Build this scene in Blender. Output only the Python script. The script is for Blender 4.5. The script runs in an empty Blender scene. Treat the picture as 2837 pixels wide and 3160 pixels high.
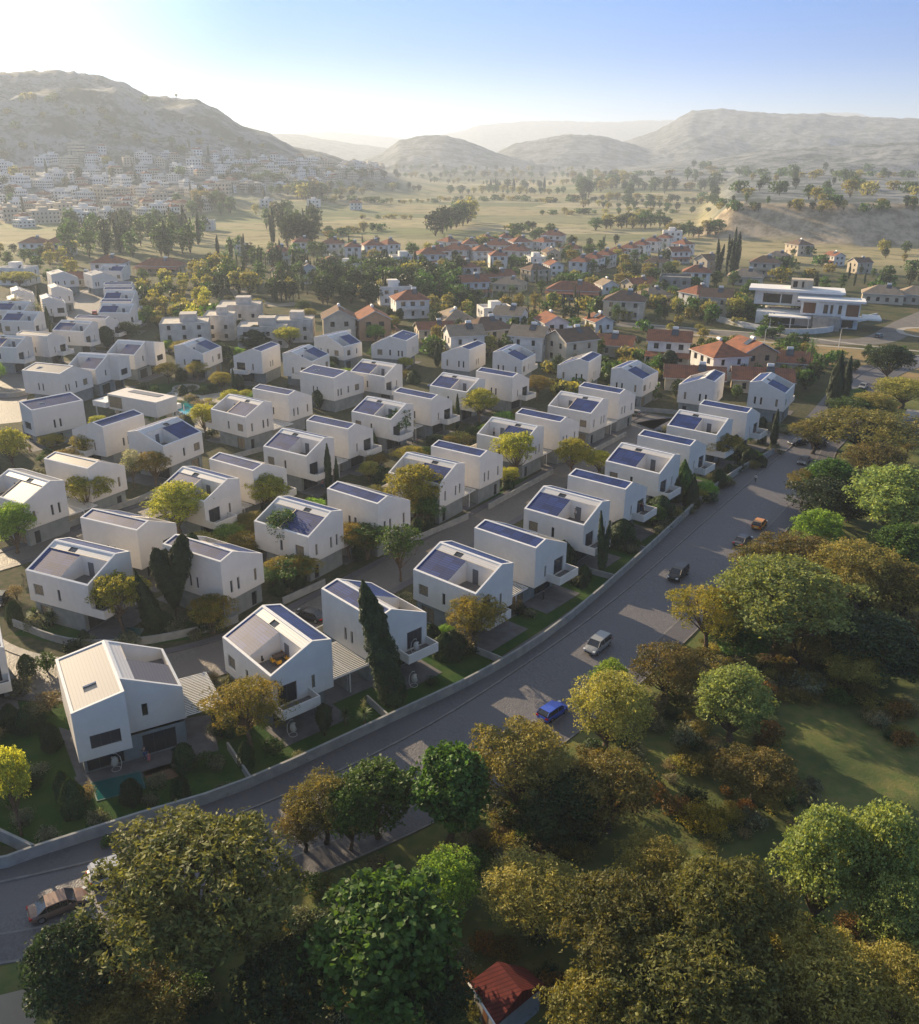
import bpy, math, random, re
import numpy as np
from mathutils import Vector, Matrix
random.seed(7); rng = np.random.default_rng(7)
S = bpy.context.scene
COL = S.collection
R_ = math.radians
# ---------------------------------------------------------------- camera
CAMH = 59.32; FPX = 2747.26 * 1820 / 2837; PITCH = R_(21.8124); ROLL = R_(0.65877)
cd = bpy.data.cameras.new('camera'); cam = bpy.data.objects.new('camera', cd); COL.objects.link(cam)
Fw = Vector((0, math.cos(PITCH), -math.sin(PITCH)))
R0 = Vector((1, 0, 0)); U0 = Vector((0, math.sin(PITCH), math.cos(PITCH)))
RV = R0 * math.cos(ROLL) + U0 * math.sin(ROLL); UV = -R0 * math.sin(ROLL) + U0 * math.cos(ROLL)
cam.matrix_world = Matrix(((RV.x, UV.x, -Fw.x, 0), (RV.y, UV.y, -Fw.y, 0), (RV.z, UV.z, -Fw.z, CAMH), (0, 0, 0, 1)))
cd.sensor_fit = 'VERTICAL'; cd.sensor_height = 24; cd.lens = 24 * FPX / (3160 * 1820 / 2837)
cd.clip_start = 0.5; cd.clip_end = 60000
S.camera = cam
# ---------------------------------------------------------------- sun, sky, exposure
SUN_AZ = R_(132); SUN_EL = R_(16.5)
sd = bpy.data.lights.new('sun', 'SUN'); sd.energy = 5.0; sd.angle = R_(0.6); sd.color = (1.0, 0.78, 0.50)
sun = bpy.data.objects.new('sun', sd); COL.objects.link(sun)
sdir = Vector((math.cos(SUN_AZ) * math.cos(SUN_EL), math.sin(SUN_AZ) * math.cos(SUN_EL), math.sin(SUN_EL)))
sun.rotation_euler = sdir.to_track_quat('Z', 'Y').to_euler(); sun.location = sdir * 500
W = bpy.data.worlds.new('World'); S.world = W; W.use_nodes = True
nt = W.node_tree; bg = nt.nodes['Background']
sky = nt.nodes.new('ShaderNodeTexSky'); sky.sky_type = 'NISHITA'; sky.sun_disc = False
sky.sun_elevation = SUN_EL; sky.sun_rotation = R_(90) - SUN_AZ; sky.altitude = 200
sky.air_density = 1.0; sky.dust_density = 0.1; sky.ozone_density = 1.0
# the air is deeper blue away from the sun and above the horizon band
tcw = nt.nodes.new('ShaderNodeTexCoord'); spw = nt.nodes.new('ShaderNodeSeparateXYZ'); nt.links.new(tcw.outputs['Generated'], spw.inputs[0])
r1w = nt.nodes.new('ShaderNodeMapRange'); r1w.interpolation_type = 'SMOOTHSTEP'; r1w.inputs[1].default_value = -.03; r1w.inputs[2].default_value = .10; nt.links.new(spw.outputs[2], r1w.inputs[0])
dtw = nt.nodes.new('ShaderNodeVectorMath'); dtw.operation = 'DOT_PRODUCT'; dtw.inputs[1].default_value = sdir; nt.links.new(tcw.outputs['Generated'], dtw.inputs[0])
r2w = nt.nodes.new('ShaderNodeMapRange'); r2w.interpolation_type = 'SMOOTHSTEP'; r2w.inputs[1].default_value = .97; r2w.inputs[2].default_value = .85; nt.links.new(dtw.outputs['Value'], r2w.inputs[0])
r3w = nt.nodes.new('ShaderNodeMapRange'); r3w.interpolation_type = 'SMOOTHSTEP'; r3w.inputs[1].default_value = .22; r3w.inputs[2].default_value = .5; r3w.inputs[3].default_value = 1; r3w.inputs[4].default_value = .15; nt.links.new(spw.outputs[2], r3w.inputs[0])
m0w = nt.nodes.new('ShaderNodeMath'); m0w.operation = 'MULTIPLY'; nt.links.new(r1w.outputs[0], m0w.inputs[0]); nt.links.new(r3w.outputs[0], m0w.inputs[1])
mlw = nt.nodes.new('ShaderNodeMath'); mlw.operation = 'MULTIPLY'; nt.links.new(m0w.outputs[0], mlw.inputs[0]); nt.links.new(r2w.outputs[0], mlw.inputs[1])
hsw = nt.nodes.new('ShaderNodeHueSaturation'); hsw.inputs['Saturation'].default_value = .36; nt.links.new(sky.outputs[0], hsw.inputs['Color'])
mxb = nt.nodes.new('ShaderNodeMix'); mxb.data_type = 'RGBA'; mxb.blend_type = 'MULTIPLY'; nt.links.new(r3w.outputs[0], mxb.inputs[0]); mxb.inputs[7].default_value = (.50, .74, .90, 1)
mxw = nt.nodes.new('ShaderNodeMix'); mxw.data_type = 'RGBA'; mxw.blend_type = 'MULTIPLY'; nt.links.new(mlw.outputs[0], mxw.inputs[0]); nt.links.new(hsw.outputs[0], mxb.inputs[6]); nt.links.new(mxb.outputs[2], mxw.inputs[6]); mxw.inputs[7].default_value = (.0, .33, .86, 1)
nt.links.new(mxw.outputs[2], bg.inputs[0]); bg.inputs[1].default_value = 0.085
S.view_settings.view_transform = 'Standard'; S.view_settings.look = 'None'
S.view_settings.exposure = 1.34; S.view_settings.gamma = 1.0
S.cycles.volume_bounces = 0; S.cycles.max_bounces = 6; S.cycles.transparent_max_bounces = 8

# ---------------------------------------------------------------- helpers
def G(px, py, z=0.0):
    "point at height z seen at (px, py) of the 1820 px wide photograph"
    d = Fw + RV * ((px - 910) / FPX) - UV * ((py - 1013.6) / FPX)
    t = (z - CAMH) / d.z
    return Vector((0, 0, CAMH)) + d * t
def depth(p): return (Vector(p) - Vector((0, 0, CAMH))).dot(Fw)
def PX(p):
    d = Vector(p) - Vector((0, 0, CAMH)); z = d.dot(Fw)
    return 910 + FPX * d.dot(RV) / z, 1013.6 - FPX * d.dot(UV) / z
def tag(o, label=None, cat=None, group=None, kind=None):
    if label: o['label'] = label
    if cat: o['category'] = cat
    if group: o['group'] = group
    if kind: o['kind'] = kind
    return o
def empty(name, loc=(0, 0, 0), rz=0.0):
    o = bpy.data.objects.new(name, None); o.location = loc; o.rotation_euler = (0, 0, rz)
    o.empty_display_size = .5; COL.objects.link(o); return o
def link(name, me, parent=None, loc=(0, 0, 0), rz=0.0):
    o = bpy.data.objects.new(name, me); COL.objects.link(o); o.parent = parent
    o.location = loc; o.rotation_euler = (0, 0, rz); return o
KIDS = {}
def kid(par, name, me):
    "link a part and remember it for copies"
    o = link(name, me, par); KIDS.setdefault(par.name, []).append(o); return o
def copy_tree(o, parent=None):
    c = o.copy(); COL.objects.link(c); c.parent = parent
    for k in ('label', 'category', 'group'):
        if parent is None and k in c: del c[k]
    for ch in KIDS.get(o.name, []): 
        d = copy_tree(ch, c); KIDS.setdefault(c.name, []).append(d)
    return c
class MB:
    def __init__(s): s.v = []; s.f = []; s.m = []; s.map = None
    def face(s, pts, m=0):
        n = len(s.v); s.v += [tuple(p) for p in pts]; s.f.append(list(range(n, n + len(pts)))); s.m.append(m)
    def box(s, x0, x1, y0, y1, z0, z1, m=0):
        P = [(x0, y0, z0), (x1, y0, z0), (x1, y1, z0), (x0, y1, z0), (x0, y0, z1), (x1, y0, z1), (x1, y1, z1), (x0, y1, z1)]
        n = len(s.v); s.v += P
        for q in ((0, 3, 2, 1), (4, 5, 6, 7), (0, 1, 5, 4), (1, 2, 6, 5), (2, 3, 7, 6), (3, 0, 4, 7)):
            s.f.append([n + i for i in q]); s.m.append(m)
    def prism(s, poly, z0, z1, m=0):
        n = len(poly)
        s.face([(p[0], p[1], z1) for p in poly], m); s.face([(p[0], p[1], z0) for p in reversed(poly)], m)
        for i in range(n):
            a, b = poly[i], poly[(i + 1) % n]
            s.face([(a[0], a[1], z0), (b[0], b[1], z0), (b[0], b[1], z1), (a[0], a[1], z1)], m)
    def tube(s, pts, rad, n=8, m=0, cap=True):
        pts = [Vector(p) for p in pts]
        if not hasattr(rad, '__len__'): rad = [rad] * len(pts)
        base = len(s.v)
        for i, p in enumerate(pts):
            d = (pts[min(i + 1, len(pts) - 1)] - pts[max(i - 1, 0)]).normalized()
            a = d.cross(Vector((0, 0, 1)) if abs(d.z) < .9 else Vector((1, 0, 0))).normalized(); b = d.cross(a)
            for k in range(n):
                t = 2 * math.pi * k / n; s.v.append(tuple(p + (a * math.cos(t) + b * math.sin(t)) * rad[i]))
        for i in range(len(pts) - 1):
            for k in range(n):
                q = base + i * n; s.f.append([q + k, q + (k + 1) % n, q + n + (k + 1) % n, q + n + k]); s.m.append(m)
        if cap:
            s.f.append([base + k for k in range(n)][::-1]); s.m.append(m)
            s.f.append([base + (len(pts) - 1) * n + k for k in range(n)]); s.m.append(m)
    def mesh(s, name, mats, smooth=False, fix=True):
        me = bpy.data.meshes.new(name)
        vs = [s.map(*p) for p in s.v] if s.map else s.v
        me.from_pydata(vs, [], s.f)
        for mt in (mats if isinstance(mats, (list, tuple)) else [mats]): me.materials.append(mt)
        me.polygons.foreach_set('material_index', s.m)
        if fix and s.map and getattr(s.map, 'flip', False): me.flip_normals()
        if smooth: me.polygons.foreach_set('use_smooth', [True] * len(me.polygons))
        me.update(); return me
    def build(s, name, mats, parent=None, smooth=False, loc=(0, 0, 0), rz=0.0):
        me = s.mesh(name, mats, smooth)
        if parent is not None: return kid(parent, name, me)
        return link(name, me, None, loc, rz)
# ---------------------------------------------------------------- materials
def mat(name, col, rough=.8, var=None, scale=3., amt=.5, bump=0., bscale=20., metal=0., coord='Object', detail=6., var2=None, scale2=.3, spec=.3, rnd=0.):
    "principled with noise-driven colour variation and bump"
    m = bpy.data.materials.new(name); m.use_nodes = True; n = m.node_tree; L = n.links.new
    p = n.nodes['Principled BSDF']; p.inputs['Roughness'].default_value = rough; p.inputs['Metallic'].default_value = metal
    p.inputs['Specular IOR Level'].default_value = spec
    tc = n.nodes.new('ShaderNodeTexCoord'); co = tc.outputs[coord] if coord != 'World' else n.nodes.new('ShaderNodeNewGeometry').outputs['Position']
    last = None
    rgb = n.nodes.new('ShaderNodeRGB'); rgb.outputs[0].default_value = (*col, 1); last = rgb.outputs[0]
    def layer(last, c2, sc, lo, hi, k=1.):
        t = n.nodes.new('ShaderNodeTexNoise'); t.inputs['Scale'].default_value = sc; t.inputs['Detail'].default_value = detail; L(co, t.inputs['Vector'])
        r = n.nodes.new('ShaderNodeMapRange'); r.inputs[1].default_value = lo; r.inputs[2].default_value = hi; r.inputs[4].default_value = k; L(t.outputs[0], r.inputs[0])
        x = n.nodes.new('ShaderNodeMix'); x.data_type = 'RGBA'; L(r.outputs[0], x.inputs[0]); L(last, x.inputs[6]); x.inputs[7].default_value = (*c2, 1)
        return x.outputs[2]
    if var: last = layer(last, var, scale, .5 - amt * .3, .5 + amt * .3)
    if var2: last = layer(last, var2, scale2, .42, .62)
    if rnd:
        oi = n.nodes.new('ShaderNodeObjectInfo'); h = n.nodes.new('ShaderNodeHueSaturation'); r = n.nodes.new('ShaderNodeMapRange')
        r.inputs[3].default_value = 1 - rnd; r.inputs[4].default_value = 1 + rnd; L(oi.outputs['Random'], r.inputs[0]); L(r.outputs[0], h.inputs['Value']); L(last, h.inputs['Color']); last = h.outputs[0]
    L(last, p.inputs['Base Color'])
    if bump:
        t = n.nodes.new('ShaderNodeTexNoise'); t.inputs['Scale'].default_value = bscale; t.inputs['Detail'].default_value = 5; L(co, t.inputs['Vector'])
        b = n.nodes.new('ShaderNodeBump'); b.inputs['Strength'].default_value = bump; b.inputs['Distance'].default_value = .05; L(t.outputs[0], b.inputs['Height']); L(b.outputs[0], p.inputs['Normal'])
    return m
def striped(name, col, line, period, width, axis='X', rough=.5, spec=.4, period2=None, bump=0., var=None, metal=0., vscale=1.5):
    m = mat(name, col, rough, var=var, scale=vscale, spec=spec, metal=metal); n = m.node_tree; L = n.links.new; p = n.nodes['Principled BSDF']
    src = p.inputs['Base Color'].links[0].from_socket
    tc = n.nodes.new('ShaderNodeTexCoord'); sp = n.nodes.new('ShaderNodeSeparateXYZ'); L(tc.outputs['Object'], sp.inputs[0])
    def ln(ax, per, w):
        a = n.nodes.new('ShaderNodeMath'); a.operation = 'DIVIDE'; a.inputs[1].default_value = per; L(sp.outputs[ax], a.inputs[0])
        f = n.nodes.new('ShaderNodeMath'); f.operation = 'FRACT'; L(a.outputs[0], f.inputs[0])
        c = n.nodes.new('ShaderNodeMath'); c.operation = 'LESS_THAN'; c.inputs[1].default_value = w; L(f.outputs[0], c.inputs[0]); return c.outputs[0]
    fac = ln('XYZ'.index(axis), period, width)
    if period2:
        f2 = ln('XYZ'.index('Y' if axis == 'X' else 'X'), period2, width * period / period2)
        mx = n.nodes.new('ShaderNodeMath'); mx.operation = 'MAXIMUM'; L(fac, mx.inputs[0]); L(f2, mx.inputs[1]); fac = mx.outputs[0]
    if period2 and period2 > 1:
        vm = n.nodes.new('ShaderNodeVectorMath'); vm.operation = 'DIVIDE'; vm.inputs[1].default_value = (1.02, 1.7, 9) if axis == 'X' else (1.7, 1.02, 9); L(tc.outputs['Object'], vm.inputs[0])
        vf = n.nodes.new('ShaderNodeVectorMath'); vf.operation = 'FLOOR'; L(vm.outputs[0], vf.inputs[0]); wn = n.nodes.new('ShaderNodeTexWhiteNoise'); L(vf.outputs[0], wn.inputs['Vector'])
        hv = n.nodes.new('ShaderNodeHueSaturation'); mr = n.nodes.new('ShaderNodeMapRange'); mr.inputs[3].default_value = .72; mr.inputs[4].default_value = 1.3; L(wn.outputs['Value'], mr.inputs[0]); L(mr.outputs[0], hv.inputs['Value']); L(src, hv.inputs['Color']); src = hv.outputs[0]
    x = n.nodes.new('ShaderNodeMix'); x.data_type = 'RGBA'; L(fac, x.inputs[0]); L(src, x.inputs[6]); x.inputs[7].default_value = (*line, 1); L(x.outputs[2], p.inputs['Base Color'])
    return m
M = {}
M['plaster'] = mat('white_plaster', (.74, .695, .635), .9, var=(.69, .65, .59), var2=(.68, .635, .575), scale2=.35, scale=1.2, bump=.25, bscale=14, spec=.15)
M['rim'] = mat('white_coping', (.80, .79, .77), .8, var=(.74, .73, .71), scale=2, spec=.2)
M['concrete'] = striped('board_marked_concrete', (.26, .28, .28), (.20, .22, .22), .22, .12, 'X', .9, .1, var=(.20, .22, .22), vscale=.8)
M['wallconc'] = mat('concrete_wall', (.34, .34, .33), .9, var=(.25, .26, .26), scale=.9, bump=.3, bscale=8, spec=.1)
M['pvx'] = striped('solar_panel_x', (.022, .045, .16), (.006, .010, .035), .34, .16, 'X', .5, .2, period2=1.7)
M['pvy'] = striped('solar_panel_y', (.022, .045, .16), (.006, .010, .035), .34, .16, 'Y', .5, .2, period2=1.7)
M['pvgx'] = striped('grey_solar_panel_x', (.13, .12, .13), (.07, .065, .07), .34, .12, 'X', .45, .4)
M['pvgy'] = striped('grey_solar_panel_y', (.13, .12, .13), (.07, .065, .07), .34, .12, 'Y', .45, .4)
M['seamx'] = striped('white_metal_roof_x', (.60, .575, .55), (.36, .35, .34), .33, .10, 'X', .5, .4)
M['seamy'] = striped('white_metal_roof_y', (.60, .575, .55), (.36, .35, .34), .33, .10, 'Y', .5, .4)
M['tanroof'] = striped('beige_metal_roof', (.33, .315, .305), (.20, .19, .18), .33, .10, 'X', .6, .2)
M['glass'] = mat('window_glass', (.035, .035, .04), .12, spec=.8, rnd=.5)
M['curtain'] = mat('curtained_glass', (.30, .24, .16), .25, var=(.20, .16, .11), scale=3, spec=.7)
M['frame'] = mat('dark_window_frame', (.06, .06, .06), .5)
M['floor'] = mat('terrace_tile', (.16, .15, .15), .8, var=(.13, .12, .12), scale=3)
M['paving'] = mat('grey_paving', (.15, .145, .15), .85, var=(.11, .105, .11), scale=.8, coord='World')
M['metalw'] = mat('white_steel', (.68, .67, .65), .5)
M['tank'] = mat('white_tank', (.75, .75, .73), .5)
M['dark'] = mat('dark_grey', (.03, .03, .03), .6)
M['bark'] = mat('bark', (.16, .115, .08), .95, var=(.09, .065, .045), scale=4, bump=.6, bscale=12, spec=.1)
M['barkdark'] = mat('dark_bark', (.075, .06, .05), .95, var=(.04, .033, .028), scale=4, bump=.6, bscale=12, spec=.1)
# ---------------------------------------------------------------- terrain
SIL = {  # silhouettes in photo pixels: crest distance, base distance, points
 'left': (1750, 900, [(-420, 165), (-200, 150), (0, 143), (130, 141), (180, 147), (240, 160), (300, 190), (390, 197), (430, 215), (480, 250), (530, 262), (580, 290), (640, 302), (720, 330), (800, 360), (900, 380)]),
 'mid1': (5200, 3300, [(380, 330), (440, 300), (500, 262), (590, 266), (620, 272), (700, 284), (760, 292), (800, 300), (860, 310), (940, 330)]),
 'mid2': (9000, 6500, [(400, 300), (600, 262), (660, 260), (730, 266), (800, 274), (900, 262), (950, 246), (1060, 238), (1150, 240), (1230, 240), (1330, 236), (1400, 238), (1500, 250), (1640, 222), (1690, 222), (1760, 235), (1900, 240)]),
 'knoll': (2900, 2100, [(640, 345), (700, 325), (760, 300), (790, 276), (840, 267), (880, 266), (930, 280), (980, 300), (1040, 318), (1100, 345)]),
 'knoll2': (3400, 2500, [(880, 345), (960, 312), (1020, 284), (1080, 272), (1130, 264), (1190, 268), (1240, 280), (1300, 300), (1340, 312), (1420, 340)]),
 'right': (4200, 2300, [(1050, 335), (1150, 312), (1230, 282), (1300, 258), (1340, 235), (1370, 219), (1430, 217), (1480, 221), (1550, 226), (1600, 224), (1680, 230), (1740, 233), (1820, 234), (2000, 236), (2300, 228)]),
 'foot': (2300, 1350, [(1050, 365), (1200, 345), (1300, 330), (1400, 318), (1500, 300), (1600, 292), (1700, 286), (1820, 280), (2000, 275), (2300, 262)]),
}
RID = []
for k, (D, B, pts) in SIL.items():
    az = []; hh = []
    for px, py in pts:
        d = Fw + RV * ((px - 910) / FPX) - UV * ((py - 1013.6) / FPX); r = math.hypot(d.x, d.y)
        az.append(math.atan2(d.x, d.y)); hh.append(max(0, CAMH + D * d.z / r))
    RID.append((k, D, B, az, hh))
_T = np.array([[rng.uniform(.6, 1.6) * s, rng.uniform(0, 6.28), rng.uniform(0, 6.28), rng.uniform(0, 6.28)] for s in (1, 2, 4, 8, 16)])
def fbm(x, y, sc):
    v = 0; a = 1.
    for i in range(5):
        c, s = math.cos(_T[i, 3]), math.sin(_T[i, 3]); u = (x * c + y * s) / sc * _T[i, 0]; w = (-x * s + y * c) / sc * _T[i, 0]
        v = v + a * np.sin(u + _T[i, 1] + 1.7 * np.sin(w * .7 + _T[i, 2])) * np.cos(w + _T[i, 2] + 1.3 * np.sin(u * .6)); a *= .5
    return v / 1.9
def terrain(x, y):
    x = np.asarray(x, float); y = np.asarray(y, float)
    d = np.hypot(x, y); az = np.arctan2(x, y); z = np.zeros_like(d)
    for k, D, B, A, H in RID:
        hc = np.interp(az, A, H, left=H[0] if k in ('left',) else 0, right=H[-1] if k in ('right', 'mid2', 'foot') else 0)
        t = (d - B) / (D - B)
        if k == 'left':
            pr = np.interp(t, [0, .35, .55, .8, 1, 1.5, 3], [0, .12, .26, .80, 1, .95, .3])
        elif k == 'foot': pr = np.interp(t, [0, .5, 1, 2, 3], [0, .35, 1, 1.0, .8])
        else: pr = np.interp(t, [0, .3, .7, 1, 1.6, 2.5], [0, .15, .62, 1, .7, .1])
        rough = fbm(x, y, D * .05) * hc * .13 * np.clip(t * 3, 0, 1) * np.clip((1.0 - t) * 5, .06, 1)
        rough = rough + fbm(x + 999, y, D * .014) * hc * .04 * np.clip(t * 3, 0, 1) * np.clip((1.0 - t) * 5, .3, 1)
        rough = np.where((t > .6) & (t < 1.4), np.minimum(rough, hc * .012), rough)
        rough = rough + (fbm(x - 777, y + 55, D * .0045) + .6 * np.abs(fbm(x, y - 99, D * .010))) * hc * .022 * np.clip(t * 3, 0, 1)
        z = np.maximum(z, np.maximum(0, hc * pr + rough * (t > 0)))
    # raised plateau with the quarried bank on the right
    ba = np.interp(x, [120, 150, 198, 290, 382, 600, 1200], [1100, 800, 745, 690, 700, 720, 700]) + fbm(x, y, 60) * 9
    e = np.clip((y - ba) / 45, 0, 1); pl = np.clip((x / np.maximum(y, 1) - .252) / .035, 0, 1) * e * (27 + fbm(x, y, 90) * 2)
    pl = pl + np.clip((y - ba - 200) / 700, 0, 1) * np.clip((x / np.maximum(y, 1) - .26) / .1, 0, 1) * 14
    z = np.maximum(z, pl * (d < 2600))
    z = z + np.clip((d - 470) / 300, 0, 1) * (fbm(x, y, 70) * .5 + .3) * (z < 3)
    # gentle slopes of the park, away from the road
    return z
def gz(x, y): return float(terrain(np.array([x]), np.array([y]))[0])
azs = np.concatenate([np.linspace(-180, -50, 14)[:-1], np.linspace(-50, 50, 560), np.linspace(50, 180, 14)[1:]])
ds = np.concatenate([[0.5, 20, 60, 200, 400, 470], np.geomspace(500, 900, 30), np.geomspace(920, 2200, 90), np.geomspace(2250, 11000, 90)])
A_, D_ = np.meshgrid(np.radians(azs), ds); X_ = D_ * np.sin(A_); Y_ = D_ * np.cos(A_); Z_ = terrain(X_, Y_)
nv = len(azs)
vv = np.stack([X_, Y_, Z_], -1).reshape(-1, 3)
ii = np.arange(len(ds) - 1)[:, None] * nv + np.arange(nv - 1)[None, :]
ff = np.stack([ii, ii + 1, ii + nv + 1, ii + nv], -1).reshape(-1, 4)
me = bpy.data.meshes.new('ground'); me.from_pydata(vv.tolist(), [], ff.tolist())
hm = me.attributes.new('hill', 'FLOAT', 'POINT')
isl = ((A_ < .0) & (D_ > 900)); far = np.clip((Z_ - 4) / 20, 0, 1)
hm.data.foreach_set('value', far.reshape(-1))
bk = me.attributes.new('bank', 'FLOAT', 'POINT')
ba = np.interp(X_, [120, 150, 198, 290, 382, 600, 1200], [1100, 800, 745, 690, 700, 720, 700])
bk.data.foreach_set('value', (((Y_ > ba - 6) & (Y_ < ba + 55) & (X_ / np.maximum(Y_, 1) > .25)) * 1.).reshape(-1))
m = bpy.data.materials.new('ground'); m.use_nodes = True; n = m.node_tree; L = n.links.new; p = n.nodes['Principled BSDF']
p.inputs['Roughness'].default_value = .95; p.inputs['Specular IOR Level'].default_value = .1
geo = n.nodes.new('ShaderNodeNewGeometry'); POS = geo.outputs['Position']
def noise(sc, det=6, vec=None, rough=.6):
    t = n.nodes.new('ShaderNodeTexNoise'); t.inputs['Scale'].default_value = sc; t.inputs['Detail'].default_value = det; t.inputs['Roughness'].default_value = rough
    L(vec or POS, t.inputs['Vector']); return t.outputs[0]
def ramp(sock, stops):
    r = n.nodes.new('ShaderNodeValToRGB'); L(sock, r.inputs[0]); e = r.color_ramp.elements
    while len(e) < len(stops): e.new(.5)
    for i, (q, c) in enumerate(stops): e[i].position = q; e[i].color = (*c, 1)
    return r.outputs[0]
def mixc(fac, a, b):
    x = n.nodes.new('ShaderNodeMix'); x.data_type = 'RGBA'
    for s_, v_ in ((0, fac), (6, a), (7, b)):
        if hasattr(v_, 'links'): L(v_, x.inputs[s_])
        else: x.inputs[s_].default_value = v_ if s_ == 0 else (*v_, 1)
    return x.outputs[2]
def attr(nm):
    a = n.nodes.new('ShaderNodeAttribute'); a.attribute_name = nm; return a.outputs['Fac']
def maprange(sock, a, b, c=0., d=1.):
    r = n.nodes.new('ShaderNodeMapRange'); L(sock, r.inputs[0])
    for i, q in enumerate((a, b, c, d)): r.inputs[i + 1].default_value = q
    return r.outputs[0]
mp = n.nodes.new('ShaderNodeMapping'); mp.inputs['Scale'].default_value = (.0045, .012, 0); mp.inputs['Rotation'].default_value = (0, 0, .15); L(POS, mp.inputs[0])
vo = n.nodes.new('ShaderNodeTexVoronoi'); vo.inputs['Scale'].default_value = 1.; L(mp.outputs[0], vo.inputs['Vector'])
sepc = n.nodes.new('ShaderNodeSeparateColor'); L(vo.outputs['Color'], sepc.inputs[0])
fields = ramp(sepc.outputs[0], [(0, (.30, .26, .14)), (.25, (.38, .33, .18)), (.45, (.17, .20, .08)), (.65, (.40, .35, .22)), (.85, (.12, .15, .06)), (1, (.30, .26, .14))])
fields = mixc(maprange(noise(.05), .50, .68), fields, (.10, .115, .05))
fields = mixc(maprange(noise(.6), .55, .75), fields, (.16, .14, .07))
scrub = mixc(maprange(noise(.02, 10, rough=.8), .45, .55), (.25, .26, .27), (.065, .085, .075))
scrub = mixc(maprange(noise(.12, 4), .55, .66), scrub, (.05, .065, .035))
bankc = mixc(maprange(noise(.09, 8, rough=.75), .42, .6), (.46, .38, .27), (.22, .18, .12))
near = mixc(maprange(noise(.09, 8, rough=.7), .4, .62), (.040, .062, .020), (.12, .10, .05))
near = mixc(maprange(noise(1.3, 6), .5, .7), near, (.05, .055, .03))
ln_ = n.nodes.new('ShaderNodeVectorMath'); ln_.operation = 'LENGTH'; L(POS, ln_.inputs[0])
c = mixc(maprange(ln_.outputs['Value'], 540, 640), near, fields)
c = mixc(attr('hill'), c, scrub); c = mixc(attr('bank'), c, bankc)
L(c, p.inputs['Base Color'])
bmp = n.nodes.new('ShaderNodeBump'); bmp.inputs['Strength'].default_value = .8; bmp.inputs['Distance'].default_value = .25; L(noise(1.1, 8), bmp.inputs['Height']); L(bmp.outputs[0], p.inputs['Normal'])
me.materials.append(m); me.polygons.foreach_set('use_smooth', [True] * len(me.polygons))
tag(link('ground', me), kind='structure')
# haze: one even volume round everything
hz = MB(); hz.box(-9500, 9500, -300, 11500, -6, 420)
hm_ = bpy.data.materials.new('haze'); hm_.use_nodes = True; hn = hm_.node_tree
hn.nodes.remove(hn.nodes['Principled BSDF']); pv = hn.nodes.new('ShaderNodeVolumePrincipled')
pv.inputs['Density'].default_value = 0.0002; pv.inputs['Anisotropy'].default_value = 0.30; pv.inputs['Color'].default_value = (.72, .83, 1, 1)
hn.links.new(pv.outputs[0], hn.nodes['Material Output'].inputs['Volume'])
tag(hz.build('haze', hm_), kind='stuff', label='pale haze hanging over the valley and hills', cat='haze')
# ---------------------------------------------------------------- estate streets, lawns, walls
def sheet(name, pts, z, m, kind='structure', label=None, cat=None):
    b = MB(); b.face([(p[0], p[1], z) for p in pts]); o = b.build(name, m)
    tag(o, label, cat, kind=kind); return o
def smooth(pts, k=6):
    pts = [Vector((p[0], p[1], 0)) for p in pts]; out = []
    for i in range(len(pts) - 1):
        p0 = pts[max(i - 1, 0)]; p1 = pts[i]; p2 = pts[i + 1]; p3 = pts[min(i + 2, len(pts) - 1)]
        for j in range(k):
            t = j / k
            out.append(.5 * ((2 * p1) + (p2 - p0) * t + (2 * p0 - 5 * p1 + 4 * p2 - p3) * t * t + (3 * p1 - p0 - 3 * p2 + p3) * t ** 3))
    out.append(pts[-1]); return out
def offset(pts, d):
    o = []
    for i, p in enumerate(pts):
        t = (pts[min(i + 1, len(pts) - 1)] - pts[max(i - 1, 0)]).normalized(); o.append(p + Vector((t.y, -t.x, 0)) * d)
    return o
def strip(b, L_, R__, z, m=0):
    for i in range(len(L_) - 1):
        b.face([(L_[i].x, L_[i].y, z), (R__[i].x, R__[i].y, z), (R__[i + 1].x, R__[i + 1].y, z), (L_[i + 1].x, L_[i + 1].y, z)], m)
def solidstrip(b, A, B, z0, z1, m=0):
    strip(b, A, B, z1, m)
    for Q, f in ((A, 1), (B, 0)):
        for i in range(len(Q) - 1):
            q = [(Q[i].x, Q[i].y, z0), (Q[i + 1].x, Q[i + 1].y, z0), (Q[i + 1].x, Q[i + 1].y, z1), (Q[i].x, Q[i].y, z1)]
            b.face(q[::-1] if f else q, m)
    for i in (0, -1): b.face([(A[i].x, A[i].y, z0), (B[i].x, B[i].y, z0), (B[i].x, B[i].y, z1), (A[i].x, A[i].y, z1)], m)
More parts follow.
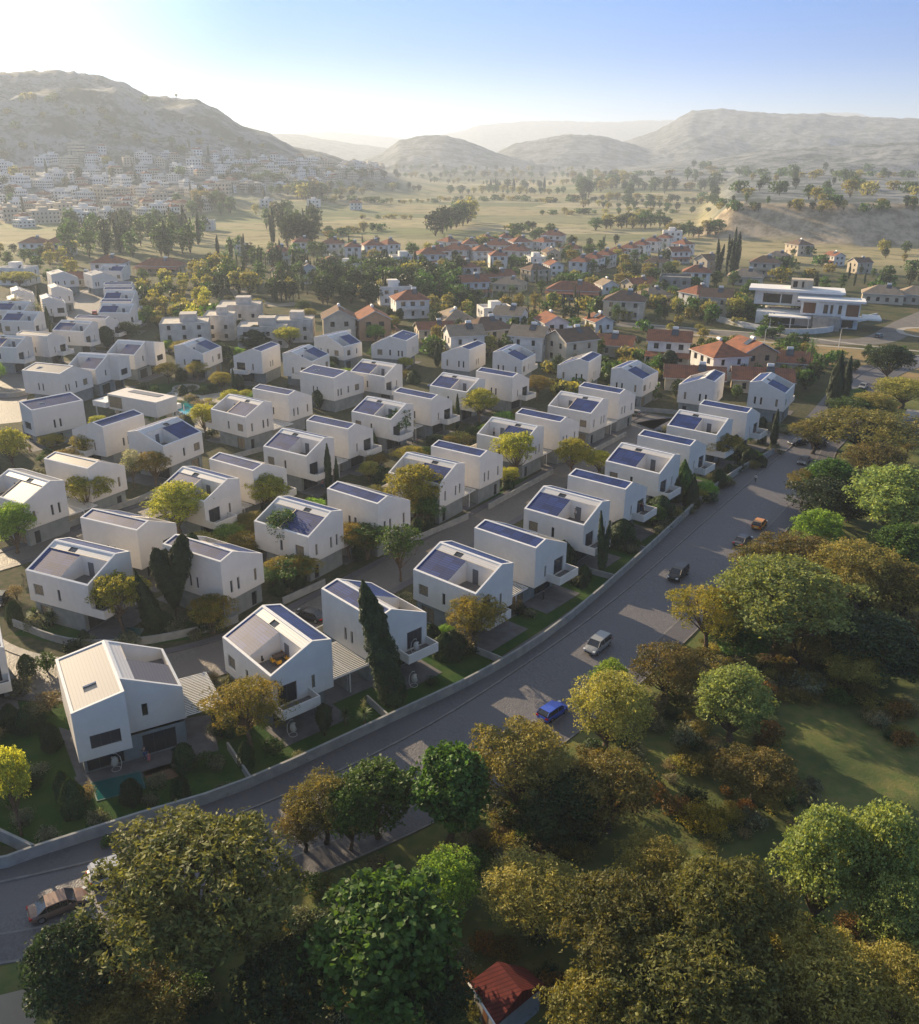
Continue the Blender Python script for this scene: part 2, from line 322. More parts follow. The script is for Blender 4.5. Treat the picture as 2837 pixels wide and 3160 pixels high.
def cobble(name, c1, c2, sc, bump=.6, big=(.10, .095, .10), w=(1, 1, 1)):
    m = bpy.data.materials.new(name); m.use_nodes = True; n = m.node_tree; L = n.links.new; p = n.nodes['Principled BSDF']
    g = n.nodes.new('ShaderNodeNewGeometry'); mpp = n.nodes.new('ShaderNodeMapping'); mpp.inputs['Rotation'].default_value = (0, 0, .9); mpp.inputs['Scale'].default_value = w; L(g.outputs['Position'], mpp.inputs[0])
    v = n.nodes.new('ShaderNodeTexVoronoi'); v.inputs['Scale'].default_value = sc; L(mpp.outputs[0], v.inputs['Vector'])
    x = n.nodes.new('ShaderNodeMix'); x.data_type = 'RGBA'; x.inputs[6].default_value = (*c1, 1); x.inputs[7].default_value = (*c2, 1)
    s_ = n.nodes.new('ShaderNodeSeparateColor'); L(v.outputs['Color'], s_.inputs[0]); L(s_.outputs[0], x.inputs[0])
    nn = n.nodes.new('ShaderNodeTexNoise'); nn.inputs['Scale'].default_value = .16; nn.inputs['Detail'].default_value = 7; L(g.outputs['Position'], nn.inputs['Vector'])
    r = n.nodes.new('ShaderNodeMapRange'); r.inputs[1].default_value = .42; r.inputs[2].default_value = .62; L(nn.outputs[0], r.inputs[0])
    y = n.nodes.new('ShaderNodeMix'); y.data_type = 'RGBA'; L(r.outputs[0], y.inputs[0]); L(x.outputs[2], y.inputs[6]); y.inputs[7].default_value = (*big, 1)
    L(y.outputs[2], p.inputs['Base Color']); p.inputs['Roughness'].default_value = .62; p.inputs['Specular IOR Level'].default_value = .45
    b = n.nodes.new('ShaderNodeBump'); b.inputs['Strength'].default_value = bump; b.inputs['Distance'].default_value = .06; b.invert = True; L(v.outputs['Distance'], b.inputs['Height'])
    b2 = n.nodes.new('ShaderNodeBump'); b2.inputs['Strength'].default_value = .35; b2.inputs['Distance'].default_value = .15
    n2 = n.nodes.new('ShaderNodeTexNoise'); n2.inputs['Scale'].default_value = .9; n2.inputs['Detail'].default_value = 5; L(g.outputs['Position'], n2.inputs['Vector']); L(n2.outputs[0], b2.inputs['Height']); L(b.outputs[0], b2.inputs['Normal']); L(b2.outputs[0], p.inputs['Normal'])
    return m
M['road'] = cobble('cobbled_road', (.15, .145, .155), (.10, .095, .105), 5.5, .55, (.125, .12, .13))
M['walk'] = cobble('paved_walk', (.11, .105, .115), (.075, .07, .08), 5.5, .35, (.10, .095, .105))
M['street'] = cobble('estate_street', (.17, .155, .14), (.12, .11, .10), 4, .7, (.14, .125, .115))
M['kerb'] = mat('kerb_stone', (.22, .21, .21), .85, var=(.16, .155, .155), scale=1, coord='World')
M['grass'] = mat('lawn_grass', (.032, .085, .018), .95, var=(.022, .055, .012), scale=2.5, amt=.6, bump=.8, bscale=9, coord='World', var2=(.05, .085, .022), scale2=.35, spec=.1)
M['gravel'] = mat('garden_soil', (.10, .085, .055), .95, var=(.045, .06, .025), scale=1.1, amt=.5, bump=.6, bscale=6, coord='World', spec=.1)
M['meadow'] = mat('park_meadow', (.10, .135, .042), .95, var=(.17, .16, .06), scale=.8, amt=.5, bump=1., bscale=3.5, coord='World', var2=(.05, .075, .03), scale2=.08, spec=.1)
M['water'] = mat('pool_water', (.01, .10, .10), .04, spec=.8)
M['waterl'] = mat('turquoise_pool_water', (.02, .30, .33), .04, spec=.8)  # turquoise water colour of the shared pool
M['tile'] = mat('pool_tile', (.05, .13, .13), .5)
M['deck'] = striped('timber_deck', (.20, .12, .07), (.08, .05, .03), .16, .12, 'X', .7, .2)
# main road
wl = smooth([(-60, 62.5), (-50, 60.5), (-41, 61.2), (-37.9, 62.8), (-30, 67.3), (-21, 72.4), (-7.1, 84.2), (4.3, 94.5), (15.5, 108.2), (32.5, 134.3), (51.4, 164.1), (68, 184)])
kl = smooth([(-75, 53), (-55, 56.5), (-39.7, 59.8), (-24, 66.9), (-5.8, 81), (11.3, 100.1), (26, 119.5), (43.7, 145.6), (62, 172.5), (76, 193), (86, 208), (98, 228), (112, 252), (124, 268), (136, 280), (150, 290)])
w_ = [float(np.interp(i / 6, [0, 2, 3, 4, 5, 7.5, 8.3, 9, 15], [5, 5.8, 7.4, 9.4, 9.8, 9.6, 7.5, 5.6, 5.8])) for i in range(len(kl))]
def voff(pts, ws):
    o = []
    for i, p in enumerate(pts):
        t = (pts[min(i + 1, len(pts) - 1)] - pts[max(i - 1, 0)]).normalized(); o.append(p + Vector((t.y, -t.x, 0)) * ws[i])
    return o
kr = voff(kl, w_)
b = MB(); strip(b, offset(kl, -.05), voff(kl, [q + .05 for q in w_]), .012); tag(b.build('road', M['road']), kind='structure')
b = MB(); solidstrip(b, offset(kl, -3.4), offset(kl, -.22), -.1, .13, 0); tag(b.build('pavement', M['walk']), kind='structure')
b = MB(); solidstrip(b, offset(kl, -.22), kl, -.1, .15, 0); tag(b.build('kerb', M['kerb']), kind='structure')
b = MB(); solidstrip(b, voff(kl, [q + .02 for q in w_]), voff(kl, [q + .24 for q in w_]), -.1, .10, 0); solidstrip(b, voff(kl, [q + 3.1 for q in w_]), voff(kl, [q + 3.3 for q in w_]), -.1, .12, 0); tag(b.build('kerb', M['kerb']), kind='structure')
b = MB(); solidstrip(b, voff(kl, [q + .24 for q in w_]), voff(kl, [q + 3.1 for q in w_]), -.1, .09, 0); tag(b.build('pavement', M['walk']), kind='structure')
# park meadow
pr = voff(kl, [q + 3.3 for q in w_])
pk = [(p.x, p.y) for p in pr if p.y < 262]
sheet('park_ground', pk + [(170, 250), (200, 150), (140, 40), (60, 10), (-30, 8), (-80, 20), (-85, 38)], .006, M['meadow'])
# estate base (garden soil) as one sheet
sheet('garden_ground', [(-85, 66), (-50, 60), (-38, 63.2), (-21, 72.6), (-7.1, 84.4), (4.3, 94.7), (15.5, 108.4), (32.5, 134.5), (51.4, 164.3), (74, 192), (95, 222), (80, 250), (30, 262), (-30, 285), (-95, 300), (-108, 440), (-190, 450), (-260, 300), (-200, 200), (-110, 110)], .006, M['gravel'])
def street(pts, w, wk=1.3):
    c = smooth(pts); b = MB(); strip(b, offset(c, -w / 2), offset(c, w / 2), .012); tag(b.build('street', M['street']), kind='structure')
    for sg in (-1, 1):
        b = MB(); A, B = offset(c, sg * w / 2), offset(c, sg * (w / 2 + wk))
        if sg < 0: A, B = B, A
        solidstrip(b, A, B, -.1, .11); tag(b.build('pavement', M['walk']), kind='structure')
street([(-86, 132), (-76, 116), (-66, 101), (-55, 93.5), (-44, 92.5), (-34, 96), (-25, 103), (-14, 117.5), (6, 146), (20, 167.5), (33, 187), (42, 203), (50, 214)], 7)
street([(-84, 112), (-75, 122), (-66, 132), (-57, 145), (-47, 160), (-35, 175), (-17, 203), (0, 229), (8, 243), (14, 252)], 5.5)
street([(64, 205), (52, 208), (44, 204)], 7)
street([(75, 192), (68, 199), (60, 205)], 7)
street([(-108, 200), (-118, 222), (-124, 245), (-128, 262)], 10)
street([(-128, 262), (-137, 300), (-145, 340), (-155, 372), (-166, 405), (-170, 430)], 10)
def e2w(s, t): return Vector((.616 * s + .788 * t, .788 * s - .616 * t, 0))
nw = [0]
def wall(pts, h, th, label, name='garden_wall', m='wallconc', z0=0., cat='wall', smo=True, group=None):
    c = smooth(pts, 5) if smo and len(pts) > 2 else [Vector((p[0], p[1], 0)) for p in pts]
    b = MB(); solidstrip(b, offset(c, -th / 2), offset(c, th / 2), z0 - .1, z0 + h)
    return tag(b.build(name, M[m]), label, cat, group)
wall([(q.x, q.y) for q in offset(wl[10:], -.15)][::2], 1.35, .28, 'long pale concrete wall curving beside the main road past all the front gardens', 'boundary_wall', smo=False)
wall([(-37.9, 63), (-44, 66), (-52, 70)], 1.35, .28, 'concrete wall turning away from the road at the bottom left corner garden', 'boundary_wall', smo=False)
# garden dividers in the first row (between pairs)
div = [((-20.5, 73.0), (-24.5, 79)), ((-7.6, 84.2), (-10.5, 88.2)), ((5.8, 96.8), (1, 100.5)), ((23.5, 121.2), (19.2, 124)), ((30.2, 131.6), (26, 134.6)), ((38.5, 144.6), (34, 148)), ((52, 166), (47.5, 169.5))]
nm = ['behind the bottom corner pool garden', 'below the leaning cypress', 'beside the golden pine garden', 'below the tall forked cypresses', 'near the dark hedge', 'by the pointed conifers', 'by the big brown tree']
for (a, c_), t_ in zip(div, nm): wall([a, c_], .95, .2, 'low concrete garden divider ' + t_, smo=False)
# walls along the inner streets
wall([(-59.7, 105.1), (-50.3, 100.3), (-41.5, 100.5), (-33, 104.4), (-30, 107)], 1.1, .22, 'curved concrete wall round the corner garden above the bottom-left street bend')
wall([e2w(73, -88.6), e2w(81, -88.4)], 1.1, .22, 'short concrete wall beside the street left of the slim tree', smo=False)
wall([e2w(97, -88.8), e2w(115, -88)], 1.1, .22, 'low concrete wall on the inner street behind the round topiary bush', smo=False)
wall([e2w(121, -88), e2w(145, -89.6)], 1.1, .22, 'long low concrete wall on the inner street beside a small lawn', smo=False)
wall([e2w(160, -90), e2w(178, -91)], 1.1, .22, 'low concrete wall at the top of the inner street near the turning circle', smo=False)
wall([(-68, 136), (-61.3, 147), (-58, 152), (-54, 163)], 1.1, .22, 'concrete wall climbing beside the left inner street under the yellow trees')
wall([(-50.9, 171), (-46, 178), (-40, 184.5), (-33, 192), (-26, 201)], 1.1, .22, 'curved concrete wall below the house with the terrace dining table')
wall([(34, 225), (42, 219), (52, 216), (60, 213)], 1.1, .22, 'pale curved wall at the head of the turning circle')
wall([(-133, 236), (-127, 228), (-118, 224), (-113, 228), (-110, 238)], 1.3, .25, 'sunlit planter wall round the palms at the left street corner')
wall([(75, 191), (84, 204), (92, 216)], 1.0, .22, 'low wall round the far corner garden above the road junction')
wall([(-25, 97), (-18, 104.5), (-12, 112)], 1.1, .22, 'concrete wall behind the front pair of houses at the bottom')
# lawns
def blob(cx, cy, rx, ry, rot=0, n=22, j=.12):
    o = []
    for i in range(n):
        t = 2 * math.pi * i / n; r = 1 + random.uniform(-j, j); x = rx * r * math.cos(t); y = ry * r * math.sin(t)
        o.append((cx + x * math.cos(rot) - y * math.sin(rot), cy + x * math.sin(rot) + y * math.cos(rot)))
    return o
front = offset(wl[12:], -.6)
lawn = [(p.x, p.y) for p in front[6:]] + [(p.x, p.y) for p in offset(wl[12:], -9.5)[6:]][::-1]
sheet('lawn', lawn, .016, M['grass'])
sheet('lawn', [(-37.6, 63.6), (-33, 66), (-22, 72.6), (-25, 80), (-34, 76), (-45, 90), (-52, 88), (-56, 74), (-50, 66)], .020, M['grass'])
for q in ((-52, 103.5, 7, 2.6, -.1), (-37, 104, 6, 2.5, .4), (-66, 216, 6, 4, .4), (-78, 234, 12, 8, .3), (-50, 231, 9, 4, .3), (5.5, 156, 5, 1.6, .9), (-60, 142, 5, 2, .9), (10, 163, 6, 1.4, .9), (-11, 136, 5, 1.4, .9), (88, 206, 9, 5, .6), (108, 236, 10, 5, .9)):
    sheet('lawn', blob(*q), .024, M['grass'])
# ---------------------------------------------------------------- estate houses
def wallgrid(b, P0, du, w, z0, z1, holes, nrm, m=0, depth_=.22, rev=True):
    "vertical rectangle from P0 along du, with rectangular holes (a0,a1,z0,z1) and their reveals; nrm points outward"
    P0 = Vector(P0); du = Vector(du); nrm = Vector(nrm); up = Vector((0, 0, 1))
    xs = sorted({0, w, *[h[0] for h in holes], *[h[1] for h in holes]}); zs = sorted({z0, z1, *[h[2] for h in holes], *[h[3] for h in holes]})
    fl = du.cross(up).dot(nrm) < 0
    def q(p): b.face([tuple(x) for x in (p[::-1] if fl else p)], m)
    for i in range(len(xs) - 1):
        for j in range(len(zs) - 1):
            cx, cz = (xs[i] + xs[i + 1]) / 2, (zs[j] + zs[j + 1]) / 2
            if any(h[0] < cx < h[1] and h[2] < cz < h[3] for h in holes): continue
            q([P0 + du * xs[i] + up * zs[j], P0 + du * xs[i + 1] + up * zs[j], P0 + du * xs[i + 1] + up * zs[j + 1], P0 + du * xs[i] + up * zs[j + 1]])
    for a0, a1, c0, c1 in holes:
        C = [P0 + du * a0 + up * c0, P0 + du * a1 + up * c0, P0 + du * a1 + up * c1, P0 + du * a0 + up * c1]
        for k in range(4):
            A, B = C[k], C[(k + 1) % 4]; q([B, A, A - nrm * depth_, B - nrm * depth_])
def panes(P0, du, holes, nrm, depth_=.22, mp=None, par=None, name='window', curt=()):
    "glazing and frame for each hole, one window part each"
    P0 = Vector(P0); du = Vector(du); nrm = Vector(nrm); up = Vector((0, 0, 1))
    for k, (a0, a1, c0, c1) in enumerate(holes):
        b = MB(); b.map = mp
        w = a1 - a0; nd = max(1, round(w / 1.15)); D = nrm * (-depth_ + .015)
        def bar(x0, x1, y0, y1, off):
            O = P0 + D + nrm * off
            b.face([O + du * x0 + up * y0, O + du * x1 + up * y0, O + du * x1 + up * y1, O + du * x0 + up * y1], 1)
        O = P0 + D
        b.face([O + du * a0 + up * c0, O + du * a1 + up * c0, O + du * a1 + up * c1, O + du * a0 + up * c1], 0)
        f = .06
        bar(a0, a0 + f, c0, c1, .03); bar(a1 - f, a1, c0, c1, .03); bar(a0 + f, a1 - f, c0, c0 + f, .03); bar(a0 + f, a1 - f, c1 - f, c1, .03)
        for i in range(1, nd): x = a0 + w * i / nd; bar(x - .03, x + .03, c0 + f, c1 - f, .03)
        b.build('door' if (c0 < 3.6 and w > 1.8) else name, [M['curtain'] if k in curt else M['glass'], M['frame']], par)
def mapper(fn, flip):
    f = lambda x, y, z: fn(x, y, z)
    class _M:
        def __call__(s, x, y, z): return fn(x, y, z)
    o = _M(); o.flip = flip; return o
def gable_shell(b, W_, L_, zb, zl, zh, zr, rx, y0=0.):
    pass
def house_std(mp, Wd, Ld, pal, axis, bal=True):
    zb, zl, zh, zr, rf = 3.0, 7.47, 9.19, 9.83, .69
    rx = rf * Wd; root = empty('house')
    sl = (zr - zl) / rx; zt = lambda x: zl + sl * x if x <= rx else zr + (zh - zr) * (x - rx) / (Wd - rx)
    k = Wd / 7.81
    b = MB(); b.map = mp
    X, Y, nx, ny = Vector((1, 0, 0)), Vector((0, 1, 0)), Vector((-1, 0, 0)), Vector((0, -1, 0))
    fh = [(.75 * k, 3.1 * k, 3.3, 5.75), (5.0 * k, 5.45 * k, 3.9, 5.6)]
    bh = [(1.4 * k, 1.9 * k, 4.0, 5.8), (4.7 * k, 5.15 * k, 4.0, 5.8), (6.0 * k, 6.45 * k, 4.0, 5.8)]
    lh = [(5.2, 5.75, 4.0, 5.7), (8.3, 10., 4.1, 5.7)]
    rh = [(4.6, 5.1, 4.0, 5.7), (5.9, 6.4, 4.0, 5.7)]
    wallgrid(b, (0, 0, 0), X, Wd, zb, 7.2, fh, ny); wallgrid(b, (0, Ld, 0), X, Wd, zb, 7.2, bh, Y)
    wallgrid(b, (0, 0, 0), Y, Ld, zb, zl, lh, nx); wallgrid(b, (Wd, 0, 0), Y, Ld, zb, zh, rh, X)
    for y, fl in ((0, 0), (Ld, 1)):
        q = [(0, y, 7.2), (Wd, y, 7.2), (Wd, y, zh), (rx, y, zr), (0, y, zl)]; b.face(q[::-1] if fl else q)
    b.face([(0, 0, zb), (0, Ld, zb), (Wd, Ld, zb), (Wd, 0, zb)])
    b.build('wall', M['plaster'], root)
    # roof: rims and recessed fields
    xt = .62 * rx / 5.39 * 6.6  # inner edge of terrace / panel field
    xt = rx - 1.28 * k; g = .26; rr = .1; ym = 5.0
    b = MB(); b.map = mp
    def cell(x0, x1, y0, y1, dz=0, m=0):
        b.face([(x0, y0, zt(x0) - dz), (x1, y0, zt(x1) - dz), (x1, y1, zt(x1) - dz), (x0, y1, zt(x0) - dz)], m)
    cell(0, g, 0, Ld); cell(g, rx, 0, g); cell(g, rx, Ld - g, Ld); cell(rx - .22, rx, g, Ld - g)
    cell(rx, rx + .16, g, Ld - g); cell(rx, Wd, 0, g); cell(rx, Wd, Ld - g, Ld); cell(Wd - g, Wd, g, Ld - g)
    def skirt(x0, x1, y0, y1, dz):
        for (ax, ay, bx, by) in ((x0, y0, x0, y1), (x0, y1, x1, y1), (x1, y1, x1, y0), (x1, y0, x0, y0)):
            b.face([(ax, ay, zt(ax) - dz), (bx, by, zt(bx) - dz), (bx, by, zt(bx)), (ax, ay, zt(ax))])
    skirt(xt, rx - .22, g, Ld - g, rr); skirt(g, xt, ym, Ld - g, rr); skirt(rx + .16, Wd - g, g, Ld - g, rr)
    b.build('roof', M['rim'], root)
    roofm = M['seam' + axis]
    b = MB(); b.map = mp; sk0, sk1 = 6.2, 7.5
    cell(xt, rx - .22, g, sk0, rr); cell(xt, rx - .22, sk1, Ld - g, rr); cell(xt, xt + .1, sk0, sk1, rr); cell(rx - .45, rx - .22, sk0, sk1, rr)
    b.build('roof_cladding', roofm, root)
    b = MB(); b.map = mp; cell(xt + .1, rx - .45, sk0, sk1, rr + .12); b.build('skylight', M['glass'], root)
    pm = M[('pv' if pal == 'b' else 'pvg') + axis]
    b = MB(); b.map = mp; cell(g, xt, ym, Ld - g, rr); b.build('solar_panel', pm, root)
    b = MB(); b.map = mp; cell(rx + .16, Wd - g, g, Ld - g, rr); b.build('solar_panel', pm, root)
    # terrace well
    zf = 6.25; b = MB(); b.map = mp; y0, y1 = g, ym
    b.face([(g, y0, zf), (xt, y0, zf), (xt, y1, zf), (g, y1, zf)], 1)
    b.face([(g, y0, zf), (g, y1, zf), (g, y1, zt(g)), (g, y0, zt(g))]); b.face([(xt, y1, zf), (xt, y0, zf), (xt, y0, zt(xt)), (xt, y1, zt(xt))])
    b.face([(xt, y0, zf), (g, y0, zf), (g, y0, zt(g)), (xt, y0, zt(xt))]); b.face([(g, y1, zf), (xt, y1, zf), (xt, y1, zt(xt)), (g, y1, zt(g))])
    b.build('roof_terrace', [M['plaster'], M['floor']], root)
    b = MB(); b.map = mp; b.box(xt - .05, xt + .02, 3.0, 3.95, zf + .02, zf + 2.1); b.build('terrace_door', M['paneld'], root)
    panes((0, 0, 0), X, fh, ny, mp=mp, par=root, curt=(1,)); panes((0, Ld, 0), X, bh, Y, mp=mp, par=root, curt=(0,))
    panes((0, 0, 0), Y, lh, nx, mp=mp, par=root, curt=(1,) if pal == 'b' else ()); panes((Wd, 0, 0), Y, rh, X, mp=mp, par=root)
    if bal:
        b = MB(); b.map = mp; d = 2.2; w = 4.7 * k; t = .16
        b.box(.003, w, -d, -.003, 3.0, 3.22, 0); b.face([(t, -d + t, 3.225), (w - t, -d + t, 3.225), (w - t, -.01, 3.225), (t, -.01, 3.225)], 1)
        b.box(.003, w, -d, -d + t, 3.22, 4.22); b.box(.003, t, -d + t, -.003, 3.22, 4.22); b.box(w - t, w, -d + t, -.003, 3.22, 4.22)
        b.build('balcony', [M['plaster'], M['floor']], root)
    # ground floor
    b = MB(); b.map = mp; x0, x1, ya, yb = .35, Wd - .12, 1.9, Ld - .35
    wallgrid(b, (x0, ya, 0), X, x1 - x0, 0, 2.995, [(.6, 4.6, .08, 2.45)], ny); wallgrid(b, (x0, yb, 0), X, x1 - x0, 0, 2.995, [(1., 2., .08, 2.2)], Y)
    wallgrid(b, (x0, ya, 0), Y, yb - ya, 0, 2.995, [(5.6, 7.9, .08, 2.4)], nx); wallgrid(b, (x1, ya, 0), Y, yb - ya, 0, 2.995, [], X)
    b.build('ground_floor', M['concrete'], root)
    panes((x0, ya, 0), X, [(.6, 4.6, .08, 2.45)], ny, mp=mp, par=root, name='door'); panes((x0, yb, 0), X, [(1., 2., .08, 2.2)], Y, mp=mp, par=root, name='door'); panes((x0, ya, 0), Y, [(5.6, 7.9, .08, 2.4)], nx, mp=mp, par=root, name='door', curt=(0,))
    b = MB(); b.map = mp; b.box(-.3, Wd + .3, -2.6, 1.85, -.05, .06); b.build('patio', M['paving'], root)
    return root
def house_corner(mp, pal, axis, front_open=True):
    WA, WB, ex, Ld = 5.1, 6.0, 2.6, 11.5; zb, zl, zr, ze = 3.0, 8.76, 9.75, 6.95; Wd = WA + WB
    root = empty('house'); X, Y, nx, ny = Vector((1, 0, 0)), Vector((0, 1, 0)), Vector((-1, 0, 0)), Vector((0, -1, 0))
    zt = lambda x: zl + (zr - zl) * x / WA if x <= WA else zr + (ze - zr) * (x - WA) / WB
    b = MB(); b.map = mp
    fA = [(1.3, 4.2, 4.1, 5.7)]; fB = [(1.7, 2.3, 4.6, 6.1)]; bh = [(1.2, 1.7, 4.0, 5.7), (2.3, 2.8, 4.0, 5.7), (4.9, 5.45, 4.1, 5.8), (7.6, 9.2, 4.1, 5.7)]
    lh = [(4.3, 4.75, 4.0, 5.8), (5.6, 6.05, 4.0, 5.8)]; rh = [(2.4, 2.9, 4.0, 5.6), (5.6, 7.2, 4.1, 5.7)]
    wallgrid(b, (0, 0, 0), X, WA, zb, 6.8, fA, ny); wallgrid(b, (WA, ex, 0), X, WB, zb, 6.8, fB, ny)
    wallgrid(b, (0, Ld, 0), X, Wd, zb, 6.8, bh, Y); wallgrid(b, (0, 0, 0), Y, Ld, zb, zl, lh, nx); wallgrid(b, (Wd, ex, 0), Y, Ld - ex, zb, ze, rh, X)
    wallgrid(b, (WA, 0, 0), Y, ex, zb, zr, [], X)
    b.face([(0, 0, 6.8), (WA, 0, 6.8), (WA, 0, zr), (0, 0, zl)]); b.face([(WA, ex, 6.8), (Wd, ex, 6.8), (Wd, ex, ze), (WA, ex, zr)])
    b.face([(0, Ld, 6.8), (Wd, Ld, 6.8), (Wd, Ld, ze), (WA, Ld, zr), (0, Ld, zl)][::-1])
    b.face([(0, 0, zb), (0, Ld, zb), (WA, Ld, zb), (WA, 0, zb)]); b.face([(WA, ex, zb), (WA, Ld, zb), (Wd, Ld, zb), (Wd, ex, zb)])
    b.build('wall', M['plaster'], root)
    b = MB(); b.map = mp; g = .3; rr = .1
    def cell(x0, x1, y0, y1, dz=0, m=0):
        b.face([(x0, y0, zt(x0) - dz), (x1, y0, zt(x1) - dz), (x1, y1, zt(x1) - dz), (x0, y1, zt(x0) - dz)], m)
    def skirt(x0, x1, y0, y1, dz):
        for (ax, ay, bx, by) in ((x0, y0, x0, y1), (x0, y1, x1, y1), (x1, y1, x1, y0), (x1, y0, x0, y0)):
            b.face([(ax, ay, zt(ax) - dz), (bx, by, zt(bx) - dz), (bx, by, zt(bx)), (ax, ay, zt(ax))])
    cell(0, g, 0, Ld); cell(g, WA, 0, g); cell(g, WA, Ld - g, Ld); cell(WA - g, WA, g, Ld - g); skirt(g, WA - g, g, Ld - g, rr)
    cell(WA, WA + .35, ex, Ld); cell(WA + .35, Wd, ex, ex + g); cell(WA + .35, Wd, Ld - g, Ld); cell(Wd - g, Wd, ex + g, Ld - g); skirt(WA + .35, Wd - g, ex + g, Ld - g, rr)
    b.build('roof', M['rim'], root)
    pm = M['tanroof'] if pal == 'w' else M[{'b': 'pv', 'g': 'pvg'}[pal] + axis]; s0, s1, t0, t1 = 2.9, 4.1, 1.7, 3.0
    b = MB(); b.map = mp
    cell(g, t0, g, Ld - g, rr); cell(t1, WA - g, g, Ld - g, rr); cell(t0, t1, g, s0, rr); cell(t0, t1, s1, Ld - g, rr)
    b.build('solar_panel' if pal != 'w' else 'roof_cladding', pm, root)
    b = MB(); b.map = mp; cell(t0, t1, s0, s1, rr + .15)
    for (ax, ay, bx, by) in ((t0, s0, t0, s1), (t0, s1, t1, s1), (t1, s1, t1, s0), (t1, s0, t0, s0)): b.face([(ax, ay, zt(ax) - rr - .15), (bx, by, zt(bx) - rr - .15), (bx, by, zt(bx) - rr + .02), (ax, ay, zt(ax) - rr + .02)], 1)
    b.build('skylight', [M['glass'], M['rim']], root)
    ym = 7.6; xs = WA + 1.5
    b = MB(); b.map = mp; cell(WA + .35, xs, ex + g, Ld - g, rr); b.build('roof_cladding', M['seam' + axis], root)
    b = MB(); b.map = mp; cell(xs, Wd - g, ex + g, ym, rr); b.build('solar_panel', M[('pv' if pal == 'b' else 'pvg') + axis], root)
    zf = 5.9; b = MB(); b.map = mp; x0, x1, y0, y1 = xs, Wd - g, ym, Ld - g
    b.face([(x0, y0, zf), (x1, y0, zf), (x1, y1, zf), (x0, y1, zf)], 1)
    for (ax, ay, bx, by) in ((x0, y0, x1, y0), (x1, y0, x1, y1), (x1, y1, x0, y1), (x0, y1, x0, y0)): b.face([(ax, ay, zf), (bx, by, zf), (bx, by, zt(bx) - (rr if by == ay == ym else 0)), (ax, ay, zt(ax) - (rr if by == ay == ym else 0))])
    b.build('roof_terrace', [M['plaster'], M['floor']], root)
    panes((0, 0, 0), X, fA, ny, mp=mp, par=root); panes((WA, ex, 0), X, fB, ny, mp=mp, par=root); panes((0, Ld, 0), X, bh, Y, mp=mp, par=root, curt=(3,) if pal != 'w' else ())
    panes((0, 0, 0), Y, lh, nx, mp=mp, par=root); panes((Wd, ex, 0), Y, rh, X, mp=mp, par=root)
    b = MB(); b.map = mp
    wallgrid(b, (.5, 2.2, 0), X, Wd - .7, 0, 2.995, [(.3, 3.9, .08, 2.4), (5.9, 9.3, .08, 2.6)], ny); wallgrid(b, (.5, Ld - .3, 0), X, Wd - .7, 0, 2.995, [], Y)
    wallgrid(b, (.5, 2.2, 0), Y, Ld - 2.5, 0, 2.995, [(2, 4, .1, 2.4)], nx); wallgrid(b, (Wd - .2, 2.2, 0), Y, Ld - 2.5, 0, 2.995, [(5.8, 8, .1, 2.4)], X)
    b.build('ground_floor', M['concrete'], root)
    panes((.5, 2.2, 0), X, [(.3, 3.9, .08, 2.4), (5.9, 9.3, .08, 2.6)], ny, mp=mp, par=root, name='door'); panes((.5, 2.2, 0), Y, [(2, 4, .1, 2.4)], nx, mp=mp, par=root, name='door'); panes((Wd - .2, 2.2, 0), Y, [(5.8, 8, .1, 2.4)], X, mp=mp, par=root, name='door')
    b = MB(); b.map = mp; b.box(-.6, Wd + 1.5, -1.2, 2.15, -.05, .05); b.build('patio', M['paving'], root)
    return root
M['paneld'] = mat('grey_door', (.13, .13, .14), .5)
PROTO = {}
def house(typ, end, loc, yaw, pal, label, group='white gabled estate houses'):
    key = (typ, end, pal)
    if key not in PROTO:
        Wd, Ld = (7.81, 11.) if typ in 'PQ' else (8.7, 11.)
        ax = 'x'
        if typ in 'PQGH':
            fy = (lambda y: Ld - y) if end == 'B' or end == 'R' else (lambda y: y)
            fl = (end in 'BR')
            if typ == 'P': mp = mapper(lambda x, y, z: (x, fy(y), z), fl)
            if typ == 'Q': mp = mapper(lambda x, y, z: (Wd - x, fy(y), z), not fl)
            if typ == 'G': mp = mapper(lambda x, y, z: (fy(y), x, z), not fl); ax = 'y'
            if typ == 'H': mp = mapper(lambda x, y, z: (fy(y), Wd - x, z), fl); ax = 'y'
            PROTO[key] = (house_std(mp, Wd, Ld, pal, ax, bal=True), True)
        else:
            L2, WK = 11.5, 11.1
            mp = {'K': mapper(lambda x, y, z: (x, y, z), False), 'L': mapper(lambda x, y, z: (x, L2 - y, z), True),
                  'J': mapper(lambda x, y, z: (WK - x, y - 2.6, z), True), 'M': mapper(lambda x, y, z: (y, x, z), True), 'N': mapper(lambda x, y, z: (L2 - y, x, z), False),
                  'O': mapper(lambda x, y, z: (L2 - y, WK - x, z), True)}[typ]
            if typ in 'MNO': ax = 'y'
            PROTO[key] = (house_corner(mp, pal, ax), True)
        r = PROTO[key][0]
    else: r = copy_tree(PROTO[key][0])
    r.location = loc; r.rotation_euler = (0, 0, yaw - math.pi / 2)
    tag(r, label, 'house', group); return r
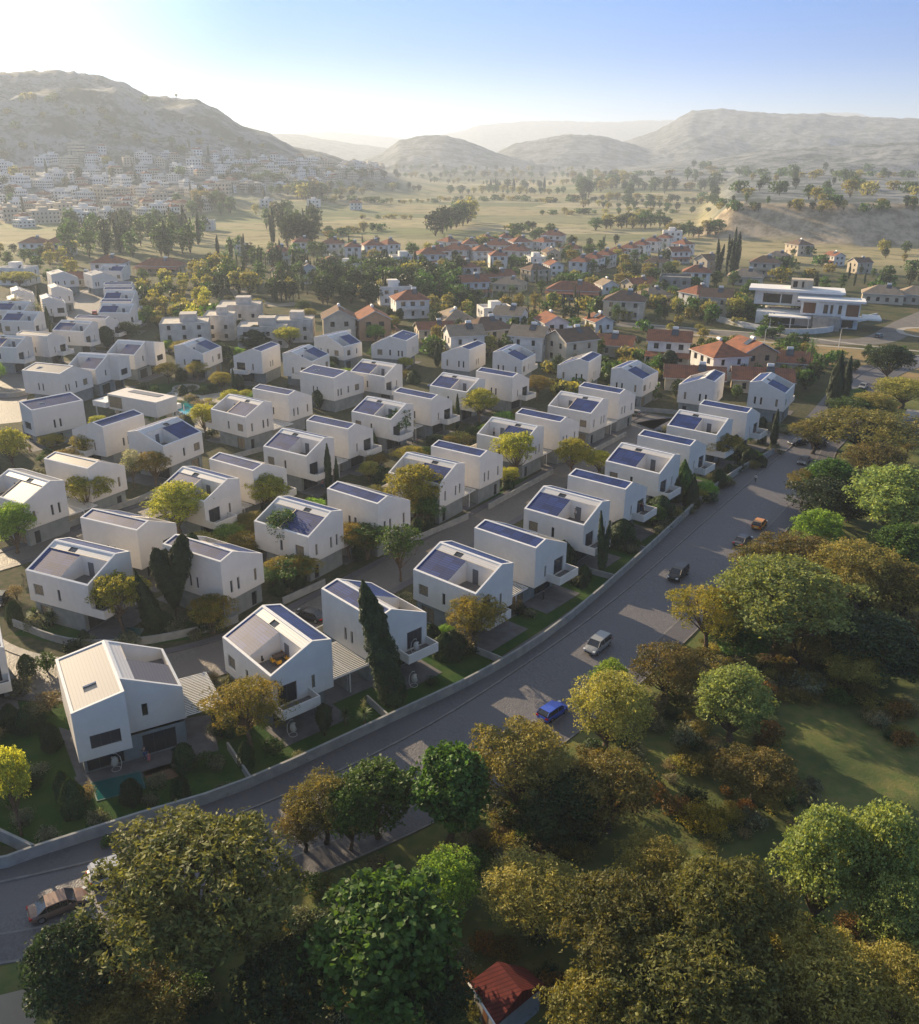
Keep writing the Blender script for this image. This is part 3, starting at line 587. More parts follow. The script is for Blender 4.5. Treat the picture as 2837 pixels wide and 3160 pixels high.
# C corner x, y, direction C->B in degrees
r1 = [('P', 'F', -20, 81.6, 131), ('Q', 'F', -9.6, 91.1, 133), ('P', 'F', 2.2, 101.4, 139.5), ('Q', 'F', 10.6, 112.1, 140), ('P', 'F', 18.9, 124.6, 142), ('Q', 'F', 27, 135.9, 142), ('P', 'F', 35.3, 148.7, 141), ('Q', 'F', 43.2, 159.9, 142), ('P', 'F', 51.8, 172.9, 142), ('Q', 'F', 61, 183.7, 142)]
r2 = [('P', 'F', -47.7, 102.5, 156), ('Q', 'B', -31.5, 106.5, 149), ('P', 'B', -22, 118.9, 147), ('Q', 'B', -12.7, 128.2, 143), ('P', 'B', -3.4, 141.9, 147), ('Q', 'B', 3.6, 151.9, 145.5), ('P', 'B', 12.3, 165.7, 145), ('Q', 'B', 20.3, 175, 143), ('P', 'B', 28.4, 188, 143.5), ('Q', 'B', 36.4, 199.1, 142)]
r3 = [('Q', 'F', -46, 116.7, 155), ('P', 'F', -40.9, 132.7, 147), ('Q', 'F', -35.2, 143, 146), ('P', 'F', -28.4, 156.2, 147), ('Q', 'F', -22.1, 168.3, 147), ('P', 'F', -14.7, 181.5, 145.5), ('Q', 'F', -6.5, 192.1, 144), ('P', 'F', 1.4, 205.6, 145), ('Q', 'F', 12.6, 214.2, 144)]
r4 = [('P', 'B', -69, 130.6, 149), ('Q', 'B', -63.4, 143.1, 152), ('G', 'F', -56.4, 161.2, 155), ('H', 'F', -70.2, 167.9, 154), ('P', 'B', -45.5, 181.9, 145), ('Q', 'B', -38.6, 194.3, 148), ('P', 'F', -19.3, 220.4, 148)]
r5 = [('G', 'F', -71.8, 245.5, 167), ('H', 'F', -54.5, 241.1, 164), ('G', 'F', -40.1, 236.8, 163), ('H', 'R', 2.2, 246.6, 154), ('G', 'R', 16.6, 240.7, 156), ('H', 'R', 33.6, 232.5, 154), ('G', 'R', 45.8, 220.7, 148), ('H', 'R', 61.4, 211.8, 152), ('G', 'R', 77.5, 207.9, 150)]
r6 = [('Q', 'F', -120.9, 259.3, 162), ('P', 'F', -117, 276.1, 168), ('Q', 'F', -114.7, 288.7, 170), ('P', 'F', -115.2, 311.8, 180), ('Q', 'F', -119.1, 325.6, 185), ('P', 'F', -125.1, 343.6, 184), ('Q', 'F', -129.6, 356.9, 188), ('Q', 'F', -135, 371.7, 190), ('P', 'B', -159.3, 427.6, 175),
      ('Q', 'B', -161.8, 357.2, 120), ('Q', 'F', -152.9, 328.8, 118), ('Q', 'B', -172.7, 347.4, 118), ('Q', 'B', -163.7, 325.7, 118), ('P', 'F', -153, 314.3, 178), ('P', 'F', -140.2, 293.3, 178), ('P', 'F', -126.2, 250.8, 170)]
rk = [('K', 'w', -37.4, 72.55, 120), ('M', 'b', -90.1, 180.9, 140), ('L', 'b', -31, 213, 145), ('L', 'g', -98.2, 214.3, 162), ('J', 'b', -90.7, 244.8, 165), ('J', 'b', -94.5, 226.8, 165), ('L', 'g', -162.8, 400.9, 129), ('L', 'g', -181.1, 402, 123), ('N', 'b', -16.1, 260.9, 165), ('O', 'b', -34.5, 259.5, 149)]
ordn = ['first', 'second', 'third', 'fourth', 'fifth', 'sixth', 'seventh', 'eighth', 'ninth', 'tenth', 'eleventh', 'twelfth']
def lab(typ, where):
    d = {'P': 'white house with solar slope, ', 'Q': 'white house with narrow solar strip, ', 'G': 'white gabled house, ', 'H': 'white gabled house, '}[typ]
    return d + where
for row, txt in ((r1, 'from the corner along the road'), (r2, 'up the row behind the roadside'), (r3, 'up the middle estate row')):
    for i, (t, e, x, y, a) in enumerate(row): house(t, e, (x, y, 0), R_(a), 'b', lab(t, ordn[i] + ' ' + txt))
t4 = ['cropped by the left edge beside a green tree', 'with grey strip roof behind the yellow-green tree', 'directly behind the dark tree with a white blossom tree', 'half hidden by a round brown tree below the clubhouse', 'with dining tables on its terrace right of the pool', 'behind the airy green tree right of the pool', 'right of three small cypresses']
for i, (t, e, x, y, a) in enumerate(r4): house(t, e, (x, y, 0), R_(a), 'g' if i in (0, 1) else 'b', lab(t, t4[i]))
t5 = ['leftmost above the pool garden', 'above the thin garden cypress by the pool', 'with two people on its balcony', 'back row left of a lone yellow cypress', 'back row right of a lone yellow cypress', 'back row behind a small conifer', 'back row beside the brown-green tree', 'back row beside the dark pear-shaped tree', 'last of the back row nearest the junction']
for i, (t, e, x, y, a) in enumerate(r5): house(t, e, (x, y, 0), R_(a), 'b', lab(t, t5[i]))
t6 = ['with balcony below the round lollipop tree, far left', 'behind the lollipop tree, far left', 'right of the lollipop tree, far left', 'nearest of the stepped column above the red car', 'second of the stepped column at far left', 'third of the stepped column at far left', 'fourth of the stepped column at far left', 'fifth of the stepped column at far left', 'farthest one beside the grey villa', 'upper one left of the lane, far left', 'nearest one left of the lane with wide balcony', 'farther one behind the palms', 'just behind the tallest palm crown', 'behind the palms with dark solar roof', 'standing right behind the palm trunks', 'at left edge behind the low palm']
for i, (t, e, x, y, a) in enumerate(r6): house(t, e, (x, y, 0), R_(a), 'g' if i in (0, 9, 11, 12) else 'b', lab(t, t6[i]))
tk = ['large white corner house with pale metal roof and square skylight, nearest the camera', 'white house with big skylit solar roof beside the yellow tree at left', 'white house with big skylit solar roof right of the airy tree', 'white house with grey skylit roof left of the clubhouse', 'white stepped house with solar panel, upper of two left of the pool', 'white stepped house with solar panel, lower of two left of the pool', 'pale house with grey sloping roof at far left lane end', 'pale house with small left roof slope, farthest left at lane end', 'white wide house with small skylight behind the fan palm', 'white wide house with terrace left of the fan palm']
for i, (t, pl_, x, y, a) in enumerate(rk): house(t, 'K', (x, y, 0), R_(a), pl_, tk[i])
house('Q', 'B', (-79, 112.5, 0), R_(160), 'b', 'white house cut by the left edge near the bottom, above the round shrubs')
house('Q', 'B', (-106.5, 184, 0), R_(160), 'b', 'white house cut by the left edge beside the sunlit street')

house('Q', 'F', (-64, 68, 0), R_(140), 'b', 'white house just outside the left edge beyond the corner garden')

house('Q', 'F', (-57.8, 83.1, 0), R_(120), 'b', 'white house cut by the left edge just above the corner garden hedges')
# ---------------------------------------------------------------- vegetation
LABELLED = []
def leafmat(name, col, col2, trans=.35, scale=.55, rough=.6, rnd=.22):
    m = bpy.data.materials.new(name); m.use_nodes = True; n = m.node_tree; L = n.links.new; p = n.nodes['Principled BSDF']
    p.inputs['Roughness'].default_value = rough; p.inputs['Specular IOR Level'].default_value = .25
    g = n.nodes.new('ShaderNodeNewGeometry'); t = n.nodes.new('ShaderNodeTexNoise'); t.inputs['Scale'].default_value = scale; t.inputs['Detail'].default_value = 3; L(g.outputs['Position'], t.inputs['Vector'])
    r = n.nodes.new('ShaderNodeMapRange'); r.inputs[1].default_value = .38; r.inputs[2].default_value = .62; L(t.outputs[0], r.inputs[0])
    x = n.nodes.new('ShaderNodeMix'); x.data_type = 'RGBA'; L(r.outputs[0], x.inputs[0]); x.inputs[6].default_value = (*col, 1); x.inputs[7].default_value = (*col2, 1)
    h = n.nodes.new('ShaderNodeHueSaturation'); L(x.outputs[2], h.inputs['Color'])
    v = n.nodes.new('ShaderNodeMapRange'); v.inputs[3].default_value = .6; v.inputs[4].default_value = 1.45; L(g.outputs['Random Per Island'], v.inputs[0])
    oi = n.nodes.new('ShaderNodeObjectInfo'); o = n.nodes.new('ShaderNodeMapRange'); o.inputs[3].default_value = 1 - rnd; o.inputs[4].default_value = 1 + rnd; L(oi.outputs['Random'], o.inputs[0])
    hh = n.nodes.new('ShaderNodeMapRange'); hh.inputs[3].default_value = .485; hh.inputs[4].default_value = .515; L(oi.outputs['Random'], hh.inputs[0]); L(hh.outputs[0], h.inputs['Hue'])
    mu = n.nodes.new('ShaderNodeMath'); mu.operation = 'MULTIPLY'; L(v.outputs[0], mu.inputs[0]); L(o.outputs[0], mu.inputs[1]); L(mu.outputs[0], h.inputs['Value'])
    L(h.outputs[0], p.inputs['Base Color'])
    tr = n.nodes.new('ShaderNodeBsdfTranslucent'); tm = n.nodes.new('ShaderNodeMix'); tm.data_type = 'RGBA'; tm.blend_type = 'MULTIPLY'; tm.inputs[0].default_value = 1; L(h.outputs[0], tm.inputs[6]); tm.inputs[7].default_value = (1.55, 1.4, .7, 1); L(tm.outputs[2], tr.inputs['Color'])
    ms = n.nodes.new('ShaderNodeMixShader'); ms.inputs[0].default_value = trans; L(p.outputs[0], ms.inputs[1]); L(tr.outputs[0], ms.inputs[2]); L(ms.outputs[0], n.nodes['Material Output'].inputs['Surface'])
    return m
LF = {
 'lime': leafmat('lime_leaves', (.38, .37, .06), (.24, .26, .045), .45),
 'limeg': leafmat('fresh_green_leaves', (0.238, 0.386, 0.059), (0.149, 0.267, 0.045), .42),
 'pale': leafmat('pale_green_leaves', (0.270, 0.324, 0.101), (0.149, 0.203, 0.061), .38),
 'olive': leafmat('olive_leaves', (0.351, 0.313, 0.082), (0.199, 0.192, 0.047), .32),
 'brown': leafmat('brown_olive_leaves', (0.222, 0.183, 0.045), (0.102, 0.100, 0.025), .3),
 'green': leafmat('green_leaves', (0.078, 0.156, 0.028), (0.047, 0.097, 0.019), .3),
 'dark': leafmat('dark_leaves', (0.038, 0.070, 0.024), (0.024, 0.046, 0.018), .25),
 'gold': leafmat('golden_pine_needles', (0.287, 0.220, 0.030), (0.149, 0.138, 0.022), .35),
 'cyp': leafmat('cypress_foliage', (0.041, 0.068, 0.022), (0.024, 0.041, 0.015), .15),
 'tan': leafmat('tan_leaves', (0.270, 0.216, 0.115), (0.162, 0.135, 0.068), .3),
 'grey': leafmat('grey_green_leaves', (0.203, 0.216, 0.135), (0.108, 0.121, 0.074), .28),
 'orange': leafmat('rusty_undergrowth_leaves', (.26, .14, .035), (.12, .09, .025), .3),
 'mag': leafmat('leathery_leaves', (0.169, 0.168, 0.045), (0.075, 0.090, 0.026), .32, rough=.65),
 'white': leafmat('pale_blossom', (0.567, 0.540, 0.405), (0.216, 0.243, 0.121), .3),
 'palm': leafmat('palm_fronds', (0.230, 0.203, 0.054), (0.121, 0.149, 0.041), .35),
 'yucca': leafmat('yucca_leaves', (0.108, 0.162, 0.061), (0.068, 0.108, 0.041), .2),
}
def leafmesh(name, C, N, ln, wd, m, up=None):
    n = len(C); r = rng.normal(size=(n, 3))
    if up is not None: r = r * .45 + np.asarray(up)
    T = r - N * (r * N).sum(1, keepdims=True); T /= np.linalg.norm(T, axis=1, keepdims=True) + 1e-9
    B = np.cross(N, T); l = (ln * rng.uniform(.6, 1.3, n))[:, None]; w = (wd * rng.uniform(.6, 1.3, n))[:, None]
    V = np.stack([C - T * l, C + B * w - N * w * .3, C + T * l, C - B * w - N * w * .3], 1).reshape(-1, 3)
    me = bpy.data.meshes.new(name); me.vertices.add(4 * n); me.vertices.foreach_set('co', V.astype(np.float32).ravel())
    me.loops.add(4 * n); me.loops.foreach_set('vertex_index', np.arange(4 * n, dtype=np.int32)); me.polygons.add(n)
    me.polygons.foreach_set('loop_start', np.arange(0, 4 * n, 4, dtype=np.int32)); me.update(calc_edges=True); me.materials.append(m)
    return me
def unit(n):
    d = rng.normal(size=(n, 3)); return d / np.linalg.norm(d, axis=1, keepdims=True)
def blobleaves(blobs, n, shell=.35, under=.35):
    "leaf centres and normals over blobs (cx,cy,cz,r,squash)"
    B = np.array(blobs); a = B[:, 3] ** 2; k = rng.choice(len(B), n, p=a / a.sum()); d = unit(n)
    d[:, 2] = np.where((d[:, 2] < 0) & (rng.random(n) > under), -d[:, 2], d[:, 2])
    lump = 1 + .16 * np.sin(d[:, 0] * 7 + k) * np.cos(d[:, 1] * 6 + k * 2) + .1 * np.sin(d[:, 2] * 9 + k)
    r = B[k, 3] * (1 - shell * rng.random(n) ** 1.6) * lump; r = np.where(rng.random(n) < .10, r * rng.uniform(1.05, 1.35, n), r)
    ph = rng.uniform(0, 6, 6)
    C = B[k, :3] + d * r[:, None] * np.stack([np.ones(n), np.ones(n), B[k, 4]], 1)
    f = 3.6 / B[:, 3].mean()
    g = np.sin(C[:, 0] * f + ph[0]) * np.cos(C[:, 1] * f * 1.1 + ph[1]) + np.sin(C[:, 2] * f * 1.3 + ph[2]) * .8 + .5 * np.sin(C[:, 0] * f * 2.3 + C[:, 1] * f * 1.9 + ph[3])
    keep = rng.random(n) < np.clip(.52 + .55 * g, .06, 1); C = C[keep]; d = d[keep]
    N = d * .7 + unit(len(d)) * 1.05 + np.array([0, 0, .25]); N /= np.linalg.norm(N, axis=1, keepdims=True); return C, N
def limbs(b, blobs, zt, r0, every=1, lean=(0, 0)):
    base = Vector((0, 0, 0)); top = Vector((lean[0], lean[1], zt))
    mid = Vector((lean[0] * .4 + r0 * .6, lean[1] * .4, zt * .5))
    b.tube([base - Vector((0, 0, .15)), base + Vector((0, 0, .15)), mid, top], [r0 * 1.5, r0 * 1.15, r0 * .85, r0 * .7], 9)
    for i, q in enumerate(blobs):
        if i % every: continue
        c = Vector(q[:3]); s = mid.lerp(top, random.uniform(.3, 1)); m_ = s.lerp(c, .5) + Vector((random.uniform(-.4, .4), random.uniform(-.4, .4), random.uniform(-.1, .5)))
        e = c + Vector((0, 0, q[3] * .3)); b.tube([s, s.lerp(m_, .5), m_, e], [r0 * .5, r0 * .36, r0 * .25, r0 * .07], 6, cap=False)
        for _ in range(3):
            t = Vector(random.choice([(1, 0, .3), (-1, .2, .4), (0, 1, .5), (.2, -1, .3), (.7, .7, .6), (-.7, -.6, .5)])) * q[3] * random.uniform(.5, .9)
            s2 = m_.lerp(e, random.uniform(.2, .8)); b.tube([s2, s2 + t * .5 + Vector((0, 0, .1)), s2 + t], [r0 * .14, r0 * .08, r0 * .02], 4, cap=False)
VP = {}
def proto_tree(kind, leaf, n, lw, H=8., D=7., nb=18, br=1.3, trunk=.35, flat=.8, bark='bark', under=.35, open_=.62, seed=0, two=False, r0=.22):
    random.seed(seed * 7 + 3)
    blobs = []; z0 = H * trunk; cz = (z0 + H) / 2 + .02 * H; rz = (H - z0) / 2; rr = D / 2
    gold = 2.39996; sh = random.uniform(0, 6)
    for i in range(nb):
        u = 1 - (1.9 if trunk < .12 else 1.6) * (i + .5) / nb  # from top downwards
        s = math.sqrt(max(0, 1 - u * u)); a = gold * i + sh + random.uniform(-.4, .4); q = random.uniform(open_, 1.0)
        r = br * random.choice([.55, .75, 1., 1.2, 1.5]); s *= random.uniform(.8, 1.15)
        blobs.append((max(rr - r, .3) * s * math.cos(a) * q * 1.05, max(rr - r, .3) * s * math.sin(a) * q * 1.05, cz + (rz - r * flat) * u * random.uniform(.75, 1.02), r, flat))
    root = empty(kind)
    C, N = blobleaves(blobs, n, under=under)
    kid(root, 'crown', leafmesh('crown', C, N, lw[0], lw[1], LF[leaf]))
    b = MB(); limbs(b, blobs, z0 * 1.05, r0, 1 if nb < 20 else 2, (random.uniform(-.3, .3), random.uniform(-.3, .3)))
    kid(root, 'trunk', b.mesh('trunk', M[bark], smooth=True)); return root, H, D
def proto_column(kind, leaf, n, lw, H=8., D=1.6, prof='cyp', trunk=.04, seed=0, forks=1, lean=0., bark='bark'):
    random.seed(seed + 11); root = empty(kind)
    t = rng.random(n) ** .85; z = H * (trunk + (1 - trunk) * t)
    if prof == 'cyp': r = np.interp(t, [0, .08, .35, .7, .92, 1], [.55, .85, 1, .72, .30, .02])
    elif prof == 'cone': r = np.interp(t, [0, .06, .2, .6, 1], [.7, .95, 1, .62, .03])
    elif prof == 'pear': r = np.interp(t, [0, .15, .5, .75, .95, 1], [.18, .5, .95, 1, .5, .1])
    elif prof == 'topi': r = np.interp(t, [0, .1, .35, .7, .9, 1], [.75, .95, 1, .82, .45, .05])
    a = rng.uniform(0, 6.283, n); lump = 1 + .13 * np.sin(a * 4 + z * 1.1) + .10 * np.sin(a * 7 - z * 2.3) + .07 * np.sin(z * 5.)
    R = r * D / 2 * lump * (1 - .3 * rng.random(n) ** 2)
    C = np.stack([R * np.cos(a), R * np.sin(a), z], 1)
    if forks > 1:
        k = rng.integers(0, forks, n); hf = np.array([1., .86, .78][:forks])[k]; off = np.clip(t, 0.1, 1) * D * .42
        C[:, 0] = C[:, 0] * .62 + off * np.cos(k * 2.4 + .6); C[:, 1] = C[:, 1] * .62 + off * np.sin(k * 2.4 + .6); C[:, 2] *= hf
    C[:, 0] += lean * (C[:, 2] / H) ** 1.15
    N = np.stack([np.cos(a), np.sin(a), np.full(n, .35)], 1) + unit(n) * .55; N /= np.linalg.norm(N, axis=1, keepdims=True)
    kid(root, 'crown', leafmesh('crown', C, N, lw[0], lw[1], LF[leaf], up=(lean / H, 0, 1.3)))
    b = MB(); b.tube([(0, 0, -.1), (lean * .03, 0, H * .2), (lean * .45, 0, H * .5), (lean * .8, 0, H * .85)], [.2, .15, .1, .03], 7)
    kid(root, 'trunk', b.mesh('trunk', M[bark], smooth=True)); return root, H, D
def proto_bush(kind, leaf, n, lw, H=1.8, D=2.4, nb=9, seed=0, br=.62):
    random.seed(seed + 5); root = empty(kind); blobs = []
    for i in range(nb):
        a = 2.4 * i + seed; q = math.sqrt((i + .3) / nb) * (D / 2 - br * .8)
        blobs.append((q * math.cos(a), q * math.sin(a), max(.25, (H - br) * random.uniform(.55, 1.) * (1 - .4 * q / (D / 2))), br * random.uniform(.75, 1.15), .9))
    C, N = blobleaves(blobs, n, under=.6, shell=.5); C[:, 2] = np.maximum(C[:, 2], .04)
    kid(root, 'foliage', leafmesh('foliage', C, N, lw[0], lw[1], LF[leaf]))
    b = MB()
    for q in blobs[:6]: b.tube([(0, 0, -.05), (q[0] * .4, q[1] * .4, q[2] * .5), q[:3]], [.05, .035, .015], 5, cap=False)
    kid(root, 'stem', b.mesh('stem', M['barkdark'])); return root, H, D
def frond(P, dirv, length, droop, w, out, nseg=8, pin=14):
    "one feather frond made of leaflets"
    pts = []; p = Vector(P); d = Vector(dirv).normalized(); st = length / nseg
    for i in range(nseg + 1):
        pts.append(p.copy()); d = (d + Vector((0, 0, -droop * (i + 1) / nseg * .35))).normalized(); p = p + d * st
    for i in range(nseg):
        a, c = pts[i], pts[i + 1]; t = (c - a).normalized(); s = t.cross(Vector((0, 0, 1))).normalized()
        k = math.sin(math.pi * (i + .7) / (nseg + .6)) ** .6
        for j in range(2):
            q = a.lerp(c, j / 2)
            for sg in (-1, 1):
                e = q + s * sg * w * k + t * w * .5 - Vector((0, 0, w * k * .35)); out.append([q, q + t * st * .22, e, e - t * st * .12])
def proto_palm(kind, H=8., D=5., nf=26, seed=0, leaf='palm'):
    random.seed(seed + 2); root = empty(kind); F_ = []
    for i in range(nf):
        a = 2.4 * i; el = 1.15 - 1.55 * i / nf
        frond((0, 0, H * .82), (math.cos(a) * math.cos(el), math.sin(a) * math.cos(el), math.sin(el)), D * .56, .9, .42, F_)
    b = MB()
    for q in F_: b.face(q)
    kid(root, 'fronds', b.mesh('fronds', LF[leaf])); b = MB()
    b.tube([(0, 0, -.1), (0, 0, .4), (.12, 0, H * .4), (0, 0, H * .8), (0, 0, H * .84)], [.34, .25, .19, .19, .3], 9); kid(root, 'trunk', b.mesh('trunk', M['bark'], smooth=True)); return root, H, D
def proto_yucca(kind, H=2.4, D=2.2, seed=0, flower=False):
    root = empty(kind); b = MB(); random.seed(seed)
    for i in range(90):
        a = 2.4 * i; el = 1.35 - 1.9 * i / 90; d = Vector((math.cos(a) * math.cos(el), math.sin(a) * math.cos(el), math.sin(el))); s = d.cross(Vector((0, 0, 1))).normalized() * .05
        o = Vector((0, 0, H * .5)); L_ = D * .5 * random.uniform(.85, 1.1); m_ = o + d * L_ * .55; e = o + d * L_ - Vector((0, 0, .12)); b.face([o - s * .6, m_ - s, m_ + s, o + s * .6]); b.face([m_ - s, e, m_ + s])
    kid(root, 'leaves', b.mesh('leaves', LF['yucca'])); b = MB(); b.tube([(0, 0, 0), (0, 0, H * .5)], [.16, .12], 8); kid(root, 'trunk', b.mesh('trunk', M['bark']))
    if flower:
        C = rng.normal(size=(160, 3)) * [.13, .13, .28] + [0, 0, H * .5 + 1.15]; kid(root, 'flower_spike', leafmesh('flower_spike', C, unit(160), .05, .04, LF['white']))
    return root, H, D
P_ = VP
KD = {}  # kind -> (protos, description, category)
def reg(k, desc, cat, *protos): KD[k] = (list(protos), desc, cat); [used.setdefault(p[0].name, False) for p in protos]
used = {}
reg('mag', 'large leathery-leaved tree', 'tree', proto_tree('broadleaf_tree', 'mag', 39000, (0.208, 0.080), 12, 12, 62, 1.25, .28, .75, 'bark', seed=1, r0=.42), proto_tree('broadleaf_tree', 'mag', 36000, (0.192, 0.080), 12, 12, 56, 1.3, .25, .75, 'barkdark', seed=5, r0=.4))
reg('syc', 'dense bright green tree with big leaves', 'tree', proto_tree('broadleaf_tree', 'green', 22500, (0.216, 0.192), 11, 9, 44, 1.35, .15, .8, seed=2, under=.5, r0=.35))
reg('syl', 'light green spreading tree', 'tree', proto_tree('broadleaf_tree', 'pale', 36000, (0.144, 0.096), 12, 12, 60, 1.2, .3, .7, seed=3, r0=.4), proto_tree('broadleaf_tree', 'pale', 30000, (0.144, 0.096), 11, 9, 46, 1.2, .15, .8, seed=13, r0=.35))
reg('olive', 'greyish olive-green tree', 'tree', proto_tree('olive_tree', 'olive', 30000, (0.136, 0.056), 9, 9, 48, 1.1, .22, .8, seed=4, r0=.3), proto_tree('olive_tree', 'olive', 25500, (0.136, 0.056), 9, 8, 40, 1.15, .2, .85, seed=14, r0=.3))
reg('brown', 'dark brown-green thinly leaved tree', 'tree', proto_tree('oak_tree', 'brown', 21000, (0.128, 0.060), 8, 9, 46, .95, .25, .75, 'barkdark', seed=6, r0=.28), proto_tree('oak_tree', 'brown', 22500, (0.128, 0.064), 8, 8, 40, 1.1, .2, .8, 'barkdark', seed=16, r0=.28))
reg('green', 'deep green bushy tree', 'tree', proto_tree('broadleaf_tree', 'green', 21000, (0.144, 0.088), 8, 7, 38, 1.05, .18, .8, seed=7), proto_tree('broadleaf_tree', 'dark', 19500, (0.144, 0.088), 8, 8, 38, 1.1, .12, .8, seed=17))
reg('dark', 'very dark green tree', 'tree', proto_tree('broadleaf_tree', 'dark', 22500, (0.160, 0.096), 9, 9, 44, 1.2, .12, .8, seed=8))
reg('lime', 'bright yellow-green tree', 'tree', proto_tree('acacia_tree', 'lime', 19500, (0.112, 0.072), 9, 7, 40, .85, .3, .8, seed=9, open_=.5, r0=.18), proto_tree('acacia_tree', 'lime', 18000, (0.112, 0.072), 8, 7, 36, .85, .3, .8, seed=19, open_=.5, r0=.18))
reg('limeg', 'fresh lime-green tree', 'tree', proto_tree('broadleaf_tree', 'limeg', 19500, (0.104, 0.072), 7, 6, 34, .9, .15, .9, seed=10, under=.6))
reg('gold', 'golden-brown umbrella pine', 'pine', proto_tree('pine_tree', 'gold', 21000, (0.144, 0.036), 8, 8, 40, .95, .38, .62, seed=11, r0=.22), proto_tree('pine_tree', 'gold', 19500, (0.144, 0.036), 7.5, 7, 34, .95, .35, .65, seed=21, r0=.2))
reg('slim', 'airy slim dark-green tree', 'tree', proto_tree('slender_tree', 'green', 6300, (0.128, 0.080), 9, 5, 22, .75, .28, .9, seed=12, open_=.35, r0=.11), proto_tree('slender_tree', 'green', 5700, (0.128, 0.080), 9, 4.6, 19, .75, .3, .9, seed=22, open_=.35, r0=.1))
reg('blos', 'small tree with white blossom', 'tree', proto_tree('blossom_tree', 'white', 6300, (0.096, 0.072), 8, 4, 18, .8, .3, .9, seed=23, open_=.4, r0=.1))
reg('cyp', 'narrow dark cypress', 'cypress', proto_column('cypress_tree', 'cyp', 6000, (.22, .07), 9, 1.5, 'cyp', seed=1), proto_column('cypress_tree', 'cyp', 6500, (.22, .07), 9, 1.8, 'cyp', seed=2, forks=2))
reg('cone', 'broad dark conical conifer', 'conifer', proto_column('conifer_tree', 'cyp', 7000, (.2, .08), 6, 3.2, 'cone', .02, seed=3), proto_column('conifer_tree', 'green', 6000, (.2, .08), 6, 3., 'cone', .02, seed=4))
reg('fork', 'big dark cypress with split top', 'cypress', proto_column('cypress_tree', 'cyp', 14000, (.2, .08), 10, 4.0, 'pear', .2, seed=5, forks=2))
reg('pear', 'dark pear-shaped tree', 'tree', proto_column('cypress_tree', 'cyp', 6000, (.22, .09), 8, 3.6, 'pear', .12, seed=6))
reg('palm', 'tall feather palm', 'palm', proto_palm('palm_tree', 9, 6.2, 30, 1), proto_palm('palm_tree', 7, 5, 24, 2, 'green'))
reg('yucca', 'spiky yucca', 'yucca', proto_yucca('yucca', seed=1), proto_yucca('yucca', seed=2, flower=True))
reg('topi', 'clipped dark cone shrub', 'shrub', proto_column('topiary_shrub', 'dark', 3600, (.09, .055), 2.6, 1.8, 'topi', .0, seed=7), proto_column('topiary_shrub', 'dark', 3600, (.09, .055), 2.4, 1.9, 'topi', .0, seed=8))
reg('bgrn', 'rounded green shrub', 'shrub', proto_bush('laurel_shrub', 'green', 2600, (.09, .055), 2.2, 2.6, 10, 1), proto_bush('laurel_shrub', 'dark', 2400, (.09, .055), 1.8, 2.6, 9, 4))
reg('bgry', 'rounded grey-green shrub', 'shrub', proto_bush('sage_shrub', 'grey', 2200, (.085, .045), 1.6, 2.2, 9, 2), proto_bush('sage_shrub', 'grey', 1800, (.085, .045), 1.3, 2., 7, 6))
reg('btan', 'loose tan shrub', 'shrub', proto_bush('broom_shrub', 'tan', 2200, (.10, .035), 2.4, 2.6, 12, 3), proto_bush('broom_shrub', 'olive', 2200, (.10, .04), 2., 2.8, 10, 7))
reg('brus', 'rusty brown bush', 'bush', proto_bush('wild_bush', 'orange', 2600, (.12, .06), 2., 3., 11, 5), proto_bush('wild_bush', 'brown', 3000, (.12, .06), 2.6, 3.6, 13, 8))
reg('dome', 'wide golden dome-shaped bush', 'bush', proto_bush('wild_bush', 'gold', 5000, (.12, .05), 2.4, 4.6, 22, 9, .8))
# lighter versions for far away
reg('fgreen', 'green tree', 'tree', proto_tree('carob_tree', 'green', 1500, (.42, .3), 8, 8, 14, 1.7, .03, .95, seed=31), proto_tree('mulberry_tree', 'dark', 1500, (.42, .3), 9, 8, 14, 1.8, .03, .95, seed=32), proto_tree('olive_tree', 'olive', 1500, (.42, .28), 8, 8, 14, 1.7, .03, .95, seed=33))
reg('fdark', 'dark tree', 'tree', proto_tree('eucalyptus_tree', 'dark', 1700, (.45, .3), 12, 8, 16, 1.8, .04, 1., seed=34), proto_tree('pine_tree', 'green', 1500, (.45, .3), 11, 8, 15, 1.8, .04, 1., seed=35))
reg('fcyp', 'dark cypress', 'cypress', proto_column('cypress_tree', 'cyp', 1100, (.5, .2), 12, 2.6, 'cyp', seed=36), proto_column('cypress_tree', 'dark', 1100, (.5, .2), 12, 3.4, 'cyp', seed=37, forks=2))
reg('fpalm', 'palm', 'palm', proto_palm('palm_tree', 8, 5, 18, 4, 'green'))
reg('fbush', 'scrubby bush', 'bush', proto_bush('scrub_bush', 'olive', 420, (.3, .2), 2.4, 4, 8, 11, .9), proto_bush('scrub_bush', 'green', 420, (.3, .2), 2.2, 4, 8, 12, .9))
reg('flime', 'yellow-green tree', 'tree', proto_tree('acacia_tree', 'lime', 1500, (.36, .26), 8, 7, 14, 1.6, .03, .95, seed=38), proto_tree('willow_tree', 'olive', 1400, (.36, .26), 7, 7, 12, 1.6, .03, .95, seed=39))
ptyp = {'n': 0}
def plant(kind, pos, h, w, label=None, group=None, v=None, rz=None):
    ps, desc, cat = KD[kind]; v = random.randrange(len(ps)) if v is None else v % len(ps); root, H, D = ps[v]
    if used[root.name]: r = copy_tree(root)
    else: r = root; used[root.name] = True
    r.location = (pos[0], pos[1], pos[2] if len(pos) > 2 else 0); r.rotation_euler = (0, 0, random.uniform(0, 6.28) if rz is None else rz)
    r.scale = (w / D, w / D, h / H); tag(r, label, cat, group or {'bush': 'wild bushes', 'cypress': 'cypresses'}.get(KD[kind][2], KD[kind][2] + 's'))
    if not label: LABELLED.append((r, desc))
    return r
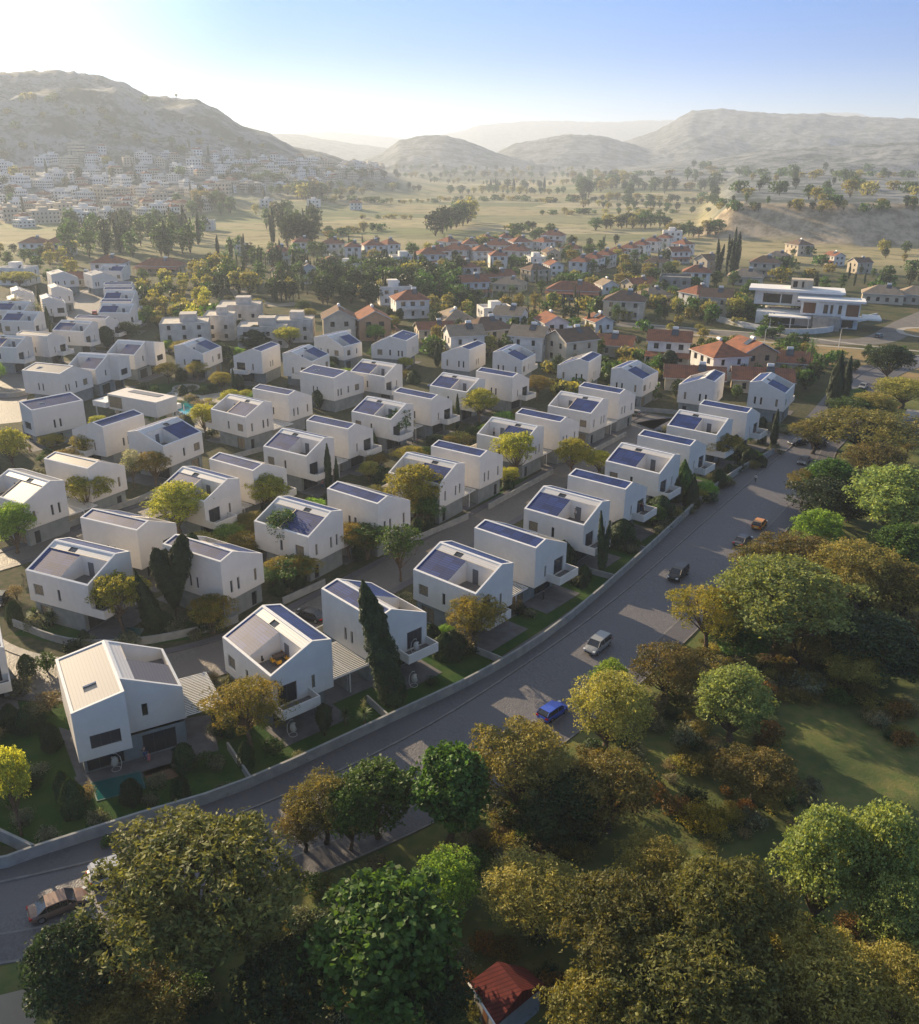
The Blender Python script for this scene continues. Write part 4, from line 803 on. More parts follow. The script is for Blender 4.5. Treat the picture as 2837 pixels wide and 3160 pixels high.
def T(kind, x, ytop, wpx, h, v=None, label=None, rz=None):
    p = G(x, ytop, h); k_ = 1.0 if kind in ('cyp', 'cone', 'fork', 'pear', 'topi', 'palm', 'yucca') else 1.16; return plant(kind, (p.x, p.y, 0), h, k_ * wpx / (FPX / depth(p)), label, None, v, rz)
def TB(kind, x, yb, yt, wpx, v=None, label=None):
    p = G(x, yb); lo, hi = .5, 30
    for _ in range(30):
        h = (lo + hi) / 2
        if PX((p.x, p.y, h))[1] > yt: lo = h
        else: hi = h
    return plant(kind, (p.x, p.y, 0), h, wpx / (FPX / depth(p)), label, None, v, 0.)
TB('fork', 352, 1231, 1065, 66, 0, 'big dark cypress with a split top on a bare trunk')
TB('pear', 213, 691, 646, 29, 0, 'round dark lollipop tree on a thin trunk at far left')
# park trees
for a in [('mag', 375, 1668, 400, 12.5, 0), ('dark', 125, 1838, 200, 9), ('syc', 758, 1772, 300, 11), ('limeg', 885, 1690, 130, 7), ('brown', 640, 1548, 150, 7, 0), ('green', 745, 1520, 170, 8, 0), ('syc', 893, 1487, 165, 10),
          ('olive', 1030, 1434, 200, 10, 0), ('olive', 1214, 1338, 165, 10, 1), ('limeg', 1212, 1303, 80, 7), ('brown', 1325, 1286, 155, 7, 0), ('syl', 1465, 1326, 155, 9, 1), ('gold', 1412, 1168, 165, 9.5, 0),
          ('syl', 1560, 1117, 270, 13, 0), ('brown', 1512, 1078, 115, 8, 1), ('brown', 1585, 1060, 170, 9, 0), ('limeg', 1628, 1006, 95, 8), ('green', 1655, 908, 100, 10, 0), ('brown', 1598, 930, 75, 7, 0), ('green', 1650, 950, 150, 8, 1),
          ('brown', 1720, 817, 220, 10, 0), ('brown', 1620, 832, 100, 7.5, 0), ('syl', 1792, 926, 190, 13, 1), ('olive', 1715, 1078, 190, 11, 0), ('brown', 1800, 1125, 170, 9, 1), ('green', 1748, 1228, 210, 8, 1), ('olive', 1795, 748, 110, 8, 1), ('olive', 1738, 775, 90, 8, 0),
          ('green', 1690, 788, 110, 7, 0), ('mag', 1240, 1765, 270, 10, 1), ('mag', 1440, 1730, 270, 11, 1), ('olive', 1300, 1662, 140, 6, 0), ('syl', 1650, 1607, 180, 12, 1), ('syl', 1765, 1598, 180, 13, 1), ('syl', 1800, 1742, 170, 10, 0),
          ('olive', 1640, 1862, 260, 9, 0), ('olive', 1060, 1716, 200, 7, 1), ('brown', 1215, 1508, 190, 8, 1), ('green', 1135, 1540, 140, 7, 1), ('brown', 1500, 1495, 170, 5.5, 1), ('dome', 1397, 1588, 95, 3), ('brown', 1185, 1955, 210, 8, 1),
          ('brown', 1590, 1243, 130, 6, 0), ('olive', 1700, 1290, 130, 5, 0), ('brown', 1620, 1960, 240, 7, 0), ('green', 1480, 1230, 120, 6, 0), ('dark', 1080, 1590, 120, 6), ('dark', 840, 1915, 190, 6), ('dark', 560, 1900, 230, 7), ('brown', 250, 1960, 240, 6, 1),
          ('mag', 1380, 1890, 330, 10, 0), ('olive', 1800, 1900, 200, 8, 1), ('lime', 5, 1478, 85, 10, 1), ('brown', 1745, 880, 130, 8, 1), ('green', 1800, 1040, 120, 8, 0), ('dark', 1690, 960, 130, 7), ('brown', 600, 1600, 110, 5, 0), ('green', 690, 1560, 110, 7, 0)]:
    T(*a)
plant('olive', (-62, 55, 0), 11, 10, 'olive-green tree just outside the bottom left edge by the road'); plant('mag', (-55, 46, 0), 11, 10, 'leathery-leaved tree just outside the bottom left corner')
plant('green', (-53, 73, 0), 10, 9, 'unseen green tree outside the left edge, added to shade the bottom left road'); plant('olive', (-50, 65.5, 0), 9, 7, 'unseen olive tree outside the left edge, added to shade the bottom left road')  # two unseen trees, added out of frame to shade the lower left road
# tall trees of the garden side
for a in [('gold', 485, 1354, 165, 8.5, 0), ('gold', 940, 1184, 122, 7.5, 1), ('gold', 300, 895, 72, 7.5, 0), ('gold', 175, 856, 76, 7, 1), ('gold', 1430, 857, 95, 7, 0), ('gold', 1066, 744, 58, 6.5, 0), ('gold', 330, 718, 52, 6, 1), ('gold', 387, 716, 46, 6.5, 0), ('gold', 436, 736, 48, 6, 1), ('gold', 718, 826, 46, 5, 1),
          ('lime', 345, 957, 130, 10, 0), ('lime', 228, 1134, 110, 9, 1), ('lime', 168, 938, 92, 8, 1), ('lime', 525, 940, 88, 8, 0), ('lime', 820, 921, 120, 10.5, 0), ('lime', 1025, 853, 95, 10, 1), ('lime', 1135, 869, 78, 8, 0), ('lime', 1187, 890, 58, 6, 1), ('lime', 950, 770, 76, 8.5, 0), ('lime', 402, 798, 64, 8, 1),
          ('lime', 14, 850, 76, 9, 0), ('limeg', 15, 990, 80, 9, 0), ('lime', 570, 645, 56, 8, 1), ('lime', 32, 536, 78, 8, 1), ('slim', 565, 1010, 88, 9.5, 0), ('slim', 792, 1035, 92, 9.5, 1), ('slim', 790, 805, 64, 9, 0), ('slim', 563, 773, 48, 8.5, 1), ('slim', 675, 662, 44, 8, 0), ('blos', 258, 888, 46, 8, 0),
          ('cyp', 647, 879, 15, 9.5, 0), ('cyp', 665, 904, 9, 6.5, 0), ('cyp', 906, 780, 11, 8.5, 0), ('cyp', 1541, 811, 14, 9, 0), ('cyp', 1200, 1012, 24, 10.5, 1), ('cone', 771, 738, 21, 6, 0), ('cone', 758, 745, 15, 5, 1), ('cyp', 866, 680, 12, 7, 0), ('cyp', 90, 607, 11, 9, 0), ('cyp', 73, 562, 9, 9, 0), ('cyp', 286, 568, 9, 9, 0), ('cyp', 460, 729, 9, 7.5, 0), ('cyp', 104, 640, 10, 6, 0),
          ('fork', 357, 1065, 66, 10, 0), ('cone', 1336, 926, 42, 6.5, 0), ('cone', 1357, 911, 48, 7, 1), ('cone', 1376, 944, 32, 6, 0), ('pear', 1327, 694, 34, 8, 0), ('green', 1216, 778, 40, 6, 0), ('pear', 212, 646, 29, 5, 0), ('palm', 27, 586, 48, 11, 0), ('palm', 63, 598, 30, 9, 1), ('palm', 74, 600, 32, 9.5, 0), ('palm', 53, 622, 26, 7, 1), ('palm', 18, 672, 42, 8.5, 0), ('palm', 766, 690, 34, 5, 1),
          ('palm', 1611, 672, 30, 11, 1), ('cone', 1668, 696, 34, 14, 0), ('cyp', 1686, 706, 18, 12, 0), ('dark', 1770, 683, 92, 10), ('green', 245, 636, 52, 7, 1), ('green', 1180, 730, 34, 5, 0), ('pear', 630, 772, 24, 5, 0), ('green', 1300, 1000, 44, 4, 0), ('cone', 736, 847, 24, 5, 1),
          ('yucca', 683, 1395, 34, 2.6, 0), ('yucca', 720, 1392, 40, 2.8, 1), ('yucca', 66, 1198, 40, 2.4, 0), ('yucca', 97, 1205, 42, 2.6, 1), ('topi', 1158, 1118, 26, 2.6), ('topi', 842, 1105, 20, 2.6), ('pear', 640, 1395, 34, 4)]:
    T(*a)
# the leaning cypress and its leaning neighbour
lp = proto_column('cypress_tree', 'cyp', 20000, (.2, .08), 16.4, 3.3, 'topi', .03, seed=44, lean=-3.2); r_ = lp[0]; g_ = G(781, 1397)
r_.location = (g_.x, g_.y, 0); r_.rotation_euler = (0, 0, .25); tag(r_, 'huge dark cypress leaning left in front of the third roadside house', 'cypress', 'cypresses')
lp = proto_column('cypress_tree', 'cyp', 10000, (.2, .08), 9, 3.0, 'cone', .05, seed=45, lean=-1.8); r_ = lp[0]; g_ = G(312, 1252)
r_.location = (g_.x, g_.y, 0); r_.rotation_euler = (0, 0, .1); tag(r_, 'thick leaning dark cypress beside the split-top cypress', 'cypress', 'cypresses')
# corner garden shrubs (detail crop of the photo: origin 0,1122.7 scale .3525)
for k, x, y, w, h in [('topi', 1020, 990, 130, 3.2), ('topi', 725, 1190, 120, 2.8), ('topi', 1005, 1180, 110, 2.6), ('topi', 385, 1190, 135, 4.2), ('topi', 335, 1142, 95, 3.4), ('topi', 270, 878, 110, 3.2), ('topi', 120, 800, 110, 3.), ('topi', 40, 770, 110, 3.2), ('topi', 135, 490, 95, 2.8),
                      ('bgrn', 245, 468, 130, 3), ('bgry', 90, 600, 140, 2.8), ('btan', 255, 672, 190, 3.2), ('btan', 480, 1185, 100, 3), ('bgry', 540, 1340, 125, 2.6), ('bgry', 258, 1450, 130, 1.8), ('bgry', 105, 1350, 130, 2), ('bgry', 215, 1088, 110, 1.6), ('bgry', 868, 1150, 110, 1.8), ('bgry', 838, 1268, 95, 1.5),
                      ('bgrn', 1140, 1030, 120, 2), ('bgry', 1210, 1045, 100, 2.), ('bgry', 1250, 1215, 100, 1.), ('btan', 1195, 570, 75, 2), ('bgry', 1292, 575, 130, 3.4), ('bgry', 1165, 655, 90, 1.8), ('bgrn', 600, 1502, 90, 1.3), ('bgrn', 70, 1010, 110, 1.6), ('bgrn', 40, 1260, 110, 1.6), ('bgrn', 400, 400, 120, 2.), ('topi', 465, 350, 60, 2.2), ('topi', 65, 190, 95, 3.2),
                      ('btan', 75, 75, 100, 3), ('bgry', 175, 260, 120, 2.4), ('bgrn', 520, 1420, 90, 1.2), ('topi', 1375, 975, 90, 3.4), ('bgrn', 1540, 940, 130, 2.4), ('bgry', 1690, 1015, 90, 1.6), ('bgry', 975, 318, 75, 1.6), ('bgry', 1090, 340, 85, 1.5), ('btan', 730, 350, 90, 2)]:
    T(k, x * .3525, 1122.7 + y * .3525, w * .3525, h)
# ---------------------------------------------------------------- beyond the estate
def GT(px, py):
    "point of the terrain seen at (px, py)"
    d = Fw + RV * ((px - 910) / FPX) - UV * ((py - 1013.6) / FPX); r = math.hypot(d.x, d.y)
    t = np.geomspace(150, 9000, 900) / r; x = d.x * t; y = d.y * t; z = CAMH + d.z * t; h = terrain(x, y); k = np.nonzero(z < h)[0]
    if not len(k): return None
    i = k[0]; return Vector((x[i], y[i], h[i]))
M['terra'] = striped('terracotta_roof', (.34, .14, .08), (.20, .08, .05), .45, .22, 'X', .9, .1, var=(.19, .10, .07), vscale=.7)
M['terrab'] = striped('brown_tile_roof', (.20, .13, .09), (.13, .085, .06), .45, .22, 'X', .9, .1, var=(.14, .10, .075), vscale=.7)
M['sandroof'] = striped('sand_tile_roof', (.36, .28, .20), (.24, .19, .14), .45, .22, 'X', .9, .1, var=(.26, .21, .16), vscale=.7)
M['whitew'] = mat('white_render', (.74, .72, .68), .9, var=(.60, .58, .54), scale=.5, rnd=.12)
M['beige'] = mat('beige_render', (.58, .50, .38), .9, var=(.47, .40, .30), scale=.5, rnd=.12)
M['peach'] = mat('peach_render', (.55, .32, .18), .9, var=(.45, .27, .16), scale=.5)
M['rawcon'] = mat('raw_concrete', (.36, .34, .31), .95, var=(.22, .21, .19), scale=.5, amt=.6, rnd=.1)
M['blockcon'] = mat('pale_block_concrete', (.58, .54, .48), .95, var=(.40, .37, .33), scale=.5, amt=.6, rnd=.1)
M['hole'] = mat('dark_opening', (.03, .028, .025), .6)
M['panel'] = mat('heater_panel', (.04, .05, .07), .2, spec=.7)
def win_holes(w, n, z0, z1, ww=1.1): return [((w - ww) * (i + .5) / n + (w - ww) / n * 0, (w - ww) * (i + .5) / n + ww, z0, z1) for i in range(n)]
def subhouse(w, d, h, roof='hip', wm='whitew', rm='terra', heater=True, ver=False, balc=False, parts=True, over=.5, tower=False):
    root = empty('suburban_house'); X, Y, nx, ny = Vector((1, 0, 0)), Vector((0, 1, 0)), Vector((-1, 0, 0)), Vector((0, -1, 0)); b = MB(); st = max(1, round(h / 3)); O = Vector((-w / 2, -d / 2, 0)); sets = []
    for P, du, L_, nr in ((O, X, w, ny), (O + Y * d, X, w, Y), (O, Y, d, nx), (O + X * w, Y, d, X)):
        hs = []
        for s_ in range(st): hs += win_holes(L_, max(2, int(L_ / 3.4)), s_ * 3 + (1. if s_ or L_ < 9 else .9), s_ * 3 + 2.4, random.choice([.9, 1.2, 1.5]))
        wallgrid(b, P, du, L_, 0, h, hs, nr, depth_=.2); sets.append((P, du, hs, nr))
    if roof == 'flat': b.face([(-w / 2, -d / 2, h - .5), (w / 2, -d / 2, h - .5), (w / 2, d / 2, h - .5), (-w / 2, d / 2, h - .5)])
    b.build('wall', M[wm], root)
    for P, du, hs, nr in sets: panes(P, du, hs, nr, depth_=.2, par=root)
    o = over; rb = MB(); x0, x1, y0, y1 = -w / 2 - o, w / 2 + o, -d / 2 - o, d / 2 + o; rh = min(w, d) * .28
    if roof in ('hip', 'gable'):
        k = (y1 - y0) / 2 if roof == 'hip' else 0; k = min(k, (x1 - x0) / 2 - .3); r0, r1 = (x0 + k, 0, h + rh), (x1 - k, 0, h + rh); z = h - .05; t = .18
        for zz, fl in ((0, 0), (-t, 1)):
            q = [[(x0, y0, z + zz), (x1, y0, z + zz), (r1[0], 0, r1[2] + zz), (r0[0], 0, r0[2] + zz)], [(x1, y1, z + zz), (x0, y1, z + zz), (r0[0], 0, r0[2] + zz), (r1[0], 0, r1[2] + zz)]]
            if roof == 'hip': q += [[(x0, y1, z + zz), (x0, y0, z + zz), (r0[0], 0, r0[2] + zz)], [(x1, y0, z + zz), (x1, y1, z + zz), (r1[0], 0, r1[2] + zz)]]
            for f in q: rb.face(f[::-1] if fl else f)
        for a, c_ in (((x0, y0), (x1, y0)), ((x1, y0), (x1, y1)), ((x1, y1), (x0, y1)), ((x0, y1), (x0, y0))):
            if roof == 'hip' or a[1] == c_[1]: rb.face([(a[0], a[1], z - t), (c_[0], c_[1], z - t), (c_[0], c_[1], z), (a[0], a[1], z)], 1)
        if roof == 'gable':
            for xx, fl in ((-w / 2, 0), (w / 2, 1)):
                g = [(xx, -d / 2, h), (xx, 0, h + rh * (d / (d + 2 * o)) - .05), (xx, d / 2, h)]; rb.face(g if fl else g[::-1], 2)
            for xx in (x0, x1): rb.face([(xx, y0, z - t), (xx, y0, z), (xx, 0, r0[2]), (xx, 0, r0[2] - t)], 1); rb.face([(xx, y1, z - t), (xx, y1, z), (xx, 0, r0[2]), (xx, 0, r0[2] - t)], 1)
        rb.build('roof', [M[rm], M['metalw'], M[wm]], root)
    else:
        for a in ((x0 + o, x1 - o, y0 + o, y0 + o + .2), (x0 + o, x1 - o, y1 - o - .2, y1 - o), (x0 + o, x0 + o + .2, y0 + o + .2, y1 - o - .2), (x1 - o - .2, x1 - o, y0 + o + .2, y1 - o - .2)): rb.box(a[0], a[1], a[2], a[3], h + .002, h + .35)
        if tower: rb.box(-w * .2, w * .12, -d * .2, d * .2, h - .49, h + 2.2)
        rb.build('roof_parapet', M[wm], root)
    if heater:
        e = MB(); zt = h + (rh * .55 if roof != 'flat' else -.3); px_ = w * .12
        e.tube([(px_ - .75, -.2, zt + 1.6), (px_ + .75, -.2, zt + 1.6)], .42, 10, 0); e.tube([(px_, -.2, zt - .4), (px_, -.2, zt + 1.4)], .1, 6, 0)
        e.face([(px_ - .9, -2.2, zt + .1), (px_ + .9, -2.2, zt + .1), (px_ + .9, -.5, zt + 1.3), (px_ - .9, -.5, zt + 1.3)], 1)
        e.build('water_heater', [M['tank'], M['panel']], root)
    if ver:
        e = MB(); e.face([(x0, y0 - 2.4, 2.5), (x1, y0 - 2.4, 2.5), (x1, -d / 2 + .01, 3.3), (x0, -d / 2 + .01, 3.3)]); e.face([(x0, y0 - 2.4, 2.4), (x0, -d / 2 + .01, 3.2), (x1, -d / 2 + .01, 3.2), (x1, y0 - 2.4, 2.4)])
        for i in range(4): xx = x0 + .3 + (x1 - x0 - .6) * i / 3; e.box(xx - .12, xx + .12, y0 - 2.2, y0 - 1.96, 0, 2.45, 1)
        e.build('verandah', [M[rm], M[wm]], root)
    if balc:
        e = MB(); e.box(-w * .25, w * .25, -d / 2 - 1.4, -d / 2 - .002, 3, 3.2); e.box(-w * .25, w * .25, -d / 2 - 1.4, -d / 2 - 1.28, 3.2, 4.1); e.build('balcony', M[wm], root)
    return root
SH = {}; SHA = {
 'A': dict(w=11, d=9.5, h=6, roof='hip', balc=True), 'A2': dict(w=13, d=10, h=6.2, roof='hip', ver=True), 'B': dict(w=10.5, d=8, h=6, roof='gable', ver=True), 'B2': dict(w=9, d=8, h=6.3, roof='gable', rm='sandroof', balc=True), 'C': dict(w=13, d=10, h=6, rm='terrab', wm='beige', balc=True),
 'C2': dict(w=14, d=10, h=3.6, rm='sandroof', wm='beige'), 'D': dict(w=19, d=10, h=3.5, wm='beige', ver=True), 'E': dict(w=12, d=10, h=6.4, roof='flat', tower=True), 'F': dict(w=8.2, d=10, h=6, roof='hip', over=.25), 'P': dict(w=10, d=9, h=6, roof='gable', wm='peach', balc=True, ver=True),
 'PB': dict(w=10, d=9, h=6.2, roof='gable', wm='beige', rm='terrab', balc=True), 'L': dict(w=13, d=8, h=3.1, roof='gable', wm='beige'), 'G': dict(w=12, d=11, h=6.5, roof='flat', wm='rawcon', heater=False), 'S': dict(w=7, d=6, h=3.4, roof='gable', rm='terra', wm='whitew')}
def sub(kind, px, py, yaw, label, sc=1.0, lift=0, grp='older houses beyond the estate'):
    p = GT(px, py) if py < 520 else G(px, py)
    if kind in SH: r = copy_tree(SH[kind])
    else: r = subhouse(**SHA[kind]); SH[kind] = r
    r.location = (p.x, p.y, p.z + lift); r.rotation_euler = (0, 0, R_(yaw)); r.scale = (sc * 1.2,) * 3
    if label: tag(r, label, 'house', grp)
    return r
for a in [('B', 935, 588, 20, 'white gabled house with bright red roof and verandah in the dark hedge gap'), ('A', 918, 556, 25, 'white house with red hip roof just above the red gabled house'), ('E', 800, 535, 15, 'white flat-roofed house beside the dark hedge'), ('A2', 852, 528, 15, 'white villa with red hip and white gables right of the flat house'),
          ('D', 1135, 590, -12, 'low cream bungalow with long red hip roof beside a dry field'), ('C', 1235, 628, -15, 'cream house with brown roof and rounded front above the road'), ('G', 1335, 580, -15, 'raw grey concrete house shell in the suburb'), ('A', 1377, 566, -15, 'white house with red roof just behind the concrete shell'),
          ('C2', 1475, 562, -20, 'sand-roofed bungalow left of the big white villa'), ('C', 1512, 545, -20, 'sand house rising behind the big white villa'), ('PB', 1415, 622, -20, 'beige gabled house behind a dark cypress left of the villa'), ('C2', 1745, 598, -22, 'low sand house behind the villa at right'), ('C2', 1815, 600, -22, 'low sand house cut by the right edge'),
          ('PB', 672, 668, 100, 'cream house with satellite dish left of the peach house'), ('P', 738, 668, 105, 'peach house with orange-brown roof behind the estate'), ('A', 812, 626, 15, 'cream house with small red roof right of the peach house'), ('B2', 918, 706, 15, 'white gabled house with grey roof and round tank'), ('B2', 1048, 708, -20, 'white house with slatted grey roof and tall windows'),
          ('B', 1322, 716, -15, 'small white house with red roof near the dual road'), ('P', 1478, 738, -75, 'pinkish gabled house with red roof beside grey solar panels'), ('L', 1505, 772, -12, 'long low house with brown-red roof behind the back row'), ('L', 1372, 768, -12, 'low grey house with faded red verandah roof'), ('S', 1185, 655, -70, 'tiny white gabled hut beside the road'),
          ('L', 1115, 690, -15, 'low red roof left of the dark trees'), ('L', 1205, 700, -18, 'low red roof half hidden by palms'), ('L', 1545, 735, -15, 'faded red roof left of the tall palm'), ('A2', 75, 505, 0, 'grand white hip-roofed mansion at left'), ('A2', 122, 505, 0, 'second white mansion standing right of the grand mansion'), ('E', 40, 562, -5, 'hazy white flat villa at the left edge'),
          ('A2', 222, 548, 0, 'white house with grey hip roof above the stepped column'), ('D', 322, 540, -5, 'low brown-roofed house beside the dark round trees'), ('A', 555, 522, 10, 'house with pinkish roof above the dark hedge'), ('L', 168, 565, 0, 'low house with a sand hip roof at left'), ('E', 408, 456, 5, 'small white cube house by the open fields'), ('E', 530, 412, 5, 'white house on the far field edge, left one'),
          ('E', 622, 410, 5, 'white house on the far field edge, middle one'), ('A', 705, 416, 5, 'white house with ramp on the far field edge'), ('E', 1330, 478, -10, 'pale shed with a curved roof near the quarry bank')]: sub(*a)
for i, (x, y) in enumerate([(868, 520), (888, 500), (905, 518), (930, 505), (955, 520), (962, 494), (985, 508), (1000, 492), (1030, 500), (1075, 500), (1022, 520), (700, 512), (740, 508), (770, 506), (1095, 486), (985, 530), (660, 505), (1350, 505)]):
    sub(['A', 'F', 'A2', 'F'][i % 4], x, y, [15, 40, -20, 5][i % 4], None); o = [q for q in COL.objects][-1]
    r = [q for q in COL.objects if q.parent is None and q.name.startswith('suburban_house')][-1]; LABELLED.append((r, 'red-roofed white house')); tag(r, None, 'house', 'red-roofed houses in the village')
for i in range(8):
    f = i / 7; x = 1150 + 165 * f; y = 543 - 52 * f; sub('F', x, y, -28, 'red-roofed terrace house, %s from the near left end of the terrace row' % ordn[i], grp='terrace of red-roofed houses')
random.seed(77)
EX = [(655, 540), (690, 545), (860, 560), (985, 560), (1010, 575), (1060, 555), (1095, 545), (1090, 520), (1130, 512), (1060, 530), (1200, 590), (1265, 575), (1290, 600), (1300, 540), (1340, 520), (1400, 540), (1380, 610), (980, 640), (1010, 660), (860, 665), (900, 650), (960, 690), (1090, 670), (1130, 715), (1420, 745), (780, 600), (610, 560), (570, 550), (1540, 520), (1580, 505), (1650, 525), (1700, 540), (600, 500), (480, 505)]
for i, (x, y) in enumerate(EX):
    kd = ['A', 'C', 'B2', 'PB', 'C2', 'E', 'B', 'L'][(i * 5) % 8]; sub(kd, x, y, random.choice([15, -20, 105, -75, 30]), None, random.uniform(.8, 1.), 0)
    r = [q for q in COL.objects if q.parent is None and q.name.startswith('suburban_house')][-1]; LABELLED.append((r, {'A': 'red-hipped white house', 'C': 'brown-roofed cream house', 'B2': 'sand-roofed white house', 'PB': 'brown-gabled cream house', 'C2': 'sand-roofed bungalow', 'E': 'white flat-roofed house', 'B': 'red-gabled white house', 'L': 'low red-roofed house'}[kd])); tag(r, None, 'house', 'older houses beyond the estate')
# unfinished concrete apartments
def block(px, py, w, d, h, yaw, label, tower=False, low=None):
    p = G(px, py); root = empty('apartment_block', (p.x, p.y, 0), R_(yaw)); b = MB(); X, Y, nx, ny = Vector((1, 0, 0)), Vector((0, 1, 0)), Vector((-1, 0, 0)), Vector((0, -1, 0)); O = Vector((-w / 2, -d / 2, 0)); sets = []
    for P, du, L_, nr in ((O, X, w, ny), (O + Y * d, X, w, Y), (O, Y, d, nx), (O + X * w, Y, d, X)):
        hs = []
        for s_ in range(int(h / 3)): hs += win_holes(L_, max(2, int(L_ / 4)), s_ * 3 + .9, s_ * 3 + 2.3, 1.1)
        wallgrid(b, P, du, L_, 0, h, hs, nr, depth_=.3); sets.append((P, du, hs, nr))
    b.face([(-w / 2, -d / 2, h - .4), (w / 2, -d / 2, h - .4), (w / 2, d / 2, h - .4), (-w / 2, d / 2, h - .4)])
    b.build('wall', M['blockcon'], root)
    for P, du, hs, nr in sets:
        for a0, a1, c0, c1 in hs:
            e = MB(); q = P - nr * .28; Z = Vector((0, 0, 1)); e.face([q + du * a0 + Z * c0, q + du * a1 + Z * c0, q + du * a1 + Z * c1, q + du * a0 + Z * c1]); e.build('window', M['hole'], root)
    e = MB(); e.box(-w * .1, w * .25, -d * .15, d * .3, h - .39, h + 2.1); e.build('roof_room', M['blockcon'], root)
    e = MB(); e.box(-w * .35, w * .05, -d / 2 - 1.5, -d / 2 - .003, 2.9, 3.1); e.box(-w * .35, w * .05, -d / 2 - 1.5, -d / 2 - 1.4, 3.1, 4.); e.build('balcony', M['blockcon'], root)
    tag(root, label, 'building', 'unfinished concrete blocks')
block(372, 688, 15, 13, 9, 12, 'unfinished pale concrete block, leftmost of the row behind the estate')
block(440, 668, 10, 12, 8.5, 8, 'unfinished concrete block with a green-railed balcony')
block(480, 645, 15, 12, 8.5, 8, 'unfinished concrete block standing at the back of the row')
block(525, 682, 16, 12, 7, 6, 'wide unfinished concrete block right of the green-railed one')
block(585, 672, 13, 11, 7.5, 4, 'unfinished concrete block with sloping roof slab, rightmost of the row')
# the big white villa
p = G(1598, 646); vr = empty('white_villa', (p.x, p.y, 0), R_(-20)); vr.scale = (.8, .9, 1.15); tag(vr, 'large white modern villa with stepped flat roofs behind a curved wall', 'villa')
def vb(name, x0, x1, y0, y1, z0, z1, m='whitew', g=()):
    b = MB(); b.box(x0, x1, y0, y1, z0, z1); b.build(name, M[m], vr)
    for a0, a1, c0, c1, mm in g: e = MB(); e.box(a0, a1, y0 - .04, y0 + .02, c0, c1); e.build('window', M[mm], vr)
M['woodp'] = mat('brown_shutter', (.16, .07, .03), .6)
vb('upper_floor', -26, 14, 8, 20, 5.5, 10.2, g=[(-22, -14, 6.2, 9.2, 'glass'), (-13.4, -8.5, 6.2, 9.2, 'glass'), (-6, -4.8, 7, 9, 'glass'), (-3.5, 1, 7.8, 9, 'glass')])
vb('roof_slab', -29, 15, 5.5, 21, 10.2, 11, 'rim')
vb('middle_block', -4, 22, -2, 10, 4, 8.6, g=[(-3, 2.5, 4.6, 8, 'woodp'), (6, 8, 4.8, 7.6, 'glass'), (9, 10.2, 4.8, 7.6, 'glass'), (12.5, 14, 4.8, 7.6, 'glass'), (16, 21.5, 4.3, 8, 'woodp')])
vb('roof_slab', -6, 24, -3, 8, 8.6, 9.3, 'rim'); vb('roof_room', -10, 0, 10, 17, 11, 14, 'beige', g=[(-9, -7, 11.5, 13.5, 'hole'), (-5, -4, 11.5, 13.5, 'hole')])
vb('lower_block', 2, 14, -8, -2, 0, 4.0, 'rawcon'); vb('ground_floor', -24, 22, 0, 18, 0, 4, 'whitew', g=[(-20, -16, .3, 2.6, 'hole'), (-12, -6, .3, 2.6, 'hole'), (15, 20, .3, 2.8, 'glass')])
vb('canopy', -18, 1, -7, 0, 3.2, 3.6, 'rim'); vb('balcony', 14, 25, -5, -2, 3.6, 4.2, 'rim'); vb('roof_slab', 24, 32, 0, 12, 3.2, 3.7, 'rim')
for x in (-17, -8, 0): vb('column', x, x + .4, -6.8, -6.4, 0, 3.2)
wall([tuple(G(x, y)[:2]) for x, y in ((1418, 636), (1480, 650), (1560, 662), (1640, 658), (1668, 645), (1735, 630))], 2.1, .4, 'white curved boundary wall in front of the big white villa', 'boundary_wall', 'whitew')
# roads and open ground beyond
M['dust'] = mat('dusty_road', (.30, .26, .20), .95, var=(.22, .19, .15), scale=.15, coord='World'); M['asph'] = mat('old_asphalt', (.17, .16, .145), .9, var=(.13, .12, .11), scale=.3, coord='World')
M['dry'] = mat('dry_grass', (.30, .20, .085), .95, var=(.16, .14, .06), scale=.25, amt=.6, coord='World', bump=.5, bscale=2); M['pale'] = mat('pale_footpath', (.42, .39, .33), .9, var=(.34, .31, .27), scale=.3, coord='World')
def farroad(name, pts, w, m, z=.014):
    c = smooth([tuple(G(x, y)[:2]) for x, y in pts]); b = MB(); strip(b, offset(c, -w / 2), offset(c, w / 2), z); tag(b.build(name, M[m]), kind='structure')
sheet('dry_field', [tuple(G(x, y)[:2]) for x, y in ((1040, 600), (1190, 598), (1235, 640), (1120, 642), (1020, 622))], .008, M['dry'])
sheet('dry_field', [tuple(G(x, y)[:2]) for x, y in ((1530, 492), (1700, 486), (1900, 500), (1900, 560), (1640, 545))], .008, M['dry'])
sheet('dry_field', [tuple(G(x, y)[:2]) for x, y in ((1380, 655), (1560, 672), (1900, 720), (1900, 770), (1560, 716), (1340, 690))], .008, M['dry'])
farroad('far_road', [(1060, 645), (1190, 640), (1350, 652), (1500, 666), (1640, 676), (1740, 672), (1800, 640), (1880, 606)], 11, 'asph', .02)
farroad('far_path', [(1300, 655), (1500, 676), (1700, 690), (1900, 716)], 2.0, 'pale', .026); farroad('far_path', [(1250, 640), (1400, 652), (1560, 664), (1700, 682), (1900, 704)], 1.6, 'pale', .03)
farroad('dirt_road', [(385, 520), (420, 530), (452, 548), (474, 575), (490, 592), (540, 604), (590, 600)], 8, 'dust'); farroad('dirt_road', [(-20, 548), (120, 545), (260, 552), (380, 535)], 6, 'dust')
q = G(1850, 660); sheet('roundabout_island', blob(q.x, q.y, 13, 13, j=.01, n=32), .034, M['pale']); sheet('roundabout_island', blob(q.x, q.y, 10.5, 10.5, j=.01, n=32), .038, M['dry'])
